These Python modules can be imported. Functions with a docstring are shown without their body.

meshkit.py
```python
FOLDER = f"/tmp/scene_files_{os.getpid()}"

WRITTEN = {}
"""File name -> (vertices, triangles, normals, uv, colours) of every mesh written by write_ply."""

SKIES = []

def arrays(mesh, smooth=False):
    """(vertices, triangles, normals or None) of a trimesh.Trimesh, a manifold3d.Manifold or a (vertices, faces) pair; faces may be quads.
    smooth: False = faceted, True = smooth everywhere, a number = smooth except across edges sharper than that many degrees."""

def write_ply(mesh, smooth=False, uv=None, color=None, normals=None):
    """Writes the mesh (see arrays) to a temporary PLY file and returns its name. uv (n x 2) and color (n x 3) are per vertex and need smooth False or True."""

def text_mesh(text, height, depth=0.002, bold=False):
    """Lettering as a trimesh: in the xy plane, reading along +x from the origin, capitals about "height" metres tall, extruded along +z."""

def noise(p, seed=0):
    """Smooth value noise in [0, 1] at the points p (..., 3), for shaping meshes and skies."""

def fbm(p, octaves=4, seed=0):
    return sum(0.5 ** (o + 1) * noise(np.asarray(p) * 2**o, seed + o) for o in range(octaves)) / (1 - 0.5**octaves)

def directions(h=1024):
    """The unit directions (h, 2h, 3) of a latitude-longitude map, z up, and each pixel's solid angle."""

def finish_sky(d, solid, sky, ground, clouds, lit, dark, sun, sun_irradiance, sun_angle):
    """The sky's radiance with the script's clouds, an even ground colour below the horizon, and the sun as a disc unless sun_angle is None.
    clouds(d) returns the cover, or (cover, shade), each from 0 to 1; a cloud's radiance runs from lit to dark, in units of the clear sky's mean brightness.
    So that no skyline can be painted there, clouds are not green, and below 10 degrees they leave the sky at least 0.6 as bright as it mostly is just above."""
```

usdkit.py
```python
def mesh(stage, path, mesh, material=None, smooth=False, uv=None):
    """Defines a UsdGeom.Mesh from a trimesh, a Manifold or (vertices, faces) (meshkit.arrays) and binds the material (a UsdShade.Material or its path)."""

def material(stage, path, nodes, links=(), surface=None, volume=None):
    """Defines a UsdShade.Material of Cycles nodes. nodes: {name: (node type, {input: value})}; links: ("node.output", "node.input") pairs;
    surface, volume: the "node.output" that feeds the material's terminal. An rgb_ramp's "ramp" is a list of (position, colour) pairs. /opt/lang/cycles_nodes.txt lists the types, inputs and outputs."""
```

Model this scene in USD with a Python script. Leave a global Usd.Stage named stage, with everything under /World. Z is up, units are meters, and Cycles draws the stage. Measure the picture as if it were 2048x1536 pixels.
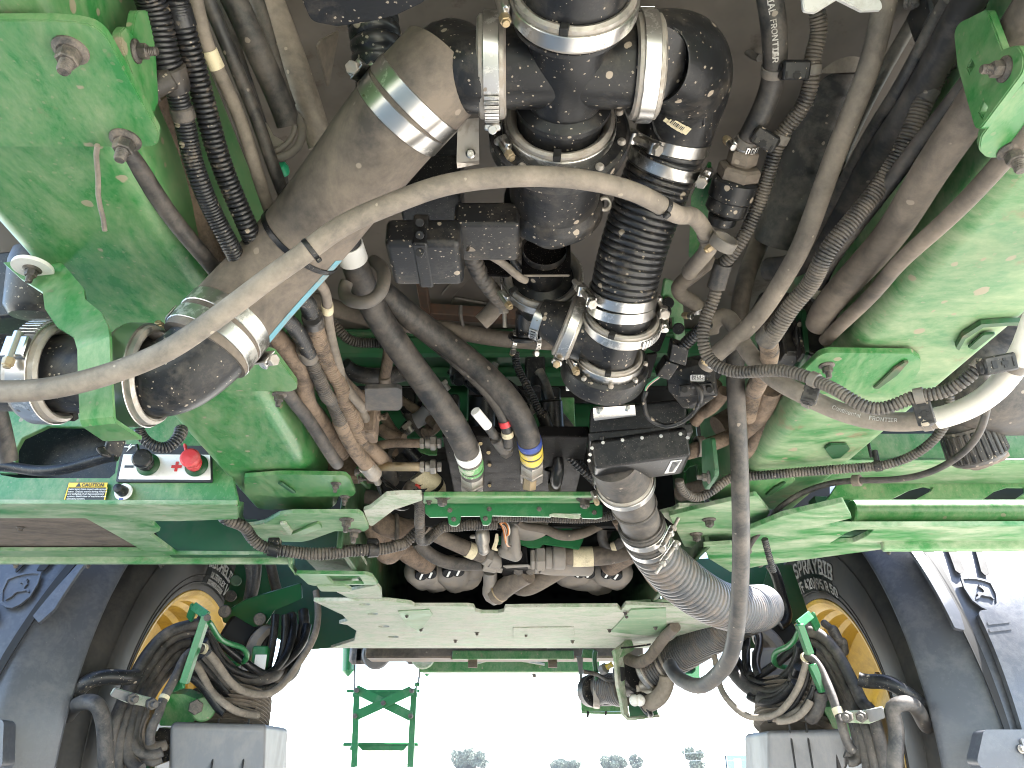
import math, numpy as np, trimesh, usdkit, meshkit
import manifold3d as m3
from pxr import Usd, UsdGeom, UsdLux, UsdShade, Gf, Sdf
from scipy.interpolate import CubicSpline, PchipInterpolator
from shapely.geometry import Polygon, LineString, Point
from shapely import affinity
from shapely.ops import unary_union

stage = Usd.Stage.CreateInMemory()
UsdGeom.SetStageUpAxis(stage, 'Z'); UsdGeom.SetStageMetersPerUnit(stage, 1.0)
UsdGeom.Xform.Define(stage, '/World'); UsdGeom.Scope.Define(stage, '/World/Looks')
V = lambda *a: np.array(a, float)

# ---------------------------------------------------------------- camera, sky, sun, exposure
CAM, FPX, PITCH = V(0, 0, 0.9), 1540.0, math.radians(26.36)
cam = UsdGeom.Camera.Define(stage, '/World/camera')
cam.AddTranslateOp().Set(Gf.Vec3d(*CAM)); cam.AddRotateXOp().Set(90 + math.degrees(PITCH))
cam.CreateHorizontalApertureAttr(36.0); cam.CreateVerticalApertureAttr(27.0); cam.CreateFocalLengthAttr(36.0 * FPX / 2048)
cam.CreateClippingRangeAttr(Gf.Vec2f(0.05, 3000)); cam.CreateExposureAttr(3.15)
SUN = V(0.68, 0.06, 1.0); SUN /= np.linalg.norm(SUN)
usdkit.material(stage, '/World/Looks/sky', {
    's': ('sky_texture', {'sky_type': 'single_scattering', 'sun_disc': False, 'sun_elevation': math.asin(SUN[2]), 'sun_rotation': math.atan2(SUN[0], SUN[1]), 'aerosol_density': .8}),
    'b': ('background_shader', {'strength': 0.12})}, [('s.color', 'b.color')], surface='b.background')
dome = UsdLux.DomeLight.Define(stage, '/World/sky')
UsdShade.MaterialBindingAPI.Apply(dome.GetPrim()).Bind(UsdShade.Material.Get(stage, '/World/Looks/sky'))
dome.GetPrim().SetCustomDataByKey('kind', 'structure')
sun = UsdLux.DistantLight.Define(stage, '/World/sun')
sun.CreateNormalizeAttr(True); sun.CreateIntensityAttr(1.2); sun.CreateAngleAttr(0.5); sun.CreateColorAttr(Gf.Vec3f(1, .97, .93))
_z = SUN; _x = np.cross(V(0, 1, 0), _z); _x /= np.linalg.norm(_x); _y = np.cross(_z, _x)
_m = np.eye(4); _m[0, :3], _m[1, :3], _m[2, :3] = _x, _y, _z
sun.AddTransformOp().Set(Gf.Matrix4d(*_m.ravel().tolist()))

# ---------------------------------------------------------------- from a sight line and a distance to a point of the place
CT, ST = math.cos(PITCH), math.sin(PITCH)
def ray(u, v):
    a, b = (u - 1024) / FPX, (768 - v) / FPX
    return V(a, CT - b * ST, ST + b * CT)
def P(u, v, d):
    r = ray(u, v)
    if isinstance(d, str):
        k, q = d[0], float(d[1:])
        d = q / (r[2] if k == 'z' else r[1] if k == 'y' else r[0])
    return CAM + r * d
TILE = dict(A=(0, 0), B=(674, 0), C=(1348, 0), D=(0, 505), E=(674, 505), G=(1348, 505), H=(0, 1011), I=(674, 1011), J=(1348, 1011),
            a=(560, 560), b=(560, 800), c=(1080, 560), d=(1080, 800), e=(880, 440), f=(1340, 760), g=(740, 1000), h=(1040, 1000),
            i=(450, 960), j=(200, 1180), k=(1130, 1250), l=(1450, 1180), m=(660, 1240))
def pp(spec, dd=None):
    """'A x,y,d x,y,d B ...' -> [(u, v, d)]; d is a distance along the view, or zH / yY / xX for a plane; a missing d repeats the last."""
    out, (ox, oy), s, d = [], (0, 0), 1.0, dd
    for t in spec.split():
        if t in TILE:
            (ox, oy), s = TILE[t], (2.9257 if t.isupper() else 5.851)
        elif t == 'O':
            (ox, oy), s = (0, 0), 1.0
        else:
            w = t.split(',')
            if len(w) > 2: d = w[2] if w[2][0] in 'xyz' else float(w[2])
            out.append((ox + float(w[0]) / s, oy + float(w[1]) / s, d))
    return out
def p3(spec, dd=None): return np.array([P(*q) for q in pp(spec, dd)])
def unit(a): a = np.asarray(a, float); return a / max(np.linalg.norm(a), 1e-12)

# ---------------------------------------------------------------- materials (colour, grain, dust and dried splashes)
MATS = {}
def mat(name, base, dust=(.30, .245, .19), lo=.45, hi=.75, amt=.7, sc=9, rough=.6, met=0., spot=None, bump=.0, bumpsc=120, base2=None, b2sc=25, rust=None, stretch=None, drough=.9, coat=0., blo=.48, bhi=.58, fine=0., spec=.5):
    n = {'tc': ('texture_coordinate', {}),
         'n1': ('noise_texture', {'scale': sc, 'detail': 7, 'roughness': .68, 'distortion': .6}),
         'm1': ('map_range', {'from_min': lo, 'from_max': hi, 'to_min': 0, 'to_max': amt, 'clamp': True}),
         'c1': ('mix', {'color1': base, 'color2': dust}),
         'r1': ('map_range', {'from_min': 0, 'from_max': 1, 'to_min': rough, 'to_max': drough, 'clamp': True}),
         'p': ('principled_bsdf', {'metallic': met, 'roughness': rough, 'coat_weight': coat, 'coat_roughness': .2, 'specular_ior_level': spec})}
    src = 'tc.object'; l = []
    if stretch:
        n['mp'] = ('mapping', {'scale': stretch}); l += [('tc.object', 'mp.vector')]; src = 'mp.vector'
    n['nf'] = ('noise_texture', {'scale': sc * 7.3, 'detail': 5, 'roughness': .7}); n['nm'] = ('math', {'math_type': 'multiply_add', 'value2': .45}); n['ns'] = ('math', {'math_type': 'subtract', 'value2': .225})
    l += [(src, 'n1.vector'), (src, 'nf.vector'), ('nf.fac', 'nm.value1'), ('n1.fac', 'nm.value3'), ('nm.value', 'ns.value1'), ('ns.value', 'm1.value'), ('m1.result', 'c1.fac'), ('m1.result', 'r1.value'), ('r1.result', 'p.roughness')]
    col = 'c1.color'
    if base2:
        n['n2'] = ('noise_texture', {'scale': b2sc, 'detail': 5, 'roughness': .6}); n['m2'] = ('map_range', {'from_min': blo, 'from_max': bhi, 'clamp': True})
        n['c0'] = ('mix', {'color1': base, 'color2': base2}); l += [('tc.object', 'n2.vector'), ('n2.fac', 'm2.value'), ('m2.result', 'c0.fac'), ('c0.color', 'c1.color1')]
    if rust:
        n['n3'] = ('noise_texture', {'scale': rust[1], 'detail': 6, 'roughness': .7}); n['m3'] = ('map_range', {'from_min': rust[2], 'from_max': rust[2] + .08, 'to_max': rust[3], 'clamp': True})
        n['c3'] = ('mix', {'color2': rust[0]}); l += [('tc.object', 'n3.vector'), ('n3.fac', 'm3.value'), ('m3.result', 'c3.fac'), (col, 'c3.color1')]; col = 'c3.color'
    if met:
        n['mm'] = ('map_range', {'from_min': 0, 'from_max': .6, 'to_min': met, 'to_max': 0, 'clamp': True}); l += [('m1.result', 'mm.value'), ('mm.result', 'p.metallic')]
    if spot:
        n['v'] = ('voronoi_texture', {'scale': spot[0], 'randomness': 1}); n['vs'] = ('separate_color', {})
        n['nd'] = ('noise_texture', {'scale': spot[0] * 2.2, 'detail': 2}); n['na'] = ('vector_math', {'math_type': 'scale', 'scale': .25 / spot[0]}); n['nb'] = ('vector_math', {'math_type': 'add'})
        n['vp'] = ('math', {'math_type': 'power', 'value2': 4.}); n['vm'] = ('math', {'math_type': 'multiply', 'value2': spot[1]}); n['vd'] = ('math', {'math_type': 'subtract'})
        n['vr'] = ('map_range', {'from_min': 0, 'from_max': .04, 'to_max': .85, 'clamp': True}); n['c2'] = ('mix', {'color2': spot[2]})
        l += [('tc.object', 'nd.vector'), ('nd.color', 'na.vector1'), ('tc.object', 'nb.vector1'), ('na.vector', 'nb.vector2'), ('nb.vector', 'v.vector'), ('v.color', 'vs.color'), ('vs.r', 'vp.value1'), ('vp.value', 'vm.value1'), ('vm.value', 'vd.value1'), ('v.distance', 'vd.value2'), ('vd.value', 'vr.value'), ('vr.result', 'c2.fac'), (col, 'c2.color1')]
        col = 'c2.color'
    if spot and fine:
        n['w'] = ('voronoi_texture', {'scale': spot[0] * 4.3, 'randomness': 1}); n['ws'] = ('separate_color', {}); n['wp'] = ('math', {'math_type': 'power', 'value2': 5.}); n['wm'] = ('math', {'math_type': 'multiply', 'value2': .40}); n['wd'] = ('math', {'math_type': 'subtract'})
        n['wr'] = ('map_range', {'from_min': 0, 'from_max': .06, 'to_max': fine, 'clamp': True}); n['c4'] = ('mix', {'color2': spot[2]})
        l += [('nb.vector', 'w.vector'), ('w.color', 'ws.color'), ('ws.g', 'wp.value1'), ('wp.value', 'wm.value1'), ('wm.value', 'wd.value1'), ('w.distance', 'wd.value2'), ('wd.value', 'wr.value'), ('wr.result', 'c4.fac'), (col, 'c4.color1')]; col = 'c4.color'
    l += [(col, 'p.base_color')]
    if bump:
        n['nb2'] = ('noise_texture', {'scale': bumpsc, 'detail': 4, 'roughness': .6}); n['bp'] = ('bump', {'strength': .5, 'distance': bump})
        l += [('tc.object', 'nb2.vector'), ('nb2.fac', 'bp.height'), ('bp.normal', 'p.normal')]
    MATS[name] = usdkit.material(stage, '/World/Looks/' + name, n, l, surface='p.BSDF')
DUST = (.20, .165, .130); PALE = (.42, .42, .30); SPOT = (.30, .255, .205)
mat('green_paint', (.028, .158, .040), dust=(.31, .345, .215), lo=.39, hi=.80, amt=.62, sc=9, rough=.34, spot=(34, .30, (.25, .21, .15)), rust=((.17, .115, .08), 16, .64, .5), coat=.15, stretch=(1.4, .6, 1), fine=0.3)
mat('green_splashed', (.034, .15, .044), dust=(.34, .37, .25), lo=.34, hi=.72, amt=.72, sc=8, rough=.38, spot=(30, .34, (.24, .20, .14)), rust=((.19, .115, .075), 9, .585, .65), stretch=(.7, 1.5, 1), fine=0.35)
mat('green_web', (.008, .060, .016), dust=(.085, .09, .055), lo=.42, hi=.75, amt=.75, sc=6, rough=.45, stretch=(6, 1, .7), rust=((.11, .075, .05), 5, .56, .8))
mat('green_dusty', (.03, .17, .045), dust=(.38, .40, .31), lo=.36, hi=.66, amt=.72, sc=7, rough=.42, stretch=(.6, 1.6, 1), rust=((.22, .17, .12), 22, .64, .5), spot=(40, .2, (.30, .26, .2)))
mat('green_pale', (.12, .235, .11), dust=(.46, .45, .40), lo=.29, hi=.58, amt=.88, sc=12, rough=.5, stretch=(.75, 1.2, 1), rust=((.24, .205, .165), 70, .56, .5), bump=.002, bumpsc=60, spot=(60, .2, (.34, .30, .24)))
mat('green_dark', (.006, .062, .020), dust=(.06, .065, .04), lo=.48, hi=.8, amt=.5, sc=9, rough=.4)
mat('green_clean', (.016, .13, .045), dust=(.16, .22, .13), lo=.52, hi=.85, amt=.45, sc=12, rough=.32, coat=.2)
mat('rubber_brown', (.044, .037, .032), dust=(.175, .143, .115), lo=.30, hi=.66, amt=.95, sc=7, rough=.6, spot=(34, .2, (.24, .20, .16)), bump=.0012, bumpsc=90)
mat('rubber_tan', (.078, .068, .058), dust=(.245, .207, .170), lo=.28, hi=.66, amt=.92, sc=9, rough=.65, bump=.0008, spot=(60, .2, SPOT))
mat('rubber_grey', (.020, .0195, .020), dust=(.150, .127, .108), lo=.40, hi=.78, amt=.85, sc=11, rough=.5, spot=(48, .22, (.22, .185, .15)), bump=.0006)
mat('rubber_mud', (.060, .046, .036), dust=(.195, .142, .104), lo=.28, hi=.6, amt=.95, sc=22, rough=.85, bump=.006, bumpsc=70)
mat('hose_white', (.50, .47, .41), dust=(.64, .61, .55), lo=.3, hi=.7, amt=.7, sc=12, rough=.6, bump=.0006)
mat('loom_black', (.014, .0145, .0165), dust=(.21, .17, .13), lo=.56, hi=.74, amt=.8, sc=26, rough=.34, spot=(60, .30, (.30, .25, .19)), fine=0.5)
mat('loom_dusty', (.022, .0215, .022), dust=(.155, .130, .106), lo=.38, hi=.68, amt=.85, sc=16, rough=.42, spot=(55, .2, SPOT))
mat('loom_mud', (.036, .030, .026), dust=(.215, .158, .114), lo=.3, hi=.56, amt=.95, sc=16, rough=.7, bump=.003, bumpsc=90)
mat('plastic_black', (.0105, .011, .0125), dust=(.125, .105, .085), lo=.48, hi=.84, amt=.6, sc=12, rough=.36, spot=(52, .34, (.34, .285, .225)), bump=.0004, bumpsc=220, spec=.36, fine=0.7)
mat('plastic_clean', (.0065, .007, .0085), dust=(.09, .08, .07), lo=.5, hi=.88, amt=.4, sc=14, rough=.33, spot=(110, .2, (.24, .21, .18)), fine=0.5, spec=.36)
mat('black_block', (.0042, .0038, .0045), dust=(.014, .0125, .012), lo=.45, hi=.8, amt=.5, sc=20, rough=.5, spot=(130, .17, (.18, .15, .12)), fine=0.4, spec=.10)
mat('hose_corrugated', (.0135, .014, .016), dust=(.19, .155, .12), lo=.52, hi=.80, amt=.75, sc=11, rough=.32, spot=(36, .30, (.32, .27, .21)), fine=0.7)
mat('hose_big_grey', (.058, .060, .065), dust=(.185, .142, .110), lo=.46, hi=.74, amt=.75, sc=10, rough=.34)
mat('steel', (.56, .545, .525), dust=(.24, .195, .15), lo=.56, hi=.90, amt=.65, sc=16, rough=.27, met=1., spot=(70, .2, (.34, .27, .20)))
mat('steel_dull', (.33, .31, .285), dust=(.22, .175, .135), lo=.42, hi=.72, amt=.85, sc=26, rough=.42, met=.9)
mat('bolt_dark', (.062, .058, .055), dust=(.165, .135, .11), lo=.42, hi=.70, amt=.8, sc=50, rough=.5, met=.5, bump=.001, bumpsc=200)
mat('rusty', (.085, .044, .027), dust=(.06, .042, .033), lo=.4, hi=.6, amt=.8, sc=40, rough=.85, bump=.001)
mat('cast_grey', (.21, .195, .18), dust=(.24, .205, .17), lo=.4, hi=.68, amt=.8, sc=14, rough=.6, met=.3, bump=.001, spot=(60, .2, (.14, .12, .1)))
mat('tank_sheet', (.088, .076, .066), dust=(.150, .130, .114), lo=.35, hi=.70, amt=.9, sc=4, rough=.40, rust=((.055, .036, .026), 9, .60, .7))
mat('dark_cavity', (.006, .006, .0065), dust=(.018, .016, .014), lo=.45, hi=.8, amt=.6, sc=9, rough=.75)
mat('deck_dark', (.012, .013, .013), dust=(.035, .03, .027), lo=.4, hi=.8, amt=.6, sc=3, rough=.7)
mat('mud_panel', (.060, .049, .041), dust=(.175, .138, .108), lo=.32, hi=.62, amt=.9, sc=8, rough=.85, bump=.006, bumpsc=30, stretch=(.4, 1.2, 1))
mat('fender_plastic', (.062, .067, .080), dust=(.13, .13, .135), lo=.45, hi=.82, amt=.55, sc=9, rough=.30, bump=.0006, bumpsc=260, spot=(120, .15, (.16, .15, .14)), drough=.55)
mat('tyre_rubber', (.018, .018, .019), dust=(.075, .067, .058), lo=.38, hi=.74, amt=.7, sc=7, rough=.65)
mat('tyre_letter', (.34, .335, .325), dust=(.14, .132, .12), lo=.42, hi=.74, amt=.7, sc=14, rough=.7)
mat('rim_yellow', (.50, .31, .035), dust=(.24, .16, .07), lo=.45, hi=.78, amt=.7, sc=7, rough=.38)
mat('shield_grey', (.135, .137, .145), dust=(.22, .207, .195), lo=.4, hi=.74, amt=.6, sc=5, rough=.45, stretch=(3, 3, .5))
mat('white_plastic', (.68, .67, .64), dust=(.32, .275, .23), lo=.5, hi=.8, amt=.6, sc=20, rough=.5)
mat('label_white', (.74, .74, .73), dust=(.4, .37, .33), lo=.55, hi=.8, amt=.5, sc=24, rough=.4)
mat('label_dark', (.022, .024, .03), dust=(.08, .075, .07), lo=.5, hi=.8, amt=.3, sc=20, rough=.4)
mat('label_yellow', (.72, .50, .03), dust=(.5, .4, .2), lo=.5, hi=.8, amt=.4, sc=20, rough=.4)
mat('tape_cream', (.60, .53, .36), dust=(.27, .22, .165), lo=.45, hi=.72, amt=.75, sc=34, rough=.6)
mat('paint_green_mark', (.08, .27, .08), dust=(.50, .47, .42), lo=.52, hi=.6, amt=.8, sc=40, rough=.5)
mat('paint_yellow_mark', (.58, .44, .05), dust=(.36, .33, .29), lo=.5, hi=.6, amt=.8, sc=40, rough=.5)
mat('paint_blue_mark', (.03, .06, .26), dust=(.4, .4, .4), lo=.6, hi=.7, amt=.5, sc=40, rough=.5)
mat('red_plastic', (.50, .035, .045), dust=(.5, .25, .22), lo=.5, hi=.8, amt=.4, sc=20, rough=.4)
mat('red_paint', (.6, .02, .02), rough=.5, amt=.2)
mat('blue_tape', (.11, .27, .34), dust=(.22, .19, .155), lo=.5, hi=.7, amt=.7, sc=30, rough=.6)
mat('wire_red', (.45, .04, .03), rough=.5, amt=.3); mat('wire_orange', (.6, .2, .05), rough=.5, amt=.3); mat('wire_white', (.65, .62, .55), rough=.5, amt=.3)
mat('faded_print', (.44, .42, .39), dust=(.22, .195, .17), lo=.42, hi=.62, amt=.9, sc=90, rough=.6)
mat('wire_green', (.1, .4, .2), rough=.5, amt=.3); mat('cap_green', (.02, .42, .20), rough=.4, amt=.2)
mat('brass', (.36, .28, .17), dust=DUST, lo=.45, hi=.7, amt=.7, sc=34, rough=.4, met=.8)
mat('tie_grey', (.11, .10, .09), dust=DUST, lo=.4, hi=.7, amt=.7, sc=30, rough=.6)

# ---------------------------------------------------------------- the scene tree
ORG = {}
def tag(prim, **kw):
    for k, t in kw.items():
        if t: prim.SetCustomDataByKey(k, t)
COUNT = {}
def numbered(parent, name):
    k = (parent, name); COUNT[k] = COUNT.get(k, 0) + 1
    return f'{parent}/{name}' if COUNT[k] == 1 else f'{parent}/{name}_{COUNT[k] - 1:03d}'
def thing(name, base, label=None, cat=None, group=None, kind=None):
    path = numbered('/World', name); x = UsdGeom.Xform.Define(stage, path); x.AddTranslateOp().Set(Gf.Vec3d(*map(float, base)))
    ORG[path] = np.asarray(base, float); tag(x.GetPrim(), label=label, category=cat, group=group, kind=kind)
    return path
def root_of(path): return '/'.join(path.split('/')[:3])
def cat_(ms):
    return trimesh.util.concatenate([m if isinstance(m, trimesh.Trimesh) else tm(m) for m in ms]) if isinstance(ms, (list, tuple)) and not isinstance(ms[0], np.ndarray) else ms
def tm(m):
    if isinstance(m, trimesh.Trimesh): return m
    if hasattr(m, 'to_mesh'):
        q = m.to_mesh(); return trimesh.Trimesh(q.vert_properties[:, :3], q.tri_verts, process=False)
    return trimesh.Trimesh(*m, process=False)
def part(name, mesh, material, parent, label=None, smooth=38, kind=None):
    m = cat_(mesh) if isinstance(mesh, list) else tm(mesh)
    org = ORG.get(root_of(parent), V(0, 0, 0))
    path = numbered(parent, name)
    g = usdkit.mesh(stage, path, trimesh.Trimesh(m.vertices - org, m.faces, process=False), MATS[material], smooth=smooth)
    tag(g.GetPrim(), label=label, kind=kind)
    return path
def group(name, parent, label=None):
    path = numbered(parent, name); x = UsdGeom.Xform.Define(stage, path); tag(x.GetPrim(), label=label)
    return path
def structure(name, mesh, material, label=None, cat=None, kind='structure'):
    path = numbered('/World', name); g = usdkit.mesh(stage, path, mesh, MATS[material], smooth=False); tag(g.GetPrim(), kind=kind, label=label, category=cat)

# ---------------------------------------------------------------- shapes
def basis(axis, ref=None):
    z = unit(axis); ref = V(0, 0, -1) if ref is None else np.asarray(ref, float)
    x = ref - z * (ref @ z)
    if np.linalg.norm(x) < 1e-4: x = V(0, -1, 0) - z * (-z[1])
    if np.linalg.norm(x) < 1e-4: x = V(1, 0, 0)
    x = unit(x); return x, np.cross(z, x), z
def place(m, o, x, y, z):
    M = np.eye(4); M[:3, 0], M[:3, 1], M[:3, 2], M[:3, 3] = x, y, z, o
    m = m.copy(); m.apply_transform(M)
    if np.linalg.det(M[:3, :3]) < 0: m.invert()
    return m
def lathe(profile, o, axis, n=40, ref=None, closed=False):
    """profile: [(r, t)] along the axis."""
    p = np.array(profile, float); k = len(p); a = np.arange(n) * 2 * np.pi / n
    x, y, z = basis(axis, ref); o = np.asarray(o, float)
    v = (o + p[:, None, 1:2] * z + p[:, None, 0:1] * (np.cos(a)[None, :, None] * x + np.sin(a)[None, :, None] * y)).reshape(-1, 3)
    f = []
    for i in range(k if closed else k - 1):
        i2 = (i + 1) % k
        for j in range(n):
            j2 = (j + 1) % n
            f += [(i * n + j, i * n + j2, i2 * n + j2), (i * n + j, i2 * n + j2, i2 * n + j)]
    m = trimesh.Trimesh(v, f, process=False)
    m.update_faces(m.nondegenerate_faces(height=1e-9)); m.remove_unreferenced_vertices(); return m
def cyl(a, b, r, n=20, r2=None, ch=.12):
    a, b = np.asarray(a, float), np.asarray(b, float); L = np.linalg.norm(b - a); r2 = r if r2 is None else r2; c = min(ch * min(r, r2), L / 3)
    return lathe([(0, 0), (r - c, 0), (r, c), (r2, L - c), (r2 - c, L), (0, L)], a, b - a, n)
def hexa(a, b, r):
    a, b = np.asarray(a, float), np.asarray(b, float); L = np.linalg.norm(b - a); c = r * .12
    return lathe([(0, 0), (r - c, 0), (r, c), (r, L - c), (r - c, L), (0, L)], a, b - a, 6)
def ring(o, axis, R, t, w, n=48, ref=None):
    c = min(t, w) * .25
    return lathe([(R - t, -w / 2), (R - c, -w / 2), (R, -w / 2 + c), (R, w / 2 - c), (R - c, w / 2), (R - t, w / 2)], o, axis, n, ref, closed=True)
def torus(o, axis, R, r, n=32, k=10, a0=0, a1=2 * math.pi, ref=None):
    x, y, z = basis(axis, ref); a = np.linspace(a0, a1, n)
    return Tube([np.asarray(o) + R * (math.cos(q) * x + math.sin(q) * y) for q in a], r, n=k, seg=n).mesh
def cbox(c, dims, x=V(1, 0, 0), y=V(0, 1, 0), z=None, ch=.004):
    x, y = unit(x), unit(y); z = unit(np.cross(x, y)) if z is None else unit(z)
    h = np.array(dims) / 2; pts = []
    for s in np.array(np.meshgrid([-1, 1], [-1, 1], [-1, 1])).reshape(3, -1).T:
        for k in range(3):
            q = s * (h - ch); q[k] = s[k] * h[k]; pts.append(np.asarray(c) + q[0] * x + q[1] * y + q[2] * z)
    return trimesh.convex.convex_hull(np.array(pts))
def bar(a, b, w, t, up=V(0, 0, 1), ch=.002):
    a, b = np.asarray(a, float), np.asarray(b, float); x = unit(b - a); y = unit(np.cross(up, x))
    return cbox((a + b) / 2, (np.linalg.norm(b - a), w, t), x, y, ch=ch)
def rbox(pts, r=.006, n=12):
    """A rounded hull of the points."""
    s = m3.Manifold.sphere(r, n); return tm(m3.Manifold.batch_hull([s.translate(tuple(map(float, p))) for p in pts]))
def box8(fbl, fbr, ftl, back, r=.006):
    """Rounded box from front-bottom-left, front-bottom-right, front-top-left corners and the depth vector."""
    fbl, fbr, ftl, back = map(np.asarray, (fbl, fbr, ftl, back)); q = [fbl, fbr, ftl, fbr + ftl - fbl]
    return rbox(q + [p + back for p in q], r)
def poly_plate(pts3, t=.006, rnd=0., holes=(), back=None, ch=.0012):
    """A plate through the (roughly flat) points, extruded away from the camera by t (towards it if negative); edges chamfered."""
    p = np.asarray(pts3, float); c = p.mean(0); _, _, vt = np.linalg.svd(p - c); nrm = vt[2]
    if nrm @ (c - CAM) < 0: nrm = -nrm
    x = unit(vt[0]); y = np.cross(nrm, x)
    loc = lambda q: np.c_[(np.asarray(q) - c) @ x, (np.asarray(q) - c) @ y]
    g = Polygon(loc(p)).buffer(0)
    if rnd: g = g.buffer(-rnd).buffer(rnd, quad_segs=4)
    for h in holes:
        hp = Polygon(loc(h)).buffer(0)
        if rnd and hp.area > 9 * rnd * rnd: hp = hp.buffer(-rnd * .6).buffer(rnd * .6, quad_segs=3)
        g = g.difference(hp)
    gs = [q for q in getattr(g, 'geoms', [g]) if q.area > 1e-8]
    ms = []
    for q in gs:
        cs = m3.CrossSection([np.array(q.exterior.coords)[:-1]] + [np.array(r.coords)[:-1] for r in q.interiors], m3.FillRule.EvenOdd)
        T = abs(t); k = min(ch, T * .3)
        a = m3.Manifold.extrude(cs, T - k).translate((0, 0, k))
        ins = cs.offset(-k, m3.JoinType.Miter)
        a = m3.Manifold.batch_boolean([a, m3.Manifold.extrude(ins, T)], m3.OpType.Add) if k > 0 and not ins.is_empty() else a
        m = tm(a)
        if t < 0: m.vertices[:, 2] *= -1; m.invert()
        ms.append(m)
    m = trimesh.util.concatenate(ms)
    return place(m, c, x, y, nrm)
def plate(spec, t=.006, rnd=.008, holes=(), dd=None):
    return poly_plate(p3(spec, dd), t, rnd, [p3(h, dd) for h in holes])
def ribbon(L, R, t=.005):
    """A bent strap from pairs of edge points."""
    L, R = np.asarray(L), np.asarray(R); k = len(L); tang = np.gradient((L + R) / 2, axis=0); nr = np.array([unit(np.cross(a, b)) for a, b in zip(tang, R - L)])
    for i in range(k):
        if nr[i] @ (L[i] - CAM) < 0: nr[i] = -nr[i]
    v = np.concatenate([L, R, R + nr * t, L + nr * t]); f = []
    for i in range(k - 1):
        for q in range(4):
            a, b = q * k + i, ((q + 1) % 4) * k + i
            f += [(a, b, b + 1), (a, b + 1, a + 1)]
    for i in (0, k - 1):
        f += [(i, k + i, 2 * k + i), (i, 2 * k + i, 3 * k + i)]
    m = trimesh.Trimesh(v, f, process=False); m.fix_normals(); return m
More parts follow.
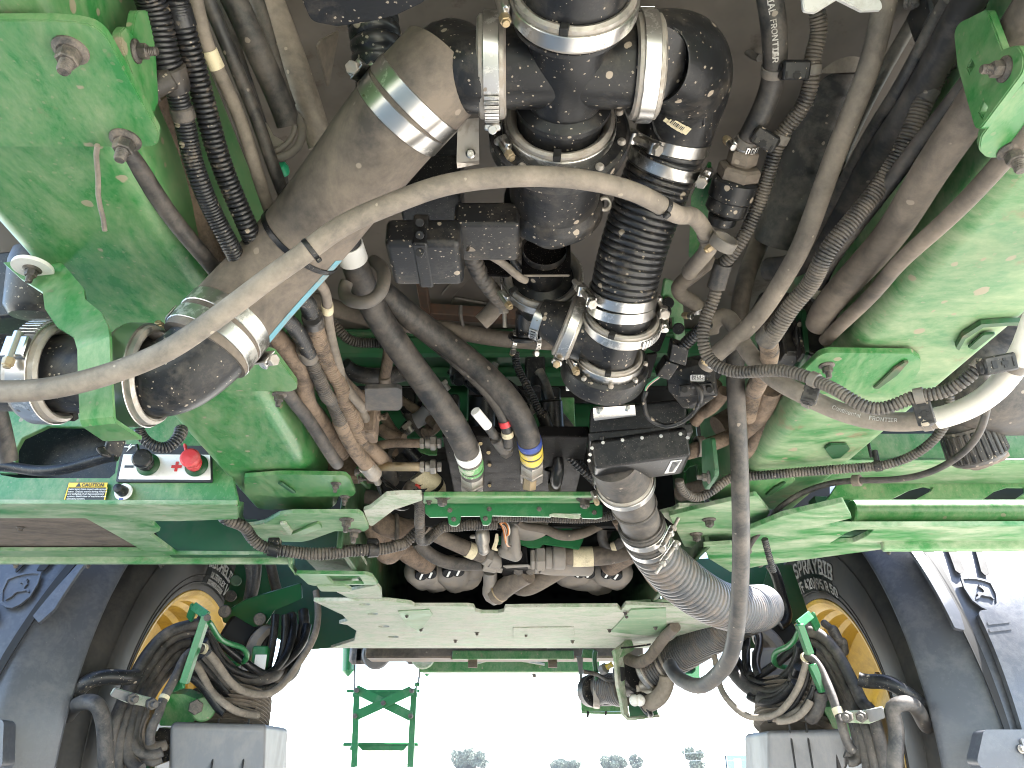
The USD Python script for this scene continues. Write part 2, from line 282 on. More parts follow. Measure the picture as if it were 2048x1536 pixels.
class Tube:
    """A swept round hose. ribs: (pitch, depth, sharpness)."""
    def __init__(s, pts, r, n=16, seg=None, ribs=None, caps=True, hollow=0.):
        pts = np.asarray(pts, float)
        t = np.r_[0, np.cumsum(np.linalg.norm(np.diff(pts, axis=0), axis=1) ** .75)]
        cs = CubicSpline(t, pts) if len(pts) > 2 else (lambda q: pts[0] + np.outer(q / t[-1], pts[1] - pts[0]))
        fine = cs(np.linspace(0, t[-1], 400)); L = np.r_[0, np.cumsum(np.linalg.norm(np.diff(fine, axis=0), axis=1))]
        s.length = L[-1]
        rv = np.atleast_1d(np.asarray(r, float))
        if ribs:
            per = 6; k = max(int(round(L[-1] / ribs[0])), 2); N = k * per + 1
        else:
            N = seg or int(np.clip(L[-1] / .012, 6, 70))
            if len(pts) == 2 and not seg: N = 4
        q = np.linspace(0, L[-1], N); s.s = q
        s.c = np.stack([np.interp(q, L, fine[:, j]) for j in range(3)], 1)
        if len(pts) > 2: s.c = cs(np.interp(q, L, np.linspace(0, t[-1], 400)))
        s.t = np.array([unit(a) for a in np.gradient(s.c, axis=0)])
        rad = np.interp(q / L[-1], np.linspace(0, 1, len(rv)), rv) if len(rv) > 1 else np.full(N, rv[0])
        s.r0 = rad.copy()
        if ribs:
            ph = (np.arange(N) % per) / per
            dep = ribs[1] * (1.45 if ribs[0] < .009 else 1.); prof = np.clip(1.15 * np.abs(np.sin(np.pi * ph)) ** ribs[2], 0, 1); rad = rad - dep * (1 - prof)
        x = basis(s.t[0])[0]; X = []
        for a in s.t:
            x = unit(x - a * (x @ a)); X.append(x)
        s.x = np.array(X); s.y = np.cross(s.t, s.x)
        a = np.arange(n) * 2 * np.pi / n
        v = s.c[:, None] + rad[:, None, None] * (np.cos(a)[None, :, None] * s.x[:, None] + np.sin(a)[None, :, None] * s.y[:, None]); v = v.reshape(-1, 3)
        i, j = np.meshgrid(np.arange(N - 1), np.arange(n), indexing='ij'); i, j = i.ravel(), j.ravel(); j2 = (j + 1) % n
        f = np.concatenate([np.c_[i * n + j, i * n + j2, (i + 1) * n + j2], np.c_[i * n + j, (i + 1) * n + j2, (i + 1) * n + j]])
        if caps:
            extra, ef = [], []
            for e, base, flip in ((0, 0, 1), (N - 1, (N - 1) * n, 0)):
                rim = v[base:base + n]; o = len(v) + len(extra); c = s.c[e]
                if hollow:
                    inner = c + (rim - c) * hollow; deep = inner + s.t[e] * (rad[e] * 1.5) * (1 if e == 0 else -1)
                    extra += list(inner) + list(deep) + [deep.mean(0)]
                    rows = [(base, o), (o, o + n)]
                    for A, B in rows:
                        for k2 in range(n):
                            k3 = (k2 + 1) % n
                            q4 = [(A + k2, B + k2, B + k3), (A + k2, B + k3, A + k3)]; ef += q4 if flip else [w[::-1] for w in q4]
                    for k2 in range(n):
                        w = (o + n + k2, o + 2 * n, o + n + (k2 + 1) % n); ef.append(w if flip else w[::-1])
                else:
                    extra += list(rim) + [c]
                    for k2 in range(n):
                        w = (o + k2, o + n, o + (k2 + 1) % n); ef.append(w if flip else w[::-1])
            v = np.concatenate([v, np.array(extra)]); f = np.concatenate([f, np.array(ef)])
        s.mesh = trimesh.Trimesh(v, f, process=False)
    def at(s, k):
        """Point, direction and radius at the fraction k of the length."""
        i = int(np.clip(round(k * (len(s.c) - 1)), 0, len(s.c) - 1)); return s.c[i], s.t[i], s.r0[i]
    def near(s, u, v):
        """The same where the sight line (u, v) passes closest."""
        r = unit(ray(u, v)); w = s.c - CAM; d = np.linalg.norm(w - np.outer(w @ r, r), axis=1); i = int(np.argmin(d)); return s.c[i], s.t[i], s.r0[i]
    def k(s, u, v):
        r = unit(ray(u, v)); w = s.c - CAM; return float(np.argmin(np.linalg.norm(w - np.outer(w @ r, r), axis=1))) / (len(s.c) - 1)
    def stripe(s, k0, k1, phi0, phi1, lift=.0008, t=.0006, n=14):
        L, R = [], []
        for q in np.linspace(k0, k1, n):
            c, a, r = s.at(q); e = unit((CAM - c) - a * ((CAM - c) @ a)); b = np.cross(a, e)
            L.append(c + (r + lift) * (math.cos(phi0) * e + math.sin(phi0) * b)); R.append(c + (r + lift) * (math.cos(phi1) * e + math.sin(phi1) * b))
        return ribbon(L, R, t)
    def sleeve(s, k0, k1, extra=.0008, n=20):
        i0, i1 = int(k0 * (len(s.c) - 1)), max(int(k1 * (len(s.c) - 1)), int(k0 * (len(s.c) - 1)) + 1)
        return Tube(s.c[np.unique(np.linspace(i0, i1, 5).astype(int))], s.r0[i0:i1 + 1].max() + extra, n=n).mesh
    def text(s, txt, h, k0, facing, flip=False, bold=True):
        """Raised lettering wrapped on the hose, turned to the side that faces the given point."""
        m = meshkit.text_mesh(txt, h, .0006, bold); v = np.array(m.vertices); v[:, 1] -= h / 2
        if flip: v[:, 0] = v[:, 0].max() - v[:, 0]; v[:, 1] *= -1
        L = k0 * s.length + v[:, 0]; C = np.stack([np.interp(L, s.s, s.c[:, j]) for j in range(3)], 1); T = np.stack([np.interp(L, s.s, s.t[:, j]) for j in range(3)], 1)
        out = []
        for c, t, w in zip(C, T, v):
            n = np.asarray(facing) - c; n = unit(n - t * (n @ t)); b = np.cross(n, t); a = w[1] / s.r0[0]
            out.append(c + (s.r0[0] + .0004 + w[2]) * (math.cos(a) * n + math.sin(a) * b))
        m2 = trimesh.Trimesh(out, m.faces, process=False); return m2
def flat_text(txt, h, o, x, y, depth=.001, bold=True):
    x = unit(x); y = np.asarray(y, float); y = unit(y - x * (y @ x)); return place(meshkit.text_mesh(txt, h, depth, bold), o, x, y, np.cross(x, y))
def hose(name, spec, r, material, parent, label=None, **kw):
    t = Tube(p3(spec), r, **kw); t.path = part(name, t.mesh, material, parent, label, smooth=50 if not kw.get('ribs') else 75); return t
def bolt(p, n, s, parent, label=None, stud=1.0, m='bolt_dark', name='bolt', flange=True):
    s = s * .66
    p, n = np.asarray(p, float), unit(n); ms = []
    if flange: ms.append(lathe([(0, 0), (s * .92, 0), (s * .92, s * .12), (s * .66, s * .3), (0, s * .3)], p, n, 20))
    ms.append(hexa(p + n * s * .2, p + n * s * .95, s * .6))
    if stud:
        k = int(5 * stud); prof = [(0, s * .9)]
        for q in range(k): prof += [(s * .36, s * (.95 + q * .14)), (s * .31, s * (1.02 + q * .14))]
        prof += [(s * .28, s * (.98 + k * .14)), (0, s * (.98 + k * .14))]; ms.append(lathe(prof, p, n, 14))
    return part(name, ms, m, parent, label, smooth=25)
def toward(c, axis, uv):
    """Direction in the plane across the axis that leads from c towards the sight line uv."""
    axis = unit(axis); r = ray(*uv); den = r @ axis
    w = (CAM + r * (((c - CAM) @ axis) / den) - c) if abs(den) > .08 else (CAM + r * np.linalg.norm(c - CAM) / np.linalg.norm(r) - c)
    w = w - axis * (w @ axis); return unit(w)
def worm_clamp(c, axis, R, w, parent, scr, label=None, tail=True, m='steel'):
    """Band with slotted tail, screw housing and screw."""
    c = np.asarray(c, float); axis = unit(axis); d = toward(c, axis, scr); q = np.cross(axis, d)
    p = part('hose_clamp', ring(c, axis, R + .0015, .0022, w, 56), m, parent, label)
    part('screw_housing', [cbox(c + d * (R + .006), (w * 1.25, w * .95, .008), axis, q, d, ch=.002), cyl(c + d * (R + .009) - q * w * .55, c + d * (R + .009) + q * w * .55, .0052, 14)], m, p)
    s0 = c + d * (R + .009) + q * w * .5
    part('screw', [hexa(s0, s0 + q * .010, .0062), cyl(s0 + q * .009, s0 + q * .013, .0042, 12)], 'brass', p)
    if tail:
        ms = []; k = 7
        for i in range(k):
            a = -(.012 + i * .0055) / R - w * .5 / R; dd = math.cos(a) * d + math.sin(a) * q; qq = np.cross(axis, dd)
            ms.append(cbox(c + dd * (R + .0036), (w * .86, .0050, .0014), axis, qq, dd, ch=.0003))
            if i % 1 == 0: pass
        part('slotted_tail', ms, m, p)
        part('slot_row', [cbox(c + (math.cos(a) * d + math.sin(a) * q) * (R + .0045), (w * .5, .0018, .0006), axis, np.cross(axis, math.cos(a) * d + math.sin(a) * q), ch=.0001) for a in [-(.012 + i * .0055) / R - w * .5 / R for i in range(k)]], 'dark_cavity', p)
    return p
def bolt_clamp(c, axis, R, w, parent, scr, label=None, rod=.05, side=1, m='steel'):
    """Heavy band closed by a trunnion bolt."""
    c = np.asarray(c, float); axis = unit(axis); d = toward(c, axis, scr); q = np.cross(axis, d) * side
    p = part('band_clamp', [ring(c, axis, R + .0018, .0026, w, 56)], m, parent, label)
    b = c + d * (R + .010)
    part('trunnion', [cyl(b - q * .022 - axis * w * .5, b - q * .022 + axis * w * .5, .0065, 14), cyl(b + q * .018 - axis * w * .5, b + q * .018 + axis * w * .5, .0065, 14), cbox(c + d * (R + .004) , (w * 1.04, .062, .003), axis, q, d, ch=.001)], m, p)
    part('clamp_bolt', [cyl(b - q * .03, b + q * rod, .0042, 12), hexa(b + q * .026, b + q * .035, .0085), hexa(b - q * .036, b - q * .028, .0085)], 'steel_dull', p)
    return p
def flange_clamp(c, axis, R, w, parent, scr, label=None, notch=None, m='steel'):
    """Flange coupling clamp: outer band over a folded channel that is split at one place."""
    c = np.asarray(c, float); axis = unit(axis)
    if axis @ (c - CAM) > 0: axis = -axis                        # the side turned to the viewer
    d = toward(c, axis, scr); q = np.cross(axis, d)
    p = part('flange_clamp', ring(c, axis, R, .003, w * .55, 64), m, parent, label)
    prof = lambda s: [(R - .003, s * w * .22), (R - .004, s * w * .42), (R - .008, s * w * .5), (R - .011, s * w * .48), (R - .016, s * w * .3), (R - .017, s * w * .18)]
    a, b = prof(1), prof(-1)
    nd = toward(c, axis, notch) if notch else d
    part('clamp_channel', lathe(a + b[::-1], c, axis, 64, closed=True), 'steel_dull', p)
    if notch: part('channel_gap', cbox(c + nd * (R - .009) + axis * w * .36, (.010, .014, w * .34), np.cross(axis, nd), nd, axis, ch=.001), 'dark_cavity', p)
    part('screw_housing', [cbox(c + d * (R + .005), (w * .62, w * .6, .009), axis, q, d, ch=.002), cyl(c + d * (R + .008) - q * w * .4, c + d * (R + .008) + q * w * .4, .0055, 14)], m, p)
    s0 = c + d * (R + .008) + q * w * .36
    part('screw', [hexa(s0, s0 + q * .010, .0065), cyl(s0 + q * .009, s0 + q * .013, .0045, 12)], 'brass', p)
    part('slotted_tail', [cbox(c + (math.cos(z) * d + math.sin(z) * q) * (R + .0025), (w * .5, .0046, .0014), axis, np.cross(axis, math.cos(z) * d + math.sin(z) * q), ch=.0003) for z in [-(.4 * w + .008 + .006 * i) / R for i in range(8)]], m, p)
    return p
def ptie(t, u, v, parent, w=.006, m='plastic_clean', label=None, name='cable_tie', extra=.0012):
    c, a, r = t.near(u, v); d = toward(c, a, (u, v + 30))
    return part(name, [ring(c, a, r + extra, extra + .0006, w, 24), cbox(c + d * (r + .003), (w * 1.1, .009, .006), a, np.cross(a, d), d, ch=.0012)], m, parent, label)
# ================================================================ the ground and the far edge of the field
def ground_sheet():
    xs = np.r_[-1500, -400, -120, np.linspace(-40, 40, 21), 120, 400, 1500]; ys = np.r_[-600, -120, np.linspace(-30, 30, 16), 80, 200, 500, 1500]
    X, Y = np.meshgrid(xs, ys, indexing='ij'); Z = .03 * (meshkit.noise(np.stack([X * .2, Y * .2, X * 0], -1)) - .5) * (np.hypot(X, Y) < 60)
    v = np.stack([X, Y, Z], -1).reshape(-1, 3); n = len(ys); f = []
    for a in range(len(xs) - 1):
        for b in range(n - 1): f.append((a * n + b, (a + 1) * n + b, (a + 1) * n + b + 1, a * n + b + 1))
    return v, np.array(f)
mat('dry_soil', (.34, .315, .275), dust=(.43, .40, .35), lo=.4, hi=.7, amt=.8, sc=.8, rough=.95, base2=(.31, .305, .21), b2sc=.05, bump=.01, bumpsc=20)
structure('ground', ground_sheet(), 'dry_soil')
rng = np.random.default_rng(7)
hz_ = UsdGeom.Mesh.Define(stage, '/World/haze'); _hm = usdkit.material(stage, '/World/Looks/haze_air', {'v': ('principled_volume', {'color': (.93, .95, 1.0), 'density': .00016, 'anisotropy': .2})}, [], volume='v.volume')
usdkit.mesh(stage, '/World/haze', trimesh.creation.box(bounds=[[-1600, -700, -1.2], [1600, 1600, 9.]]), _hm); hz_.GetPrim().SetCustomDataByKey('kind', 'stuff'); hz_.GetPrim().SetCustomDataByKey('label', 'pale summer haze over the far field')
mat('leaf_far', (.085, .115, .085), dust=(.11, .12, .10), lo=.4, hi=.6, amt=1, sc=1.5, rough=.7); mat('bark_far', (.12, .10, .08))
def tree(u, dist, w, h, label, seed):
    r = np.random.default_rng(seed); x = (u - 1024) / FPX * dist * .896; y = dist
    t = thing('tree', (x, y, 0), label, 'tree', 'trees along the far edge of the field')
    base = V(x, y, 0)
    part('trunk', [cyl(base, base + V(0, 0, h * .55), .28, 10, .14), cyl(base + V(0, 0, h * .35), base + V(w * .2, .2, h * .7), .14, 8, .06), cyl(base + V(0, 0, h * .3), base + V(-w * .22, -.2, h * .65), .13, 8, .05)], 'bark_far', t)
    lobes = [(base + V((r.random() - .5) * w * .72, (r.random() - .5) * w * .5, h * (.16 + .64 * r.random() * (1 - .3 * abs(r.random() - .5)))), w * (.12 + .15 * r.random())) for _ in range(17)]
    c, a, b = [], [], []
    for o, q in lobes:
        k = 330; d = r.normal(size=(k, 3)); d /= np.linalg.norm(d, axis=1)[:, None]; c.append(o + d * (q * (.55 + .5 * r.random(k)) * np.array([1, 1, .8])[:, None])[:, None].squeeze() if False else o + d * (q * (.5 + .55 * r.random(k)))[:, None] * V(1, 1, .8))
    c = np.concatenate(c); n = len(c); s = w * .034 * (0.6 + r.random(n))[:, None]
    a = r.normal(size=(n, 3)); a /= np.linalg.norm(a, axis=1)[:, None]; b = np.cross(a, r.normal(size=(n, 3))); b /= np.linalg.norm(b, axis=1)[:, None]
    v = np.stack([c - a * s, c + b * s * .7, c + a * s, c - b * s * .7], 1).reshape(-1, 3); i = np.arange(n) * 4
    part('crown', trimesh.Trimesh(v, np.concatenate([np.c_[i, i + 1, i + 2], np.c_[i, i + 2, i + 3]]), process=False), 'leaf_far', t, smooth=False)
for k, (u, w, h, lab) in enumerate([(926, 6.5, 5.0, 'broad leafy tree at the field edge, left half of the largest clump'), (951, 6.8, 5.6, 'taller leafy tree at the field edge, right half of the largest clump'),
        (1117, 5.5, 2.2, 'low faint tree on the horizon, leftmost of the small ones'), (1142, 5, 2.0, 'low faint tree on the horizon just left of the middle pair'), (1221, 6, 4.0, 'small round hazy tree on the horizon, left of the middle pair'),
        (1240, 4.5, 3.5, 'small hazy tree on the horizon in the gap of the middle pair'), (1272, 4, 4.3, 'narrow hazy tree on the horizon, right of the middle pair')]):
    tree(u, 235, w, h, lab, 20 + k)
tree(1386, 150, 4.2, 4.6, 'hazy tree beside the wire fence, left of the blue shed', 41)
mat('shed_blue', (.10, .30, .34), dust=(.3, .4, .42), amt=.4, rough=.6); mat('shed_grey', (.35, .38, .40), rough=.6, amt=.3); mat('post_grey', (.25, .27, .28), rough=.7, amt=.4)
sx = lambda u, y: (u - 1024) / FPX * y * .896
def shed(u0, u1, y, h, m, lab):
    a, b = sx(u0, y), sx(u1, y); t = thing('shed', ((a + b) / 2, y, 0), lab, 'shed'); c = (a + b) / 2
    part('wall', cbox((c, y + 1.5, h / 2), (b - a, 3, h), ch=.02), m, t); part('roof', cbox((c, y + 1.5, h + .06), (b - a + .3, 3.3, .12), ch=.02), 'shed_grey', t)
    part('door', cbox((c, y - .012, h * .42), ((b - a) * .35, .03, h * .8), ch=.005), 'shed_grey', t)
shed(1431, 1452, 120, 2.1, 'shed_grey', 'pale grey low shed on the horizon, left of the blue one'); shed(1455, 1497, 120, 2.15, 'shed_blue', 'long low blue shed on the horizon between the fence posts')
shed(1539, 1556, 60, 2.5, 'shed_blue', 'tall narrow blue shed right beside the grey leg cover on the right')
tf = thing('wire_fence', (sx(1435, 100), 100, 0), 'tall thin fence of grey posts and wires on the horizon', 'fence')
for u, h in ((1371, 3.2), (1411, 3.2), (1442, 3.2), (1455, 3.2), (1497, 4.0)):
    x = sx(u, 100); part('post', cyl((x, 100, 0), (x, 100, h), .055, 8), 'post_grey', tf)
for z in (1.4, 2.2, 3.1): part('wire', cyl((sx(1371, 100), 100, z), (sx(1540, 100), 100, z + .12), .015, 6), 'post_grey', tf)

# ================================================================ the machine: tank, frame rails, cross beams
S = thing('crop_sprayer', (0.0, 1.6, 0.0), 'huge green self-propelled crop sprayer seen from underneath, with yellow rims, hoses and clamps', 'sprayer')
H = .9 + .6                      # underside of the frame rails
SK = -.028                       # the machine stands a little askew
def sheared(m):
    m.vertices[:, 0] += SK * m.vertices[:, 1]; return m
def along_y(profile_xz, y0, y1):
    g = profile_xz if hasattr(profile_xz, 'exterior') else Polygon(profile_xz)
    m = trimesh.creation.extrude_polygon(g, y1 - y0, engine='earcut'); q = np.array(m.vertices); m.vertices = np.c_[q[:, 0], q[:, 2] + y0, q[:, 1]]; m.invert(); m.fix_normals(); return sheared(m)
def along_x(profile_yz, x0, x1):
    g = profile_yz if hasattr(profile_yz, 'exterior') else Polygon(profile_yz)
    m = trimesh.creation.extrude_polygon(g, x1 - x0, engine='earcut'); q = np.array(m.vertices); m.vertices = np.c_[q[:, 2] + x0, q[:, 0], q[:, 1]]; m.fix_normals(); return m
rr = lambda x0, z0, x1, z1, r: Polygon([(x0, z0), (x1, z0), (x1, z1), (x0, z1)]).buffer(-r).buffer(r, quad_segs=6)
# tank and deck over everything
part('tank', along_y(rr(-1.45, 1.93, 1.55, 3.5, .25), -5.5, 1.86), 'tank_sheet', S, 'beige-brown underside of the big spray tank above the pipes')
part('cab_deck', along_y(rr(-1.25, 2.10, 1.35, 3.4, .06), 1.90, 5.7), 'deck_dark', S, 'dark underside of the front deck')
part('tank_crease', [bar(p3('E 640,250 '.strip() , 'z.998')[0] if False else P(893, 592, 'z1.025'), P(1000, 470, 'z1.026'), .03, .006), bar(P(905, 600, 'z1.025'), P(1010, 620, 'z1.025'), .03, .006)], 'tank_sheet', S)
part('tank_rim', [bar(P(836, 520, 'z1.0'), P(852, 618, 'z.995'), .022, .03), bar(P(850, 622, 'z.995'), P(1035, 634, 'z.99'), .03, .03)], 'rusty', S, 'rusty brown rim of the tank sump')
# rails
part('frame_rail', along_y(rr(-.628, H, -.402, H + .30, .034), -4.5, 1.95), 'green_paint', S, 'left green frame rail with dried mud specks')
part('frame_rail', along_y(rr(.572, H, .806, H + .30, .034), -4.5, 1.95), 'green_splashed', S, 'right green frame rail with rust-brown dust patches')
dn = V(0, 0, -1)
def bracket(spec, bolts, label, hz='z.585', rnd=.012, m='green_paint', t=.009, s=.021, holes=(), stud=1.):
    p = part('mounting_plate', plate(spec, t, rnd, holes, hz), m, S, label)
    for u, v in [q[:2] for q in pp(bolts, 0)]: bolt(P(u, v, hz), dn, s, p, stud=stud)
    return p
pl = bracket('A -300,120 300,118 440,128 545,150 610,200 640,245 930,780 925,845 870,862 -300,862', 'A 415,290 735,815', 'green corner plate with two big bolts at the upper left', s=.026)
bracket('D 1300,700 1480,600 1590,570 1735,765 1738,800 1700,815 1300,812', 'D 1635,830', 'green plate with one bolt under the taped end of the brown hose')
bracket('b -420,900 -100,875 0,868 760,878 820,930 885,1090 850,1130 0,1132 -420,1100', 'b 655,975 760,1130', 'long pale green plate with two bolts across the left rail end', s=.02)
part('slot_edge', bar(P(560, 965, 'z.580'), P(588, 985, 'z.580'), .012, .006), 'green_dark', S)
bracket('C 2600,300 2048,470 1795,800 1783,880 1830,925 2600,960', 'C 1985,880', 'green corner plate with one big bolt at the upper right', s=.026)
bracket('G 735,710 850,600 900,583 1390,590 1445,625 1440,690 1350,825 860,828', 'G 893,660', 'green plate with one bolt and a pressed slot under the right rail', s=.021)
part('slot_edge', plate('G 1165,800 1290,680 1350,640 1375,645 1310,720 1200,800', .004, .003, dd='z.580'), 'green_web', S)
bracket('f 420,1370 620,1150 800,1130 1440,1140 1470,1185 1330,1270 1100,1390 800,1480 430,1395', 'f 540,1410', 'green plate with one bolt at the front of the right rail', s=.018)
part('slot_edge', plate('f 1110,1360 1200,1340 1360,1210 1340,1200 1220,1260', .004, .003, dd='z.580'), 'green_web', S)
part('rail_lip', ribbon(p3('G 1650,560 1690,490 1800,420 1950,410 2100,405', 'z.590'), p3('G 1668,575 1706,507 1810,440 1950,430 2100,425', 'z.590'), .008), 'green_web', S, 'arched pressed lip in the right rail')
part('rail_lip', plate('G 1720,560 1810,480 1890,475 1760,575', .004, .004, dd='z.592'), 'green_web', S)
part('rail_notch', plate('G 880,1150 915,1125 1010,1125 1030,1155 975,1205 925,1210', .004, .004, dd='z.593'), 'green_dark', S)
# vertical gusset tabs beside the rails
def tab(spec, bolts, label, x, n, m='green_paint', rnd=.01, holes=(), s=.020):
    p = part('gusset', plate(spec, .008, rnd, holes, f'x{x}'), m, S, label)
    for u, v in [q[:2] for q in pp(bolts, 0)]: bolt(P(u, v, f'x{x}'), n, s, p)
tab('A 690,200 740,148 775,200 800,60 900,60 930,600 900,670 850,640', 'A 795,300', 'narrow green tab with a bolt beside the upper left plate', -.385, V(1, 0, 0))
tab('C 1630,150 1830,50 1920,290 1960,275 2012,262 2045,330 2040,420 1790,755 1757,752 1655,390', 'C 1935,405', 'green gusset with diamond holes and a bolt at the upper right', .465, V(-1, 0, 0),
    holes=('C 1715,395 1740,350 1755,385 1730,430', 'C 1785,655 1810,595 1832,630 1805,690'))
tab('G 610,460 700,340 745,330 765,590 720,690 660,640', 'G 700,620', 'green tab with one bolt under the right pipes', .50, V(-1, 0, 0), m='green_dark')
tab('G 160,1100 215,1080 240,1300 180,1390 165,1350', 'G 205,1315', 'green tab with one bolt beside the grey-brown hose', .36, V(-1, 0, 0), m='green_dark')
tab('D 1670,500 1720,440 1800,560 1740,725 1710,700', 'D 1710,590 1770,660', 'green tab with two bolts where the looms pass the left rail', -.40, V(1, 0, 0), s=.016)
tab('b 905,800 950,770 1040,900 1080,1000 1065,1050 950,940', 'b 880,840 920,930', 'small green tab with two rusty nuts in the middle left', -.36, V(1, 0, 0), s=.016)

# ---- left cross beam with the service panel
yb = 'y1.70'
face_l = p3('D -700,800 1250,830 1400,1480 -700,1480', yb)
part('cross_beam', poly_plate(face_l, .012, .0, [p3('D -60,1310 60,1318 640,1320 672,1290 695,1130 560,1020 280,1015 130,1085 95,1150 88,1290 -60,1290'.replace('-60,1310 60,1318', '100,1318'), yb)]), 'green_paint', S, 'green face of the left cross beam that carries the sockets')
zl = P(300, 1011, yb)[2] - .9
part('beam_flange', plate('H -700,-12 1390,-6 1392,80 1062,92 880,92 935,150 880,175 1030,285 1700,290 1705,322 -700,322', .010, .004, ['H -650,75 500,75 690,180 835,265 -650,265'], dd=f'z{zl}'), 'green_dusty', S, 'pale green bottom flange of the left cross beam')
part('belly_panel', plate('H -690,60 520,60 720,180 880,275 -690,275', .01, .0, dd=f'z{zl + .014}'), 'mud_panel', S, 'mud-caked black belly panel on the left')
bolt(P(41, 1055, f'z{zl + .013}'), dn, .016, S, stud=0)
part('beam_lip', cbox((P(-150, 1116, f'z{zl}') + P(585, 1116, f'z{zl}')) / 2 + V(0, 0, -.006), (np.linalg.norm(P(-150, 1116, f'z{zl}') - P(585, 1116, f'z{zl}')), .02, .022), ch=.004), 'green_dusty', S)
for u in (35, 179, 325, 755 - 430): bolt(P(u, 1119, f'z{zl}') + V(0, 0, -.016), dn, .013, S, stud=.3)
part('inner_panel', plate('D 0,1000 700,1000 760,1340 0,1340', .008, 0, dd='y1.78'), 'plastic_clean', S, 'black plastic panel behind the opening of the left cross beam')
part('beam_web', plate('H 860,80 1500,80 1700,300 1000,300', .01, 0, dd='y2.16'), 'green_dark', S)
# service sticker, sockets
yp = 'y1.692'
q4 = p3('D 712,1120 1235,1132 1240,1342 676,1342', yp)
pn = part('socket_panel', poly_plate(q4, .008, .004), 'label_dark', S, 'white and black sticker panel with plus and minus sockets')
part('panel_field', poly_plate(p3('D 722,1180 1228,1184 1232,1330 692,1326', 'y1.6905'), .001, .002, ch=0), 'label_white', pn)
def socket(u, v, m, cu, cv, lab):
    o = P(u, v, 'y1.69'); p = part('power_socket', [lathe([(0, .0), (.026, .0), (.027, -.004), (.024, -.008), (.018, -.010), (.018, -.022), (0, -.022)], o, V(0, 1, 0), 28)], 'green_dark', S, lab)
    e = P(cu, cv, 'y1.635'); c2 = o + V(0, -.012, -.002)
    part('socket_body', [cyl(c2, e, .0165, 24), torus(c2 + (e - c2) * .3, e - c2, .0165, .0022), torus(c2 + (e - c2) * .5, e - c2, .0165, .0022)], m, p)
    part('socket_cap', [lathe([(0, -.004), (.0205, -.004), (.022, 0), (.022, .006), (.018, .010), (0, .011)], e, e - c2, 28), bar(e + V(-.010, -.004, .014), e + V(-.018, -.004, .034), .010, .006)], m, p)
socket(*[297.5, 930.5], 'plastic_clean', 285, 918, 'black capped minus socket on the sticker panel'); socket(394, 932, 'red_plastic', 381, 917, 'red capped plus socket on the sticker panel')
X, Zd = V(1, 0, 0), V(0, 0, 1)
part('minus_mark', cbox(P(258, 933, 'y1.689'), (.021, .001, .006), ch=.0002), 'label_dark', pn)
pc = P(353, 933, 'y1.689'); part('plus_mark', [cbox(pc, (.024, .001, .007), ch=.0002), cbox(pc, (.007, .0012, .024), ch=.0002)], 'red_paint', pn)
part('lettering', flat_text('50A', .011, P(316, 904, 'y1.689'), X, Zd, .0008), 'label_white', pn)
bz = P(250, 896, 'y1.689'); part('lightning_mark', [poly_plate([bz + V(*q) for q in ((.012, 0, .012), (.004, 0, .001), (.009, 0, .001), (.005, 0, -.010), (.016, 0, .004), (.011, 0, .004))], .0008, ch=0), bar(bz + V(-.003, 0, .003), bz + V(.005, 0, .003), .001, .0015), bar(bz + V(.014, 0, .006), bz + V(.022, 0, .006), .001, .0015)], 'label_white', pn)
cl = part('caution_label', poly_plate(p3('D 400,1345 632,1345 612,1455 370,1455', yp), .002, .003, ch=0), 'label_dark', S, 'yellow and black caution sticker on the left cross beam')
part('label_header', poly_plate(p3('D 403,1347 630,1347 625,1374 396,1374', 'y1.690'), .001, 0, ch=0), 'label_yellow', cl)
part('label_border', [poly_plate(p3(q, 'y1.6905'), .001, 0, ch=0) for q in ('D 396,1374 402,1374 378,1455 371,1455', 'D 623,1374 629,1374 613,1455 606,1455', 'D 371,1451 611,1451 610,1455 370,1455')], 'label_yellow', cl)
part('lettering', flat_text('CAUTION', .0078, P(162.5, 973.2, 'y1.689'), X, Zd, .0006), 'label_dark', cl)
wz = P(157, 970, 'y1.689'); part('warning_triangle', poly_plate([wz + V(-.006, 0, -.004), wz + V(.006, 0, -.004), wz + V(0, 0, .006)], .0008, ch=0), 'label_dark', cl)
for k, s in enumerate(['Avoid injury from impact with sprayer', 'frame. Chassis moves during inflation', 'and deflating of air bag suspension', 'system. Stand clear of machine when', 'operating system.']):
    part('lettering', flat_text(s, .0037, P(136.2 - k * .9, 980.0 + k * 4.75, 'y1.690'), X, Zd, .0004, bold=False), 'label_white', cl)
kn = part('knob_plate', lathe([(0, 0), (.019, 0), (.020, .0015), (.020, .004), (0, .004)], P(246, 983, 'y1.688'), V(0, 1, 0), 32), 'label_white', S, 'round white dial with a black knob beside the caution sticker')
part('knob', [lathe([(0, -.030), (.010, -.028), (.012, -.010), (.013, 0), (0, 0)], P(246, 983, 'y1.688'), V(0, 1, 0), 24), bar(P(246, 983, 'y1.66') + V(-.010, 0, .004), P(246, 983, 'y1.66') + V(-.02, 0, .012), .004, .003)], 'plastic_black', kn)
part('label_mark', cbox(P(242, 998, 'y1.686'), (.009, .001, .004), ch=.0002), 'paint_blue_mark', kn)

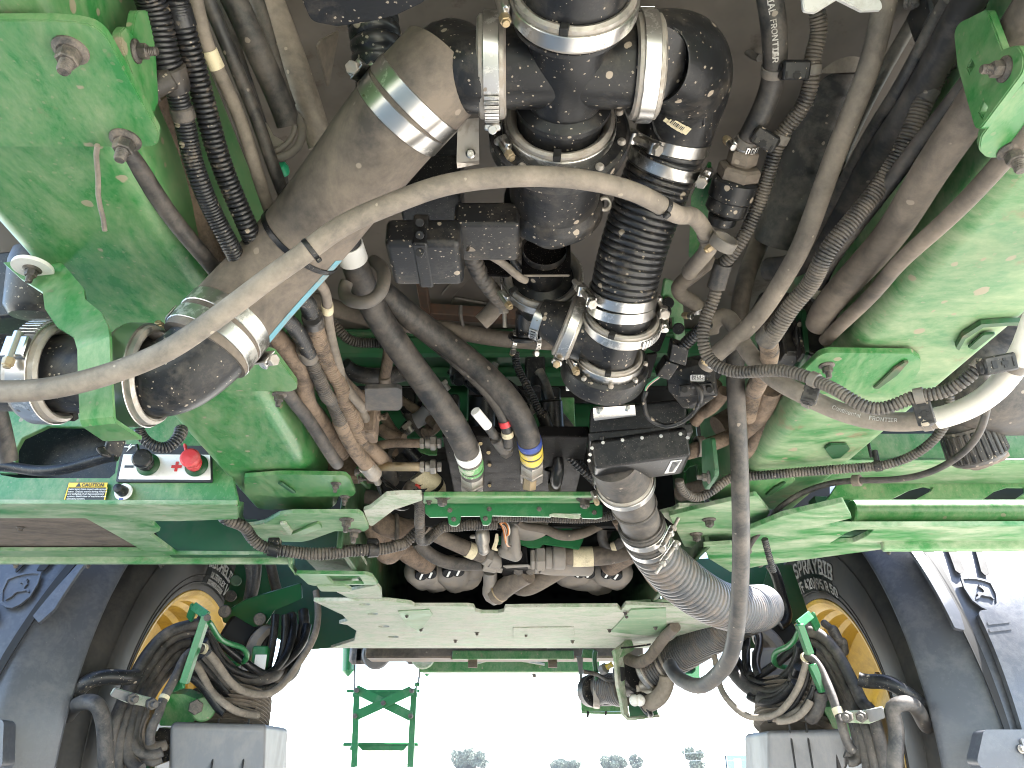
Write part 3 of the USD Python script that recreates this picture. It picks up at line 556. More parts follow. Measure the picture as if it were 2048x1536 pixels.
# ---- right cross beam
part('cross_beam', plate('G 1030,1060 2900,1055 2900,1205 1000,1210', .014, 0, dd='y1.74'), 'green_paint', S, 'green face of the right cross beam behind the rubber mount')
ze = P(1900, 505 + 1205 / 2.9257, 'y1.74')[2]
part('beam_flange', cbox((1.75, 1.81, ze - .008), (2.4, .16, .010), ch=.004), 'green_dusty', S)
part('cross_beam', plate('G 1000,1285 2900,1270 2900,1432 900,1440', .012, .0, ['G 1258,1450 1390,1385 1470,1365 1515,1375 1505,1395 1400,1452', 'G 1800,1452 1880,1395 1960,1370 2060,1372 2060,1400 1990,1452'], dd='y1.89'), 'green_paint', S, 'lower green beam with two slanted slots on the right')
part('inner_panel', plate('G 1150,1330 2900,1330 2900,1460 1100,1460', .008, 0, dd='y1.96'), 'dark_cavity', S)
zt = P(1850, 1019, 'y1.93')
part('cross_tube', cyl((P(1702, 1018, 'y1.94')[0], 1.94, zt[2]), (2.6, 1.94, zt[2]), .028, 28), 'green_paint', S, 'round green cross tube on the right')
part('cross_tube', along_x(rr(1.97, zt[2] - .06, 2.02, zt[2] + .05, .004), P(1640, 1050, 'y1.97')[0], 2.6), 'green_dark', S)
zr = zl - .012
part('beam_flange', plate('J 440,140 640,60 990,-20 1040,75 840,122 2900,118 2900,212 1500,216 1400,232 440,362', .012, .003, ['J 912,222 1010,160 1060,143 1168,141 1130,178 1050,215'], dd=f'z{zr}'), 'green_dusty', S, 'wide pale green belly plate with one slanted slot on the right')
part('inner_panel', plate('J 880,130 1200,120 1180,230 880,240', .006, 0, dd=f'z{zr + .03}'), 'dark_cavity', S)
part('beam_lip', cbox((P(1870, 1086, f'z{zr}') + P(2500, 1084, f'z{zr}')) / 2 + V(0, 0, -.008), (1.1, .02, .03), ch=.004), 'green_dusty', S)
for u, v in ((1775, 1094), (1892, 1086)): bolt(P(u, v, f'z{zr}') + V(0, 0, -.010), dn, .014, S, stud=.3)
# black air tank and muddy rubber mount on the right
part('air_tank', lathe([(0, -.18), (.05, -.175), (.09, -.15), (.11, -.11), (.115, -.06), (.115, .5), (0, .5)], P(2030, 762, 1.62), V(1, .1, .05), 40), 'rubber_grey', S, 'dusty black rounded air reservoir at the right edge')
a, b = P(1932, 850, 1.62), P(1962, 925, 1.62)
rm = part('rubber_mount', lathe([(0, -.03), (.040, -.03), (.050, -.02)] + [z for k in range(14) for z in ((.050 + .0 * k, .0), )][:1] + [(.054, .0), (.057, .070), (.050, .078), (0, .078)], a, b - a, 48), 'rubber_grey', S, 'black ribbed rubber mount caked in mud on the right')
ax = unit(b - a); bx, by, _ = basis(ax)
for k in range(26):
    w = k * 2 * math.pi / 26; d = math.cos(w) * bx + math.sin(w) * by
    part('rib', bar(a + ax * .006 + d * .054, a + ax * .068 + d * .0575, .009, .006, up=d), 'plastic_black', rm)
def lump(c, r, seed, sq=(1, 1, 1), amp=.35):
    m = trimesh.creation.icosphere(4, 1.0); v = np.array(m.vertices); v *= (1 + amp * (meshkit.fbm(v * 2.2 + seed * 7.1, 4, seed) - .5))[:, None] * np.array(sq); m.vertices = v * r + np.asarray(c); return m
part('mud_cake', [lump(a - ax * .018, .056, 3, (1, 1, .5)), lump(b - ax * .01, .05, 4, (1, 1, .35), .5)], 'mud_panel', rm)

# ---- middle cross members behind the pipes
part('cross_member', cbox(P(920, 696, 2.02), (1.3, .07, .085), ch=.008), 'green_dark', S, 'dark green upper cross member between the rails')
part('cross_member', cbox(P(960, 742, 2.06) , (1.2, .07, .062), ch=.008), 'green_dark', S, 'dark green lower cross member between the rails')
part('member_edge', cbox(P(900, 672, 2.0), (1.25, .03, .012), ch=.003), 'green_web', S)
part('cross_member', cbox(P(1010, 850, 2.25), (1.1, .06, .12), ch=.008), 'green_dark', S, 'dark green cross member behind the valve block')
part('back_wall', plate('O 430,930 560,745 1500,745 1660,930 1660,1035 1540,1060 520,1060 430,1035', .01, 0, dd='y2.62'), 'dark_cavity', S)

# ---- front cross structure
zf = 'z.55'
def emb(spec, t=.006, m='green_paint', dd=zf): part('pressed_pocket', plate(spec, t, .004, dd=dd), m, S)
part('front_plate', plate('i 205,540 330,535 480,505 640,412 780,388 1560,385 1612,420 1682,570 1640,602 1290,600 1000,705 900,727 430,727', .010, .006, dd=zf), 'green_dusty', S, 'pale green plate with a diamond pocket at the front end of the left rail')
for x, y, s in ((1425, 460, .030), (1515, 590, .030)): bolt(P(450 + x / 5.851, 960 + y / 5.851, zf), dn, s, S)
part('front_edge', ribbon(p3('i 170,250 165,430 215,525 330,520 480,490 640,400 780,375 1570,372', 'z.575'), p3('i 222,260 212,420 245,480 330,485 470,455 640,360 780,340 1560,338', 'z.605'), .006), 'green_paint', S)
emb('i 640,515 700,500 790,615 760,670', m='green_pale', dd='z.543'); emb('i 770,640 1100,500 1135,570 800,690', m='green_paint', dd='z.543')
part('front_arm', plate('i 1620,360 1700,330 1890,180 2048,168 2300,165 2310,240 2048,330 1990,345 1730,540 1690,538', .010, .006, dd='z.56'), 'green_pale', S, 'pale dusty arm joining the left plate to the centre bracket')
part('front_plate', plate('J -30,60 110,25 300,-20 480,-60 560,40 445,245 330,262 150,258 60,240', .010, .006, dd=zf), 'green_dusty', S, 'pale green plate at the front end of the right rail')
part('front_plate', plate('J 170,235 330,225 440,250 620,330 330,390 200,310', .010, .004, dd='z.52'), 'green_dusty', S)
for x, y in ((205, 80), (130, 165), (500, 320)): bolt(P(1348 + x / 2.9257, 1011 + y / 2.9257, zf), dn, .028, S, stud=.3)
part('front_arm', plate('d 1400,1330 1560,1290 1800,1300 1460,1180 1440,1140 1700,1300 2048,1250 2200,1300 2100,1600 1650,1533'.replace('1800,1300 1460,1180 1440,1140 1700,1300', '1620,1250'), .010, .004, dd='z.56'), 'green_pale', S, 'pale dusty arm beside the rubber elbow on the right')
# centre bracket: flange and scalloped face
part('centre_flange', plate('E 505,1424 1545,1424 1560,1450 1480,1468 505,1470', .008, .003, dd='z.565'), 'green_dusty', S, 'pale bottom flange under the black valve block')
yc = f'y{P(950, 1008, "z.565")[1]:.3f}'
part('centre_bracket', plate('g 640,40 1300,25 1800,18 2300,25 2720,55 2724,200 2650,214 2480,210 2470,160 2140,160 2120,195 1430,180 1415,260 1380,290 1320,290 1285,185 1062,188 1050,270 1010,300 950,298 918,270 908,195 700,198 645,150', .008, .004, dd=yc), 'green_clean', S, 'dark green scalloped bracket across the centre')
part('bracket_tab', plate('h 345,165 400,152 700,165 715,195 690,218 340,190', .004, .003, dd=f'y{float(yc[1:]) - .012:.3f}'), 'green_pale', S)
for x, y in ((935, 120), (1395, 105), (1980, 105), (980, 225), (1350, 215)): bolt(P(740 + x / 5.851, 1000 + y / 5.851, yc), V(0, -1, 0), .010, S, stud=0)
bolt(P(1040 + 870 / 5.851, 1000 + 145 / 5.851, yc), V(0, -1, 0), .010, S, stud=0)
for u, v in ((885, 993), (1169, 997)): bolt(P(u, v, 'z.565'), dn, .032, S, stud=.3)
for u, v in ((858, 1002), (1194, 1001)): bolt(P(u, v, 'z.565'), dn, .013, S, stud=.3)
part('flange_edge', bar(P(848, 989, 'z.560'), P(1202, 989, 'z.560'), .012, .012), 'green_paint', S)
# left lower channel
part('front_channel', plate('i 905,895 1600,895 1640,960 1690,1075 1070,1060', .01, .0, dd='z.57'), 'green_pale', S, 'pale inner face of the left front channel')
part('front_channel', plate('i 828,1095 1640,1105 1720,1130 1790,1225 1040,1240 970,1222', .01, .006, ['i 1175,1122 1570,1125 1625,1215 1260,1215'], dd='z.505'), 'green_dusty', S, 'pale lower face of the left front channel with a rectangular pocket')
part('pressed_pocket', plate('i 1160,1115 1580,1118 1640,1222 1250,1222', .006, 0, dd='z.520'), 'green_paint', S)
part('channel_edge', ribbon(p3('i 755,890 770,1010 830,1092 1000,1100 1640,1110', 'z.515'), p3('i 812,890 820,1010 850,1055 1000,1060 1680,1070', 'z.545'), .006), 'green_paint', S)
part('front_channel', plate('i 1070,1245 1400,1240 1480,1290 1460,1310 1120,1305', .01, .006, dd='z.50'), 'green_dusty', S)
part('front_channel', plate('i 1300,1310 1440,1300 1780,1230 1830,1290 1840,1430 1480,1400', .01, .006, dd='z.508'), 'green_pale', S, 'pale weld-spattered corner of the left front channel')
part('side_web', poly_plate([P(705, 1105, 2.45), P(775, 1070, 2.45), P(783, 1215, 2.78), P(745, 1195, 2.75)], .012), 'green_web', S) if False else None
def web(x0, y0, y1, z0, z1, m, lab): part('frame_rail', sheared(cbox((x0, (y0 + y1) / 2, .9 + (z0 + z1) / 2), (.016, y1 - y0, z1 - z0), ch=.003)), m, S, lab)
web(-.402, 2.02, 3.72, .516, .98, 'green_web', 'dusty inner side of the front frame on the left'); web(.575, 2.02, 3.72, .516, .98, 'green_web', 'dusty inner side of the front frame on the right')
part('corner_gusset', plate('h 1180,1290 1240,1210 1560,1195 1900,1180 2048,1060 2200,1250 2100,1330 1700,1265 1250,1270', .010, .004, dd='z.515'), 'green_dusty', S, 'green corner lip at the right of the front floor plate')
part('corner_gusset', plate('g -60,1165 150,1170 440,1200 470,1230 490,1295 330,1300 150,1230 -60,1225', .010, .004, dd='z.515'), 'green_paint', S, 'green corner lip at the left of the front floor plate')
# front floor plate
part('floor_plate', plate('I -140,560 300,560 430,575 455,590 770,590 800,595 812,620 850,630 940,630 975,622 985,597 1640,592 1662,615 1690,580 1925,590 2200,600 2250,640 2200,830 1700,835 -40,835 100,790 115,735 60,700 10,690 62,675 30,640', .012, .004, ['O ' + ' '.join(f'{u + 11 * math.cos(q):.1f},{v + 2.4 * math.sin(q):.1f}' for q in np.linspace(0, 2 * math.pi, 15)[:-1]) for u, v in ((729, 1209), (745, 1228), (767, 1253), (786, 1274))], dd='z.50'), 'green_pale', S, 'broad dusty floor plate across the front')
for u, v in ((814, 1229), (842, 1257), (911, 1280), (954, 1265), (1052, 1268), (1145, 1281), (1219, 1259), (1253, 1230)): bolt(P(u, v, 'z.50'), dn, .017, S, stud=.3)
part('floor_cover', plate('I 1030,718 1385,712 1390,760 1370,790 1035,788', .003, .004, dd='z.496'), 'green_pale', S)
part('floor_patch', plate('I 355,620 540,610 560,640 480,740 395,690', .003, .004, dd='z.4965'), 'green_dusty', S)
part('floor_patch', plate('I 1720,610 1925,602 1930,720 1880,770 1600,740', .004, .004, dd='z.4955'), 'green_dusty', S)
for u, v in ((1986, 1255),): pass
for u, v in ((1251, 1224), (1311, 1254)): bolt(P(u, v, 'z.4955'), dn, .017, S, stud=.3)
part('front_member', plate('O 455,1050 740,1050 735,1290 600,1300 525,1262 475,1190', .012, 0, dd='y4.1'), 'green_dark', S, 'dark green axle member left of the floor plate')
part('front_member', plate('O 1320,1120 1570,1110 1575,1200 1560,1290 1400,1310 1330,1290', .012, 0, dd='y4.1'), 'green_dark', S, 'dark green axle member right of the floor plate')
# ================================================================ brown suction hose, left pipe and its clamps
LP0, LP1 = P(-900, 724, 'y.905'), P(300, 752, .985)
AXL = unit(LP1 - LP0)
part('left_pipe', [cyl(LP0, LP1, .050, 36), lathe([(.05, -.004), (.058, -.004), (.058, .004), (.05, .004)], P(105, 745, .98), AXL, 36)], 'plastic_black', S, 'black plastic pipe running out to the left under the rail')
flange_clamp(P(100, 746, .985), AXL, .066, .046, S, (40, 700), 'flange clamp at the far left with its screw upwards', notch=(120, 850))
flange_clamp(P(283, 750, .985), AXL, .067, .046, S, (345, 655), 'flange clamp where the left pipe meets the elbow', notch=(330, 850))
part('elbow', Tube(p3('O 300,752,.985 345,752,.98 392,722,.985 425,690,.99 445,664,.99'), [.049, .049, .050, .051, .051], n=36, seg=30).mesh, 'plastic_black', S, 'black elbow under the left rail')
sh = Tube(p3('O 888,137,.93 850,177,.93 809,222,.94 705,352,.985 603,481,1.03 520,574,1.04 437,668,1.0 410,702,.985'), [.0600, .0600, .0585, .0570, .0570, .0570, .0575, .0575], n=48, seg=90)
sh.path = part('suction_hose', sh.mesh, 'rubber_brown', S, 'fat dusty brown suction hose slanting across the upper left', smooth=50)
c, a, r = sh.near(829, 196); bolt_clamp(c, a, r, .022, S, (905, 235), 'upper steel band on the fat brown hose', side=1, rod=.02)
c, a, r = sh.near(806, 224); bolt_clamp(c, a, r, .022, S, (745, 160), 'second steel band on the fat brown hose', side=-1, rod=.02)
c, a, r = sh.near(452, 650); bolt_clamp(c, a, r, .022, S, (512, 715), 'third steel band near the lower end of the fat brown hose', rod=.02)
c, a, r = sh.near(425, 683); worm_clamp(c, a, r, .022, S, (335, 668), 'lowest steel band on the fat brown hose')
part('blue_stripe', sh.stripe(sh.k(655, 490) * .99, sh.k(452, 655), -1.02, -1.30), 'blue_tape', sh.path)
ptie(sh, 600, 485, S, w=.008, label='black zip tie round the fat brown hose', extra=.0022)
mp = hose('supply_hose', 'D -350,770,.85 -150,800,.85 0,812,.85 250,800,.85 500,751,.855 750,672,.86 1000,560,.86 1200,428,.865 1400,282,.87 1600,132,.875 A 1790,1475,.88 2000,1325,.885 B 300,1200,.89 600,1092,.90 900,1042,.905 1200,1032,.91 1500,1062,.925 1800,1150,.95 1990,1255,.99 C 100,1262,1.04 170,1335,1.09 205,1420,1.12',
          [.0128, .0122, .0122, .0122, .0125, .0125, .012, .0118, .0118], 'rubber_tan', S, 'long thin tan hose arching right across the picture', n=20, seg=130)
ptie(mp, 625, 497, S, w=.006)
ptie(mp, 1335, 405, S, w=.007, label='cable tie holding the tan hose to the corrugated hose')
# clip at the right end of the tan hose
c, a, r = mp.at(.985); worm_clamp(c, a, r, .009, S, (1442, 500), 'small worm clamp at the right end of the tan hose', tail=False, m='tie_grey')
part('p_clamp', ring(P(1447, 485, 1.08), V(.35, -.8, .4), .019, .003, .016, 28), 'tie_grey', S, 'grey loop clip beside the end of the tan hose')
# green strap under the left pipe
strap = part('strap', ribbon(p3('D 20,60,1.04 120,150,1.02 250,230,.985 262,330,.965 330,430,.94 430,490,.915 452,570,.90 455,700,.895 466,980,.890 480,1020,.895 600,1100,.98 620,1105,1.0'), p3('D 300,10,1.04 380,80,1.02 488,208,.985 497,272,.965 590,350,.94 632,430,.915 640,490,.90 645,640,.895 664,960,.890 680,1000,.895 815,1090,.98 830,1095,1.0'), .005), 'green_paint', S, 'bent green strap hanging round the left pipe', smooth=25)
o = P(66, 535, 1.005); part('washer', lathe([(.010, -.003), (.024, -.003), (.025, 0), (.025, .003), (.010, .003)], o, dn, 32, closed=True), 'white_plastic', strap)
bolt(o + V(0, 0, -.002), dn, .019, S)
part('strap_foot', plate('D 440,990 668,925 672,990 825,1025 800,1098 600,1100', .004, .003, dd='y1.03'), 'green_web', S) if False else None
# stay wire hanging by the left rail
hose('stay_wire', 'A 570,850,.80 566,950,.82 575,1060,.84 575,1150,.85 597,1250,.86 613,1350,.87', .0028, 'rubber_tan', S, 'thin bent tan wire hanging from the left rail', n=8)

# ================================================================ hoses running along the left rail
hose('hydraulic_hose', 'A 620,760,.84 755,905,.87 900,1120,.92 1050,1330,.97 1185,1490,1.01 O 500,640,1.2 545,725,1.33 D 1690,830,1.42 1790,960,1.5 1890,1110,1.58 1975,1235,1.68', [.0108, .0108, .0115, .0125, .0135], 'rubber_grey', S, 'brown-grey hose nearest the left rail')
hose('hydraulic_hose', 'A 900,550,.92 950,700,.95 1040,950,1.0 1150,1200,1.04 1260,1500,1.08 O 520,640,1.25 575,700,1.36 D 1760,680,1.42 b 300,0,1.5 430,200,1.6 560,400,1.68 700,600,1.76', [.0160, .0165, .0175, .0195, .0215], 'rubber_mud', S, 'thick mud-brown hose along the left rail')
part('hose_ring', torus(P(680, 903, 1.78), P(680, 903, 1.78) - P(640, 850, 1.68), .0235, .004), 'rubber_mud', S)
la = hose('loom', 'A 820,-120,.80 880,0,.82 925,150,.835 965,330,.85 1000,420,.86', .0165, 'loom_black', S, 'wide black ribbed loom at the upper left', n=22, ribs=(.0052, .0016, .6))
part('loom_adapter', [cyl(*[P(*q) for q in pp('A 985,390,.855 1045,540,.875')], .0185, 24, .0150), cyl(*[P(*q) for q in pp('A 1010,450,.855 870,520,.85')], .0130, 20), lathe([(.0, 0), (.017, 0), (.018, .006), (.011, .008), (.0, .008)], P(*pp('A 895,505,.852')[0]), P(*pp('A 850,525,.85')[0]) - P(*pp('A 895,505,.852')[0]), 24)], 'plastic_black', S, 'black tee adapter joining two sizes of loom')
hose('loom', 'A 1030,520,.87 1062,640,.885 1090,760,.90 1120,900,.915 1170,1060,.93 1250,1250,.96 1345,1430,.985 O 490,545,1.04 560,628,1.17 a 130,510,1.22 260,700,1.30 340,860,1.36', [.0123, .0118, .0118, .0125, .0140], 'loom_black', S, 'narrow black ribbed loom below the tee adapter', n=18, ribs=(.0042, .0011, .6))
part('tape_wrap', cyl(*[P(*q) for q in pp('A 1058,625,.882 1082,700,.892')], .0135, 20), 'loom_dusty', S)
lb = hose('loom', 'A 1020,-80,.83 1045,60,.845 1085,200,.86 1150,430,.885 1215,680,.91 1290,940,.94 1385,1180,.97 1470,1380,1.0 O 530,530,1.06 600,595,1.15 a 330,290,1.22 390,470,1.28', [.0135, .0135, .0130, .0130, .0145], 'loom_black', S, 'fat black corrugated loom in the upper left bundle', n=20, ribs=(.0058, .0021, .55))
part('loom_collar', cyl(*[P(*q) for q in pp('A 1030,20,.843 1075,165,.857')], .0150, 22), 'loom_black', S)
hose('loom', 'a 390,470,1.28 425,620,1.32 500,830,1.38 610,1060,1.44 730,1290,1.50 b 730,-60,1.52 800,90,1.56 900,330,1.63 950,440,1.67', [.0155, .0155, .0158, .0165, .0180], 'loom_mud', S, 'tan mud-caked ribbed loom in the middle left', n=20, ribs=(.0068, .002, .6))
part('loom_collar', cyl(*[P(*q) for q in pp('a 350,430,1.262 412,530,1.30')], .0170, 22), 'white_plastic', S) if False else part('loom_collar', cyl(*[P(*q) for q in pp('a 375,430,1.262 400,520,1.30')], .0175, 22), 'loom_dusty', S)
hose('loom', 'a 330,850,1.36 430,1090,1.42 560,1370,1.48 b 600,0,1.52 690,200,1.57 730,300,1.60', [.0135, .0140, .0150], 'loom_dusty', S, 'grey ribbed loom below its collar in the middle left', n=18, ribs=(.0052, .0014, .6))
part('loom_collar', cyl(*[P(*q) for q in pp('a 290,790,1.345 350,920,1.38')], .0165, 22), 'tie_grey', S)
t = hose('taped_hose', 'b 700,240,1.58 760,370,1.62 850,540,1.67 950,680,1.71 1040,780,1.74', .0165, 'loom_mud', S, 'brown taped hose end with a metal fitting'); part('hose_fitting', [cyl(*[P(*q) for q in pp('b 1000,760,1.73 1110,880,1.77')], .0185, 20), cyl(*[P(*q) for q in pp('b 1090,860,1.76 1150,970,1.80')], .009, 16)], 'steel_dull', t.path)
t = hose('taped_hose', 'b 900,380,1.66 960,490,1.70 1060,570,1.74 1180,680,1.78 1230,740,1.80', .0175, 'loom_mud', S, 'brown wrapped hose turning towards the valve block'); part('hose_fitting', [cyl(*[P(*q) for q in pp('b 1190,690,1.79 1240,760,1.81')], .019, 20), cyl(*[P(*q) for q in pp('b 1230,740,1.80 1310,960,1.86')], .018, 20)], 'rubber_grey', t.path)
hose('cable', 'b 1150,1000,1.80 1200,1110,1.82 1270,1200,1.86 1380,1265,1.90 1500,1250,1.93', .0055, 'plastic_clean', S, n=10)
hose('cable', 'b 1190,920,1.80 1400,1080,1.86 1590,1220,1.92', .0045, 'plastic_clean', S, n=8)
g1 = hose('drain_hose', 'A 1130,-60,.90 1165,90,.91 1215,270,.93 1310,480,.96 1400,690,.985 1470,900,1.0 1560,1180,1.05 O 590,520,1.13 a 500,90,1.22 560,400,1.30 620,760,1.38 700,1060,1.45 790,1270,1.50 970,1500,1.56 b 905,20,1.58 960,130,1.61 1000,250,1.64', [.0085, .0085, .0085, .009, .0095], 'rubber_tan', S, 'thin tan hose with a cream tag in the left bundle', seg=90)
part('tag_sleeve', g1.sleeve(.075, .10, .0012), 'tape_cream', g1.path); part('tag_sleeve', g1.sleeve(.545, .565, .0012), 'tape_cream', g1.path)
hose('drain_hose', 'a 700,1090,1.46 790,1220,1.52 900,1320,1.56 1000,1420,1.58 1020,1490,1.60', .0098, 'rubber_mud', S, 'tan hose end beside the brown plate')
hose('drain_hose', 'A 1190,-70,.93 1230,30,.94 1310,220,.96 1400,440,.985 1500,690,1.01 1580,920,1.03 1660,1130,1.06 O 610,470,1.14', .0088, 'rubber_grey', S, 'second thin grey hose in the left bundle')
hose('drain_hose', 'A 1270,-60,1.02 1400,350,1.06 1500,640,1.10 1570,860,1.14', .0085, 'rubber_grey', S, 'third thin grey hose deeper in the left bundle')
bp = hose('hydraulic_hose', 'A 1330,-80,.97 1400,60,.98 1500,280,1.0 1600,500,1.03 1690,730,1.06', .0168, 'rubber_grey', S, 'thick black hose that ends in a tan loop')
part('p_clamp', [Tube(p3('A 1590,930,1.05 1680,910,1.05 1750,850,1.05 1770,770,1.05 1740,680,1.06 1700,650,1.07'), .006, n=10).mesh, Tube(p3('A 1605,890,1.05 1670,850,1.05 1710,800,1.05 1725,740,1.05'), .004, n=10).mesh], 'tie_grey', S, 'tan strap loop at the end of the thick black hose')
part('bent_tag', plate('A 1515,750 1555,708 1600,790 1660,825 1640,850 1590,850 1555,860', .002, .002, dd='y.80'), 'steel_dull', S, 'crumpled shiny metal tag by the tan loop')
hose('hydraulic_hose', 'A 1480,-60,1.08 1560,200,1.10 1640,480,1.14 1690,620,1.16', .011, 'rubber_grey', S, 'thinner black hose beside the thick one')
hose('suction_sleeve', 'A 1560,-60,1.16 1680,250,1.16 1790,560,1.18 1880,860,1.2', .020, 'rubber_tan', S, 'flat beige woven sleeve against the tank')
part('cap', lathe([(0, 0), (.007, 0), (.0085, .004), (.010, .014), (.0085, .022), (0, .022)], P(558, 327, 1.06), V(0, 1, .2), 16), 'cap_green', S, 'small bright green cap in the left bundle')
hose('cable', 'A 1640,980,1.08 1650,1080,1.1 1680,1160,1.12', .010, 'rubber_grey', S)
# upper left guard and short ribbed hose
part('belly_guard', plate('B -900,-200 -210,-10 -150,130 0,158 60,150 200,128 350,90 500,20 640,-160', .02, .01, dd='z.70'), 'plastic_black', S, 'black plastic guard at the top left edge')
hose('corrugated_hose', 'B 190,20,1.02 215,150,1.02 235,300,1.02 245,420,1.03 270,520,1.05', .0345, 'hose_corrugated', S, 'short black corrugated hose behind the brown hose', n=30, ribs=(.0155, .0045, .6))
part('thin_bracket', [plate('A 1852,280 1880,240 1975,170 1990,190 1930,505 1915,510', .003, .003, dd=1.10) if False else poly_plate([P(633, 95, 1.05), P(643, 82, 1.05), P(677, 60, 1.08), P(681, 70, 1.08), P(660, 172, 1.10), P(655, 175, 1.10)], .003, .002)], 'rubber_brown', S, 'thin rusty bracket strip against the tank')

# ================================================================ centre manifold: tee, elbow, valves
AY = V(0, 1, 0); MZ = .9 + .75
def M(v, u=None):
    d = .75 / ray(0, v)[2]; y = ray(0, v)[1] * d
    return V(.052 + SK * (y - .7) + .012, y, MZ)
def at_y(v): return M(v)[1]
c0 = M(0); part('manifold_pipe', lathe([(0, -.24), (.046, -.24), (.056, -.2), (.060, -.05), (.060, .02), (0, .02)], c0, AY, 48), 'plastic_black', S, 'black domed pipe end at the top centre')
flange_clamp(c0, AY, .0715, .034, S, (985, 20), 'flange clamp at the top edge of the centre pipe', notch=(1135, 50))
c1 = M(135); tee_y = c1[1]
tee = trimesh.util.concatenate([lathe([(.062, M(28)[1] - tee_y), (.0645, M(30)[1] - tee_y), (.0645, M(38)[1] - tee_y), (.060, M(44)[1] - tee_y), (.050, M(52)[1] - tee_y), (.0495, M(190)[1] - tee_y), (.0585, M(196)[1] - tee_y), (.061, M(199)[1] - tee_y), (.061, M(208)[1] - tee_y), (.053, M(212)[1] - tee_y), (.053, M(300)[1] - tee_y)], c1, AY, 56),
        cyl(c1 + V(-.083, 0, 0), c1 + V(.098, 0, 0), .0475, 44, ch=.02), lathe([(.047, -.076), (.052, -.084), (.056, -.086), (.056, -.092), (.046, -.092)], c1, V(1, 0, 0), 44), lathe([(.047, .087), (.056, .095), (.056, .101), (.046, .101)], c1, V(1, 0, 0), 44)])
tee_p = part('pipe_tee', tee, 'plastic_black', S, 'black plastic pipe tee with mud specks at the top centre', smooth=30)
part('lettering', [place(meshkit.text_mesh('KEEP', .0075, .0005, True), c1 + V(.010, -.0235, -.0413) + V(0, .034, .0) * .0, V(0, .62, -.01) if False else unit(V(0, .86, .5)) * -1 if False else V(0, 1, 0), V(-1, 0, 0), V(0, 0, -1)) ], 'rubber_grey', tee_p) if False else None
flange_clamp(c1 + V(-.089, 0, 0), V(1, 0, 0), .0625, .034, S, (972, 205), 'flange clamp on the left arm of the centre tee')
flange_clamp(c1 + V(.094, 0, 0), V(1, 0, 0), .0635, .034, S, (1268, 40), 'flange clamp on the right arm of the centre tee')
part('elbow', Tube([c1 + V(-.09, 0, 0), c1 + V(-.125, .002, 0), P(902, 122, .95), P(884, 142, .94), P(862, 165, .935)], [.047, .047, .0475, .049, .049], n=40, seg=30).mesh, 'plastic_black', S, 'black elbow joining the centre tee to the fat brown hose')
eb = Tube([c1 + V(.098, 0, 0), P(1300, 118, .945), P(1352, 122, .975), P(1372, 160, 1.02), P(1362, 215, 1.06), P(1346, 272, 1.09)], [.0490, .0545, .0600, .0600, .0565, .0535], n=44, seg=44)
ebp = part('elbow', eb.mesh, 'plastic_black', S, 'big black elbow right of the centre tee with a cream barcode label')
for k in (.30, .62): pass
cc, aa, r_ = eb.near(1367, 200); nn = unit((CAM - cc) - aa * ((CAM - cc) @ aa)); xx = unit(P(1387, 222, 1) - P(1347, 180, 1)); xx = unit(xx - nn * (xx @ nn)); yy = np.cross(nn, xx); o = cc + nn * (r_ + .0012)
lab = part('barcode_label', [cbox(o + xx * q - nn * (q * q * .5 / r_), (.0075, .0125, .0012), xx, yy, nn, ch=.0003) for q in np.arange(-.0150, .0151, .0060)], 'tape_cream', ebp)
part('barcode', [cbox(o + xx * q - nn * (q * q * .5 / r_ - .0008) + yy * .001, (w, .006, .0006), xx, yy, nn, ch=.0001) for q, w in zip(np.arange(-.012, .0125, .0024), [.001, .0016, .0008, .0014, .001, .0018, .0008, .0012, .0016, .0009, .0012])], 'label_dark', lab)
part('moulded_ring', Tube([cc + unit(math.cos(q) * xx + math.sin(q) * yy) * .034 + nn * (math.sqrt(max(r_ ** 2 - .034 ** 2 * (math.cos(q) * (xx @ unit(np.cross(aa, nn))) + math.sin(q) * (yy @ unit(np.cross(aa, nn)))) ** 2, 0)) + .0005) for q in np.linspace(.4, 4.6, 26)], .0022, n=8).mesh, 'plastic_black', ebp)
# right corrugated hose
rc = hose('corrugated_hose', 'O 1349,262,1.085 1338,300,1.10 1318,350,1.12 1296,410,1.14 1275,470,1.16 1258,530,1.18 1247,580,1.20 1242,615,1.215', .0515, 'hose_corrugated', S, 'black corrugated hose right of the centre', n=40, ribs=(.0098, .0030, .6))
for (u, v), s_, lab_, sd in (((1345, 280), (1262, 285), 'upper band clamp on the corrugated hose, with a hanging bolt', 1), ((1329, 322), (1395, 350), 'second band clamp on the corrugated hose', -1), ((1248, 588), (1185, 590), 'third band clamp on the corrugated hose', 1), ((1243, 612), (1310, 612), 'lowest band clamp on the corrugated hose', -1)):
    c, a, r = rc.near(u, v); bolt_clamp(c, a, .0525, .017, S, s_, lab_, rod=.055, side=sd if a[1] > 0 else -sd)
# lower main: clamp, valve flange, valve body, actuator
c2 = M(250); flange_clamp(c2, AY, .0735, .034, S, (985, 300), 'flange clamp under the centre tee', notch=(1112, 340))
part('manifold_pipe', lathe([(.053, -.03), (.057, .0), (.057, .03)], c2, AY, 48), 'plastic_black', S)
c3 = M(268); vl = part('control_valve', [lathe([(.05, -.012), (.088, -.012), (.093, -.008), (.093, .012), (.080, .016), (.066, .02), (.0655, .118), (.072, .126), (.0745, .133), (.0745, .147), (.066, .153), (.045, .156), (.040, .20)], c3, AY, 64)], 'plastic_black', S, 'black round control valve with a riveted flange in the centre', smooth=30)
for k in range(10):
    w = 2 * math.pi * (k + .5) / 10; part('rivet', lathe([(0, -.017), (.0035, -.017), (.0058, -.014), (.006, -.012)], c3 + V(.084 * math.cos(w), 0, .084 * math.sin(w)), AY, 14), 'steel_dull', vl)
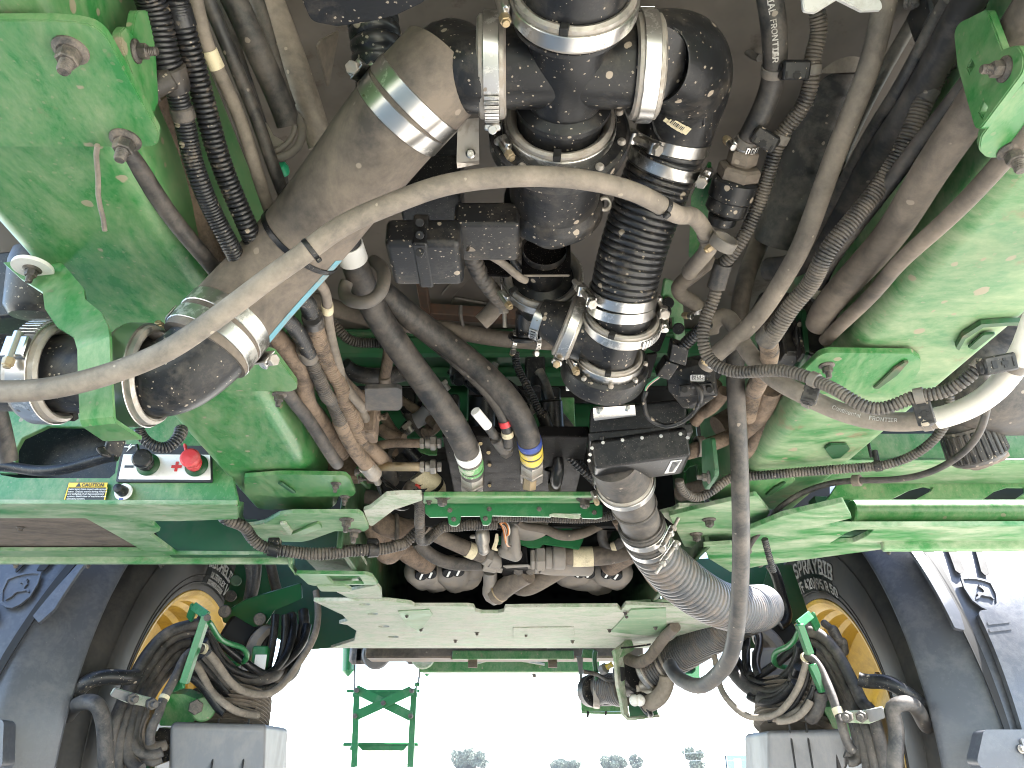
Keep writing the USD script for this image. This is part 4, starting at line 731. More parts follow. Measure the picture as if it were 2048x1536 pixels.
e0 = P(1209, 408, 1.13); part('lug_eye', torus(e0, V(.2, -.8, -.5), .0085, .0032), 'steel_dull', vl)
part('valve_base', plate('B 840,1385 1010,1365 1200,1440 1010,1400', .004, .002, dd='z.70'), 'plastic_black', vl) if False else None
fb = lambda u0, u1, v0, v1, d, depth, m, lab, r=.007: part('actuator', box8(P(u0, v1, d), P(u1, v1, d), P(u0, v0, d * 1.0) * 0 + P(u0, v1, d) + V(0, 0, (v1 - v0) / FPX * d * 1.02), V(0, depth, 0), r), m, S, lab)
fb(918, 1030, 408, 448, 1.10, .075, 'plastic_black', 'black gearbox arm between the motor box and the round valve')
ac = fb(783, 908, 446, 486, 1.07, .085, 'plastic_black', 'black motor box with mud spots left of the round valve', .009)
part('box_seam', [box8(P(829, 488, 1.062), P(850, 488, 1.062), P(829, 488, 1.062) + V(0, 0, .046), V(0, .10, 0), .004)] + [cyl(P(840, q, 1.055), P(840, q, 1.055) + V(.0, -.004, -.003), .006, 12) for q in (445, 470, 505)], 'plastic_black', ac)
part('valve_box', box8(P(800, 372, 1.13), P(912, 372, 1.13), P(800, 372, 1.13) + V(0, 0, .05), V(0, .10, 0), .006), 'plastic_clean', S, 'black box behind the tan hose, above the motor box')
part('valve_box', box8(P(836, 335, 1.2), P(915, 335, 1.2), P(836, 335, 1.2) + V(0, 0, .11), V(0, .06, 0), .006), 'plastic_clean', S, 'tall dark box between the brown hose and the valve')
stp = part('steel_bracket', ribbon(p3('B 705,700,1.06 700,950,1.08 705,985,1.085'), p3('B 830,690,1.06 832,940,1.08 832,960,1.09'), .003), 'steel_dull', S, 'small steel bracket with a bolt left of the centre valve')
bolt(P(941, 307, 1.066), unit(CAM - P(941, 307, 1.066)), .011, S, m='steel', stud=.4)
hose('thin_tube', 'e 320,320,1.14 420,325,1.15 560,400,1.17 740,510,1.19 880,630,1.20 1000,705,1.22', .0062, 'rubber_tan', S, 'thin tan tube from the motor box across the black tags', n=12)
hose('corrugated_hose', 'e 390,190,1.22 375,400,1.26 480,650,1.30 640,860,1.34 740,960,1.37', .0150, 'loom_dusty', S, 'grey corrugated hose behind the black tags', n=20, ribs=(.0115, .002, .7))
hose('corrugated_hose', 'e 870,240,1.24 900,400,1.27 950,560,1.30', .013, 'loom_dusty', S, n=18, ribs=(.01, .0016, .7))
hose('cable', 'e 720,230,1.22 800,380,1.23 930,560,1.26', .0055, 'plastic_black', S, n=10)
for spec, y, lab_ in (('e 955,225 1528,230 1532,640 1510,655 1000,655 958,620', 1.03, 'upper square black tag plate below the round valve'), ('e 928,660 1462,660 1466,1040 1440,1062 950,1040 930,1010', 1.12, 'lower square black tag plate below the round valve'), ('e 478,225 800,225 835,640 820,655 490,640 478,620', 1.075, 'left black tag plate below the round valve')):
    part('tag_plate', plate(spec, .004, .006, dd=f'y{y}'), 'black_block', S, lab_)
part('tag_plate_edge', bar(P(1045, 551.5, 'y1.027'), P(1140, 551, 'y1.027'), .005, .004), 'rubber_tan', S)
c4 = M(556); flange_clamp(c4, AY, .070, .034, S, (988, 605), 'flange clamp behind the black tag plates', notch=(1010, 600))
part('manifold_pipe', lathe([(.036, -.09), (.036, -.01), (.055, 0), (.056, .02), (.05, .05), (.04, .09)], c4, AY, 44), 'plastic_black', S, 'black pipe behind the tag plates')
part('clamp_bolt', [cyl(P(1008, 605, 1.38), P(1010, 655, 1.38), .0042, 12), hexa(P(1007, 615, 1.38), P(1008, 627, 1.38), .009)], 'steel_dull', S)
hose('drain_hose', 'e 700,950,1.48 600,1080,1.48 480,1200,1.48', .0165, 'rubber_tan', S, 'tan hose stub under the tank rim', n=18)
hose('thin_tube', 'e 240,1000,1.55 245,1150,1.55 275,1260,1.56', .004, 'rubber_grey', S, n=8)
pb = hose('spray_pipe', 'E -250,240,1.5 0,330,1.52 300,405,1.54 600,445,1.56 800,480,1.57 1000,508,1.58 1300,525,1.6 1800,530,1.64', .0172, 'rubber_brown', S, 'brown pipe running across under the tank rim', n=20)
hose('loom', 'a 600,480,1.55 720,620,1.55 840,710,1.56 1000,735,1.57 1260,760,1.58', .0105, 'loom_dusty', S, 'dark ribbed loom across behind the fat hoses', n=14, ribs=(.0052, .0014, .6))
st = hose('hose_stub', 'e 985,1080,1.42 980,1200,1.43 985,1330,1.45', .0160, 'plastic_black', S, 'short black pipe stub under the tag plates', n=22)
part('p_clamp', [torus(P(1049, 672, 1.45), V(0, .75, -.66), .026, .0055, a0=-1.7, a1=1.7)], 'plastic_black', S)
c, a, r = pb.near(1028, 688); worm_clamp(c, a, r, .010, S, (1027, 690), 'left small worm clamp on the brown cross pipe', tail=True); c, a, r = pb.near(1075, 689); worm_clamp(c, a, r, .010, S, (1074, 692), 'right small worm clamp on the brown cross pipe', tail=True)
# lower right tee
ce = [rc.at(1)[0]]
k0 = P(1246, 616, 1.215); AXR = unit(P(1205, 790, 1.36) - k0)
fl1 = P(1243, 640, 1.235); flange_clamp(fl1, AXR, .0625, .030, S, (1320, 650), 'flange clamp below the corrugated hose', notch=(1230, 665))
part('hose_tail', cyl(P(1246, 600, 1.20), fl1, .047, 40), 'plastic_black', S)
t2 = part('pipe_tee', [cyl(fl1, P(1214, 745, 1.325), .0395, 40), cyl(P(1226, 690, 1.28), P(1128, 652, 1.28), .040, 36), lathe([(.039, 0), (.049, .002), (.051, .006), (.047, .012), (.04, .014)], P(1219, 722, 1.305), AXR, 44)], 'plastic_black', S, 'black pipe tee right of the fat hoses')
flange_clamp(P(1141, 655, 1.28), unit(P(1226, 690, 1.28) - P(1128, 652, 1.28)), .057, .030, S, (1120, 705), 'steel flange clamp seen edge on at the lower tee')
part('reducer', lathe([(0, 0), (.03, 0), (.034, .02), (.048, .07), (.048, .09)], P(1080, 632, 1.29), P(1140, 655, 1.28) - P(1080, 632, 1.29), 36), 'plastic_black', S, 'black cone between the tag plates and the steel clamp')
c, a = P(1081, 640, 1.29), unit(P(1141, 655, 1.28) - P(1080, 632, 1.29)); worm_clamp(c, a, .031, .016, S, (1075, 675), 'worm clamp on the black cone')
fl2 = P(1217, 713, 1.31); flange_clamp(fl2, AXR, .0600, .030, S, (1137, 730), 'flange clamp above the actuator valve', notch=(1213, 765))
v2 = P(1211, 724, 1.325); lv = part('control_valve', [lathe([(.045, -.008), (.068, -.010), (.074, -.006), (.0755, .004), (.0755, .022), (.0745, .030), (.066, .036), (.0, .038)], v2, AXR, 56)], 'plastic_black', S, 'black round valve behind the actuator box')
bx, by, bz_ = basis(AXR)
for k in range(9):
    w = 2 * math.pi * k / 9; part('rivet', lathe([(0, -.014), (.003, -.014), (.0048, -.011), (.005, -.008)], v2 + .067 * (math.cos(w) * bx + math.sin(w) * by), AXR, 12), 'steel_dull', lv)
part('small_label', cbox(P(1135, 770, 1.35), (.006, .003, .022), ch=.0008), 'label_white', lv)
part('tag_plate', poly_plate([P(*q) for q in pp('c 1010,685,1.30 1130,620,1.30 1430,430,1.27 1530,490,1.29 1400,840,1.34 1350,855,1.34')], .004, .005), 'black_block', S, 'upper slanted black tag plate right of the lower tee')
part('tag_plate', poly_plate([P(*q) for q in pp('c 890,1010,1.36 1140,880,1.36 1390,860,1.36 1290,1150,1.40 1235,1170,1.40')], .004, .005), 'black_block', S, 'lower slanted black tag plate right of the lower tee')
ab = part('actuator', box8(P(1197, 930, 1.55), P(1372, 905, 1.52), P(1190, 889, 1.555), P(1194, 962, 1.66) - P(1197, 930, 1.55), .009), 'plastic_clean', S, 'black actuator box with white labels above the rubber elbow')
A1, A2 = P(1182, 880, 1.56), P(1382, 862, 1.53); fw = unit(P(1194, 962, 1.66) - P(1197, 930, 1.55)); upv = unit(P(1190, 889, 1.555) - P(1197, 930, 1.55))
part('box_flange', rbox([A1, A2, A1 + fw * .13, A2 + fw * .12, A1 + upv * .012, A2 + upv * .012, A1 + fw * .13 + upv * .012], .004), 'plastic_clean', ab)
part('box_lid', box8(P(1184, 868, 1.565), P(1366, 850, 1.535), P(1186, 822, 1.57), fw * .11, .006), 'plastic_clean', ab)
for (u, v) in ((1206, 885), (1245, 880), (1284, 875.5), (1322, 872), (1361, 868), (1184, 896), (1180, 909), (1178, 921), (1375, 875)):
    k = (u - 1182) / 200; part('screw', cyl(P(u, v, 1.545 - .03 * k), P(u, v, 1.536 - .03 * k), .0036, 12), 'steel', ab)
for u, v in ((1205, 872), (1243, 867), (1281, 862), (1322, 858)): part('box_boss', cyl(P(u, v, 1.553), P(u, v + 9, 1.553), .006, 12), 'plastic_clean', ab)
fbl, fbr, bk = P(1197, 930, 1.55), P(1372, 905, 1.52), P(1194, 962, 1.66) - P(1197, 930, 1.55); ed = unit(fbl - fbr); dwn = unit(np.cross(ed, bk)); dwn = dwn if dwn[2] < 0 else -dwn
bp_ = lambda s_, t_, o_=.0098: fbr + ed * s_ + bk * t_ + dwn * o_
part('box_label', poly_plate([bp_(.008, .10), bp_(.030, .08), bp_(.034, .80), bp_(.012, .82)], -.0008, .001, ch=0), 'label_white', ab)
part('barcode', [poly_plate([bp_(.010 + .001 * k, .14 + .07 * k, .0115), bp_(.027, .14 + .07 * k, .0115), bp_(.027, .17 + .07 * k, .0115), bp_(.010 + .001 * k, .17 + .07 * k, .0115)], -.0004, ch=0) for k in range(9)], 'label_dark', ab)
part('box_label', poly_plate([P(*q) for q in pp('d 640,590,1.556 665,572,1.55 698,690,1.585 650,800,1.62 612,690,1.59')], -.0012, .001, ch=0), 'label_white', ab) if False else None
sp = part('steel_bracket', ribbon(p3('d 620,95,1.43 628,215,1.45 640,242,1.46'), p3('d 1110,60,1.42 1120,165,1.44 1125,185,1.45'), .004), 'steel', S, 'shiny steel bracket with two bolts on top of the actuator')
for x, y in ((700, 120), (1028, 90)):
    u, v = 1080 + x / 5.851, 800 + y / 5.851; bolt(P(u, v, 1.43), unit(CAM - P(u, v, 1.43)), .0125, S, m='steel', stud=.5)
# rubber elbow, its clamps and the big corrugated hose
el = Tube(p3('O 1226,915,1.60 1243,948,1.66 1258,985,1.72 1270,1015,1.77 1281,1045,1.83 1292,1070,1.88'), [.055, .060, .0560, .0480, .0480, .0475], n=44, seg=36)
part('rubber_elbow', el.mesh, 'rubber_grey', S, 'smooth black rubber elbow under the actuator box')
c, a, r = el.near(1250, 968); flange_clamp(c, a, .066, .03, S, (1205, 985), 'flange clamp between the actuator and the rubber elbow')
part('flange_lip', torus(el.near(1270, 1010)[0], el.near(1270, 1010)[1], .0500, .0035, n=40), 'rubber_grey', S)
for u, v in ((1288, 1056), (1296, 1075), (1302, 1092)): pass
bigh = Tube(p3('O 1283,1050,1.84 1297,1085,1.90 1322,1120,1.99 1366,1163,2.12 1420,1200,2.27 1472,1217,2.46 1512,1216,2.70 1522,1214,2.92 1505,1224,3.08 1462,1248,3.14'), [.0510, .060, .0670, .069, .071, .075, .080, .082, .080, .078], n=48, ribs=(.0265, .0130, .42))
part('corrugated_hose', bigh.mesh, 'hose_big_grey', S, 'big grey corrugated hose looping at the lower right', smooth=75)
cuff = Tube(p3('O 1281,1045,1.83 1291,1070,1.868 1302,1091,1.912'), .0535, n=44, seg=12); part('hose_cuff', cuff.mesh, 'rubber_grey', S, 'rubber cuff under the two lower bolt clamps')
for k in (.12, .5, .9):
    c, a, r = cuff.at(k); part('cuff_ridge', torus(c, a, .0535, .004, n=40), 'rubber_grey', S)
c, a, r = cuff.at(.3); bolt_clamp(c, a, .0550, .021, S, (1293, 1062), 'upper bolt clamp on the rubber cuff, with a rusty pin', rod=.06, side=-1)
c, a, r = cuff.at(.72); bolt_clamp(c, a, .0550, .021, S, (1312, 1090), 'lower bolt clamp on the rubber cuff, with a rusty pin', rod=.06, side=1)
for u, v, d in ((1298, 1067, 1.80), (1316, 1094, 1.86)): part('rusty_pin', cyl(P(u - 10, v + 3, d), P(u + 10, v - 3, d), .006, 12), 'rusty', S)
bh2 = hose('corrugated_hose', 'O 1490,1228,3.08 1440,1260,3.16 1390,1293,3.28 1340,1322,3.36 1290,1350,3.42', [.078, .076, .072, .070, .070], 'hose_big_grey', S, 'grey finely ribbed hose running down to the green front box', n=40, ribs=(.0140, .0062, .5))
c, a, r = bh2.near(1298, 1345); flange_clamp(c, a, .083, .03, S, (1320, 1370), 'clamp where the ribbed hose meets the front box')
for u, v in ((1330, 1328), (1340, 1320)):
    c, a, r = bh2.near(u, v); part('cable_tie', ring(c, a, .079, .005, .012, 36), 'steel_dull', S)
# ================================================================ hoses and pipes along the right rail
HR = lambda *a, **k: hose(*a, **k)
r1 = hose('spray_pipe', 'C 2300,-250,z.645 1990,260,z.645 1745,640,z.645 1500,1000,z.645 1250,1390,z.645 G 960,235,z.65 850,415,z.65', .0215, 'rubber_brown', S, 'thick dark brown pipe along the right rail', n=24)
hose('spray_pipe', 'C 2350,350,z.588 2100,720,z.588 1880,990,z.588 1590,1290,z.590 1320,1536,z.60 G 1180,222,z.61 1000,400,z.62 885,515,z.625', .0108, 'rubber_brown', S, 'thin brown pipe nearest the right rail', n=16)
p = hose('spray_pipe', 'C 2100,-80,z.68 1730,470,z.68 1400,890,z.68 1130,1240,z.68 950,1480,z.68 G 835,265,z.68', .0105, 'rubber_grey', S, 'grey pipe with a cream ring left of the thick brown pipe', n=16); part('tag_sleeve', p.sleeve(.955, .985, .0012), 'tape_cream', p.path)
c8 = P(1348 + 850 / 2.9257, 505 + 440 / 2.9257, 'z.67'); cb = part('pipe_bulkhead', [cbox(c8 + V(0, .06, .03), (.16, .06, .13), ch=.006)], 'plastic_black', S, 'black ribbed clamp block where the right pipes end')
for dx in (-.06, -.03, .03, .06): part('rib', cbox(c8 + V(dx, .025, -.02), (.006, .03, .05), ch=.001), 'plastic_black', cb)
part('block_ring', torus(c8 + V(.0, .02, -.005), V(0, 1, .2), .034, .006), 'plastic_black', cb)
rl = hose('loom', 'C 1830,-120,.90 1800,-20,.91 1720,130,.925 1655,255,.94 1640,290,.945', .0175, 'loom_dusty', S, 'wide grey ribbed loom at the upper right', n=22, ribs=(.0050, .0014, .6))
part('loom_adapter', cyl(*[P(*q) for q in pp('C 1655,255,.94 1570,380,.955')], .0185, 24, .0150), 'loom_dusty', S, 'smooth grey adapter joining two sizes of loom on the right')
hose('loom', 'C 1590,350,.952 1530,460,.965 1460,600,.975 1350,850,.99 1205,1085,1.01 1050,1280,1.02 880,1500,1.04 G 800,180,1.07 700,300,1.09 610,430,1.11 560,500,1.13', [.0128, .0125, .0122, .0125, .0130, .0140], 'loom_dusty', S, 'long grey ribbed loom slanting along the right pipes', n=20, ribs=(.0044, .0012, .6))
part('tape_wrap', cyl(*[P(*q) for q in pp('C 1505,510,.968 1460,590,.975')], .0136, 20), 'rubber_grey', S)
part('loom_collar', cyl(*[P(*q) for q in pp('G 580,455,1.12 530,520,1.14')], .0165, 22), 'loom_dusty', S)
hose('loom', 'G 545,510,1.14 560,590,1.18 530,690,1.25 470,810,1.36 f 1010,50,1.48 950,260,1.55 910,430,1.60', [.0140, .0145, .0160, .0175], 'loom_mud', S, 'muddy loom below its collar on the right', n=18, ribs=(.0052, .0014, .6))
hose('spray_pipe', 'f 1180,90,1.52 1100,310,1.58 1000,470,1.64 900,620,1.70', .0225, 'rubber_mud', S, 'thick mud-caked pipe beside the grey hanging hose'); hose('spray_pipe', 'f 1440,130,1.50 1330,260,1.55 1180,450,1.61 1040,650,1.66 880,860,1.72', .0145, 'rubber_mud', S, 'muddy pipe just left of the right rail front')
g5 = hose('supply_hose', 'C 1290,-140,.97 1240,0,.98 1185,240,1.0 1085,550,1.03 965,850,1.06 855,1150,1.09 740,1450,1.13 G 660,120,1.17 560,280,1.20 430,440,1.23 290,560,1.26 185,665,1.29', [.0145, .0145, .0145, .0142, .0140], 'rubber_tan', S, 'tan hose slanting down from the top right to the black sensor box', n=20, seg=90)
c, a, r = g5.at(.965); worm_clamp(c, a, r, .011, S, (1418, 757), 'worm clamp at the end of the tan hose by the sensor box', tail=False)
hose('conduit', 'C 1500,-60,1.15 1405,110,1.16 1260,360,1.18 1120,620,1.22 1000,880,1.27 880,1150,1.33', .0100, 'rubber_grey', S, 'thin grey conduit deep among the right hoses'); hose('conduit', 'C 1620,-20,.90 1490,200,.95 1340,480,.99 1190,720,1.06 1030,1000,1.14 860,1310,1.24 700,1560,1.32', .0095, 'loom_dusty', S, 'second grey conduit deep among the right hoses')
hose('spray_pipe', 'C 1790,-100,.84 1620,200,.91 1470,480,.97 1280,780,1.05 1070,1100,1.16 870,1420,1.28 G 560,100,1.42', [.0185, .0190, .0205, .0225], 'rubber_grey', S, 'dark pipe deep behind the slanting loom', n=22)
hose('vent_pipe', 'C 1080,-80,1.28 1030,60,1.28 985,220,1.29 955,400,1.31', .058, 'rubber_tan', S, 'fat beige tank outlet at the top right', n=32)
hose('vent_pipe', 'C 955,380,1.31 900,560,1.34 800,850,1.38 700,1150,1.42 610,1420,1.46', [.0490, .0500, .0500, .0480], 'rubber_grey', S, 'fat black ribbed hose under the beige tank outlet', n=32, ribs=(.045, .0025, .3))
hose('vent_pipe', 'C 640,-60,1.5 480,300,1.5 440,620,1.5 430,900,1.5', .040, 'tank_sheet', S, n=24); hose('vent_pipe', 'C 800,-60,1.45 690,160,1.45 640,420,1.45 600,800,1.48', .030, 'tank_sheet', S, n=24); hose('vent_pipe', 'C 330,-160,1.4 300,20,1.4 180,180,1.4 60,330,1.4', .034, 'tank_sheet', S, n=24)
hose('thin_tube', 'C 350,170,1.25 390,250,1.25 440,310,1.24 500,340,1.22', .006, 'rubber_grey', S, n=10)
fh = hose('supply_hose', 'C 540,-110,.97 562,0,.975 583,150,.985 592,310,1.0 575,480,1.03 520,640,1.05 455,770,1.07 410,870,1.09', [.0165, .0165, .0155, .0150, .0150], 'rubber_grey', S, 'grey hose with pale lettering at the upper right', n=24, seg=60)
mk = V(*P(1552, 100, .9))
part('lettering', fh.text('FRONTIER', .0066, fh.k(1552, 36), P(1561, 60, .80), flip=False), 'faded_print', fh.path); part('lettering', fh.text('A', .0075, fh.k(1556, 96), P(1561, 60, .80)), 'faded_print', fh.path); part('lettering', fh.text('IAL', .0075, fh.k(1545, -4), P(1561, 60, .80)), 'faded_print', fh.path)
lm2 = hose('loom', 'C 820,-40,.99 838,80,1.0 845,200,1.01 812,340,1.02 800,480,1.03 735,650,1.05 640,780,1.07 575,940,1.09 530,1100,1.11 450,1300,1.13 330,1500,1.15 G 290,60,1.16', [.0112, .0110, .0105, .0100, .0100], 'loom_dusty', S, 'dusty ribbed loom beside the lettered hose', n=18, ribs=(.0046, .0012, .6))
for (x, y, d, ang, lab) in ((705, 410, .995, 0, 'upper black spacer clip joining the lettered hose and the loom'), (530, 815, 1.055, .55, 'lower black spacer clip joining the lettered hose and the loom')):
    o = P(1348 + x / 2.9257, y / 2.9257, d); xx = unit(P(1348 + x / 2.9257 + math.cos(ang) * 9, y / 2.9257 + math.sin(ang) * 9, d) - o); nn = unit(CAM - o); nn = unit(nn - xx * (nn @ xx)); yy = np.cross(nn, xx)
    cp = part('spacer_clip', [cbox(o, (.036, .024, .022), xx, yy, nn, ch=.003), cbox(o + yy * .004 - nn * .004, (.040, .017, .020), xx, yy, nn, ch=.005)], 'plastic_black', S, lab)
    part('clip_window', [cbox(o - yy * .006 + nn * .0112, (.006, .010, .001), xx, yy, nn, ch=.0002), cbox(o - yy * .006 + nn * .0114, (.010, .005, .001), xx, yy, nn, ch=.0002), cbox(o - yy * .006 + nn * .0113 + xx * .013, (.003, .009, .001), xx, yy, nn, ch=.0002), cbox(o - yy * .006 + nn * .0113 - xx * .013, (.003, .009, .001), xx, yy, nn, ch=.0002)], 'dark_cavity', cp)
    for tb, uv in ((fh, (1348 + x / 2.9257 - 44, y / 2.9257)), (lm2, (1348 + x / 2.9257 + 36, y / 2.9257))):
        c, a, r = tb.near(*uv); part('clip_strap', ring(c, a, r + .0018, .0025, .013, 28), 'tie_grey', cp)
c, a, r = fh.at(.96); worm_clamp(c, a, r, .012, S, (1467, 290), 'worm clamp at the lower end of the lettered hose')
q = [P(*w) for w in pp('C 412,880,1.09 392,960,1.10 370,1030,1.11 350,1090,1.12 325,1170,1.13 290,1250,1.14 275,1310,1.15')]
cpl = part('hose_coupler', [hexa(q[0], q[1], .0215), cyl(q[0] + (q[1] - q[0]) * .85, q[1] + (q[2] - q[1]) * .15, .017, 24), hexa(q[1] + (q[2] - q[1]) * .1, q[2] + (q[3] - q[2]) * .3, .0310)], 'rubber_brown', S, 'muddy hex coupler below the lettered hose', smooth=25)
part('coupler_body', [cyl(q[2] + (q[3] - q[2]) * .2, q[4], .0330, 32), cyl(q[4] - (q[4] - q[3]) * .15, q[5], .0300, 32), cyl(q[5], q[6], .021, 28)], 'plastic_black', cpl)
# loom that continues with the white hose
l3 = hose('loom', 'G 290,60,1.16 270,120,1.17 245,210,1.18', .0140, 'rubber_grey', S, 'taped black section of the hanging loom', n=18)
l4 = hose('loom', 'G 245,205,1.18 225,290,1.185 182,400,1.19 170,510,1.19 200,610,1.19 290,680,1.18 420,700,1.16 570,690,1.13 720,708,1.10 850,758,1.075 960,812,1.05 1060,872,1.035 1170,912,1.025 1290,892,1.015 1420,842,1.0 1560,820,.985 1680,762,.97 1790,665,.96', [.0098, .0098, .0092, .0088, .0085], 'loom_dusty', S, 'dusty split loom hanging in a wave in front of the right rail', n=18, ribs=(.0054, .0014, .55))
wh = hose('supply_hose', 'G 215,470,1.30 245,395,1.29 300,375,1.28 370,470,1.26 450,600,1.23 590,740,1.19 750,830,1.16 850,880,1.145 1000,940,1.12 1200,985,1.09 1440,985,1.06 1650,938,1.03 1850,828,1.0 1980,680,.97 2060,540,.95 2120,380,.94 2300,150,.95 2700,-150,1.0', [.0140, .0140, .0138, .0135, .0138, .0142, .0145], 'rubber_tan', S, 'pale lettered hose hanging in a bow across the right rail', n=22, seg=130)
i0 = int(.66 * 110); w2 = Tube(wh.c[[int(q) for q in np.linspace(wh.k(1870, 833) * (len(wh.c) - 1), len(wh.c) - 1, 14)]], .0150, n=24, seg=70); w2.path = part('braided_sleeve', w2.mesh, 'hose_white', wh.path, 'bright white sunlit end of the hose')
fp = P(1760, 760, .85)
part('lettering', wh.text('Continental', .0056, wh.k(1667, 827), fp, bold=False), 'faded_print', wh.path); part('lettering', wh.text('FRONTIER', .0052, wh.k(1745, 845), fp), 'faded_print', wh.path)
for (u, v, d, uv1, uv2, lab) in ((1626, 784, 1.10, (1632, 752), (1615, 808), 'left spacer clip between the wavy loom and the pale hose'), (1848, 812, 1.01, (1838, 792), (1853, 842), 'middle spacer clip between the wavy loom and the pale hose'), (1983, 724, .955, (1962, 735), (2012, 725), 'right spacer clip at the sunlit end of the pale hose')):
    a_, b_ = P(*uv1, d), P(*uv2, d); o = (a_ + b_) / 2; yy = unit(a_ - b_); nn = unit(CAM - o); nn = unit(nn - yy * (nn @ yy)); xx = np.cross(yy, nn)
    o = o + nn * .006
    cp = part('spacer_clip', [cbox(o, (.022, .040, .022), xx, yy, nn, ch=.002), cbox(o, (.019, .046, .015), xx, yy, nn, ch=.004)], 'plastic_black', S, lab)
    part('clip_window', [cbox(o + nn * .0112 - yy * .004, (.012, .004, .001), xx, yy, nn, ch=.0002), cbox(o + nn * .0114 - yy * .004, (.005, .009, .001), xx, yy, nn, ch=.0002), cbox(o + nn * .0113 + yy * .009, (.010, .006, .001), xx, yy, nn, ch=.0002), cbox(o + nn * .0113 - yy * .0145, (.012, .002, .001), xx, yy, nn, ch=.0002)], 'dark_cavity', cp)
    for tb, uv in ((wh, uv2), (l4, uv1)):
        c, a, r = tb.near(*uv); part('clip_strap', ring(c, a, r + .0020, .0026, .012, 28), 'tie_grey', cp)
zz = hose('drain_hose', 'C 205,1420,1.10 185,1480,1.13 100,1590,1.20 G 200,50,1.22 110,130,1.25 28,205,1.28 55,255,1.30 110,290,1.31 145,340,1.32', [.0118, .0120, .0125, .0130], 'rubber_tan', S, 'tan zigzag hose below the grey loop clip', n=18, seg=60)
c, a, r = zz.at(.98); worm_clamp(c, a, r, .008, S, (1385, 628), 'small worm clamp at the end of the zigzag hose', tail=False)
lv_ = hose('supply_hose', 'G 520,-260,1.55 500,-60,1.50 430,120,1.44 385,330,1.41 365,560,1.40', [.0190,.0185,.0170,.0165,.0162], 'rubber_brown', S, 'upper brown part of the long hanging hose', n=20)
vh = hose('supply_hose', 'G 365,540,1.395 358,700,1.40 372,1000,1.42 388,1400,1.46 J 392,150,1.50 390,400,1.56 370,680,1.65 330,880,1.74 255,990,1.84 150,1055,1.95 60,1030,2.04 5,985,2.10 -25,930,2.14', [.0163, .0166, .0170, .0176, .0182, .0188, .0192, .0192], 'rubber_grey', S, 'long grey hose hanging down in front of the right side', n=24, seg=120)
l5 = hose('loom', 'G 30,1330,1.70 60,1400,1.72 140,1432,1.74 250,1375,1.74 330,1322,1.74 450,1308,1.72 620,1295,1.70 800,1280,1.68 1100,1258,1.64 1230,1243,1.62 1400,1185,1.59 1550,1060,1.55 1605,950,1.53 1608,820,1.52', [.0105, .0105, .0100, .0095], 'loom_dusty', S, 'dusty ribbed loom running right to the rubber mount', n=16, ribs=(.0064, .0014, .55))
c, a, r = l5.near(1757, 938); part('clip_strap', [ring(c, a, r + .002, .003, .014, 24), cyl(c + V(0, 0, .005), c + V(0, 0, .035), .006, 12), cyl(c + V(-.01, 0, .02), c + V(-.01, 0, .055), .0035, 10)], 'plastic_black', S, 'black clip on the loom that runs to the rubber mount')
cb5 = hose('cable', 'J 440,270,2.0 480,180,1.95 590,50,1.88 G 600,1510,1.84 700,1435,1.80 880,1360,1.76 1050,1335,1.72 1250,1330,1.66 1450,1300,1.60 1640,1210,1.53 1770,1080,1.46 1830,910,1.38 1838,760,1.30 1815,690,1.24', .0068, 'rubber_grey', S, 'thin grey cable curving round the rubber mount', n=12, seg=80)
c, a, r = cb5.near(1708, 962); part('clip_strap', ring(c, a, r + .006, .005, .018, 24), 'rubber_brown', S)
hose('conduit_end', 'J 530,195,1.9 555,290,1.92 582,385,1.94', .0085, 'loom_black', S, 'short threaded stub hanging under the right beam', n=14, ribs=(.006, .0014, .6))
part('white_clip', plate('C 745,-80 760,60 830,70 960,-10 1100,60 1225,55 1215,10 1150,-80', .006, .004, dd=.93), 'white_plastic', S, 'white plastic piece at the top edge, right of the centre')
part('cable_block', [cbox(P(1860, 30, .96), (.03, .05, .05), ch=.004), cbox(P(1890, 28, .97), (.03, .05, .05), ch=.004)], 'plastic_black', S, 'pair of black clamp blocks at the upper right')
part('gusset', plate('C 1395,60 1420,-40 1520,-40 1440,150', .006, .003, dd=.98), 'green_paint', S); bolt(P(1822, 4, .96), V(0, -.5, -1), .016, S)
# sensor box with cable loop, connector with coloured wires, right of the lower valve
sb = part('sensor_box', [rbox([P(*w) for w in pp('c 1530,1080,1.40 1640,960,1.40 2010,970,1.38 2040,1330,1.38 1850,1470,1.42 1690,1460,1.42 1530,1270,1.41')] + [P(*w) + V(0, .03, .03) for w in pp('c 1560,1080,1.40 2010,980,1.38 1850,1440,1.42')], .006)], 'plastic_black', S, 'black sensor box with a small white label and a cable loop')
part('box_label', poly_plate([P(*w) for w in pp('c 1757,1108,1.372 1925,1108,1.368 1928,1188,1.374 1757,1180,1.378')], -.001, .003, ch=0), 'label_white', sb)
for k, t_ in enumerate(('A41 4 0967', 'EX 5045')): part('lettering', flat_text(t_, .0042, P(1080 + 1775 / 5.851, 560 + (1138 + 26 * k) / 5.851, 1.366), P(1400, 752, 1.366) - P(1385, 752, 1.37), P(1390, 740, 1.366) - P(1390, 752, 1.37), .0004), 'label_dark', sb)
part('box_rim', rbox([P(*w) for w in pp('c 1650,1250,1.375 1990,1215,1.365 2020,1320,1.372 1640,1340,1.38')], .004), 'plastic_clean', sb)
for x in (1690, 1880, 1985): part('box_screw', cyl(P(1080 + x / 5.851, 560 + 1285 / 5.851, 1.36), P(1080 + x / 5.851, 560 + 1285 / 5.851, 1.352), .006, 14), 'dark_cavity', sb)
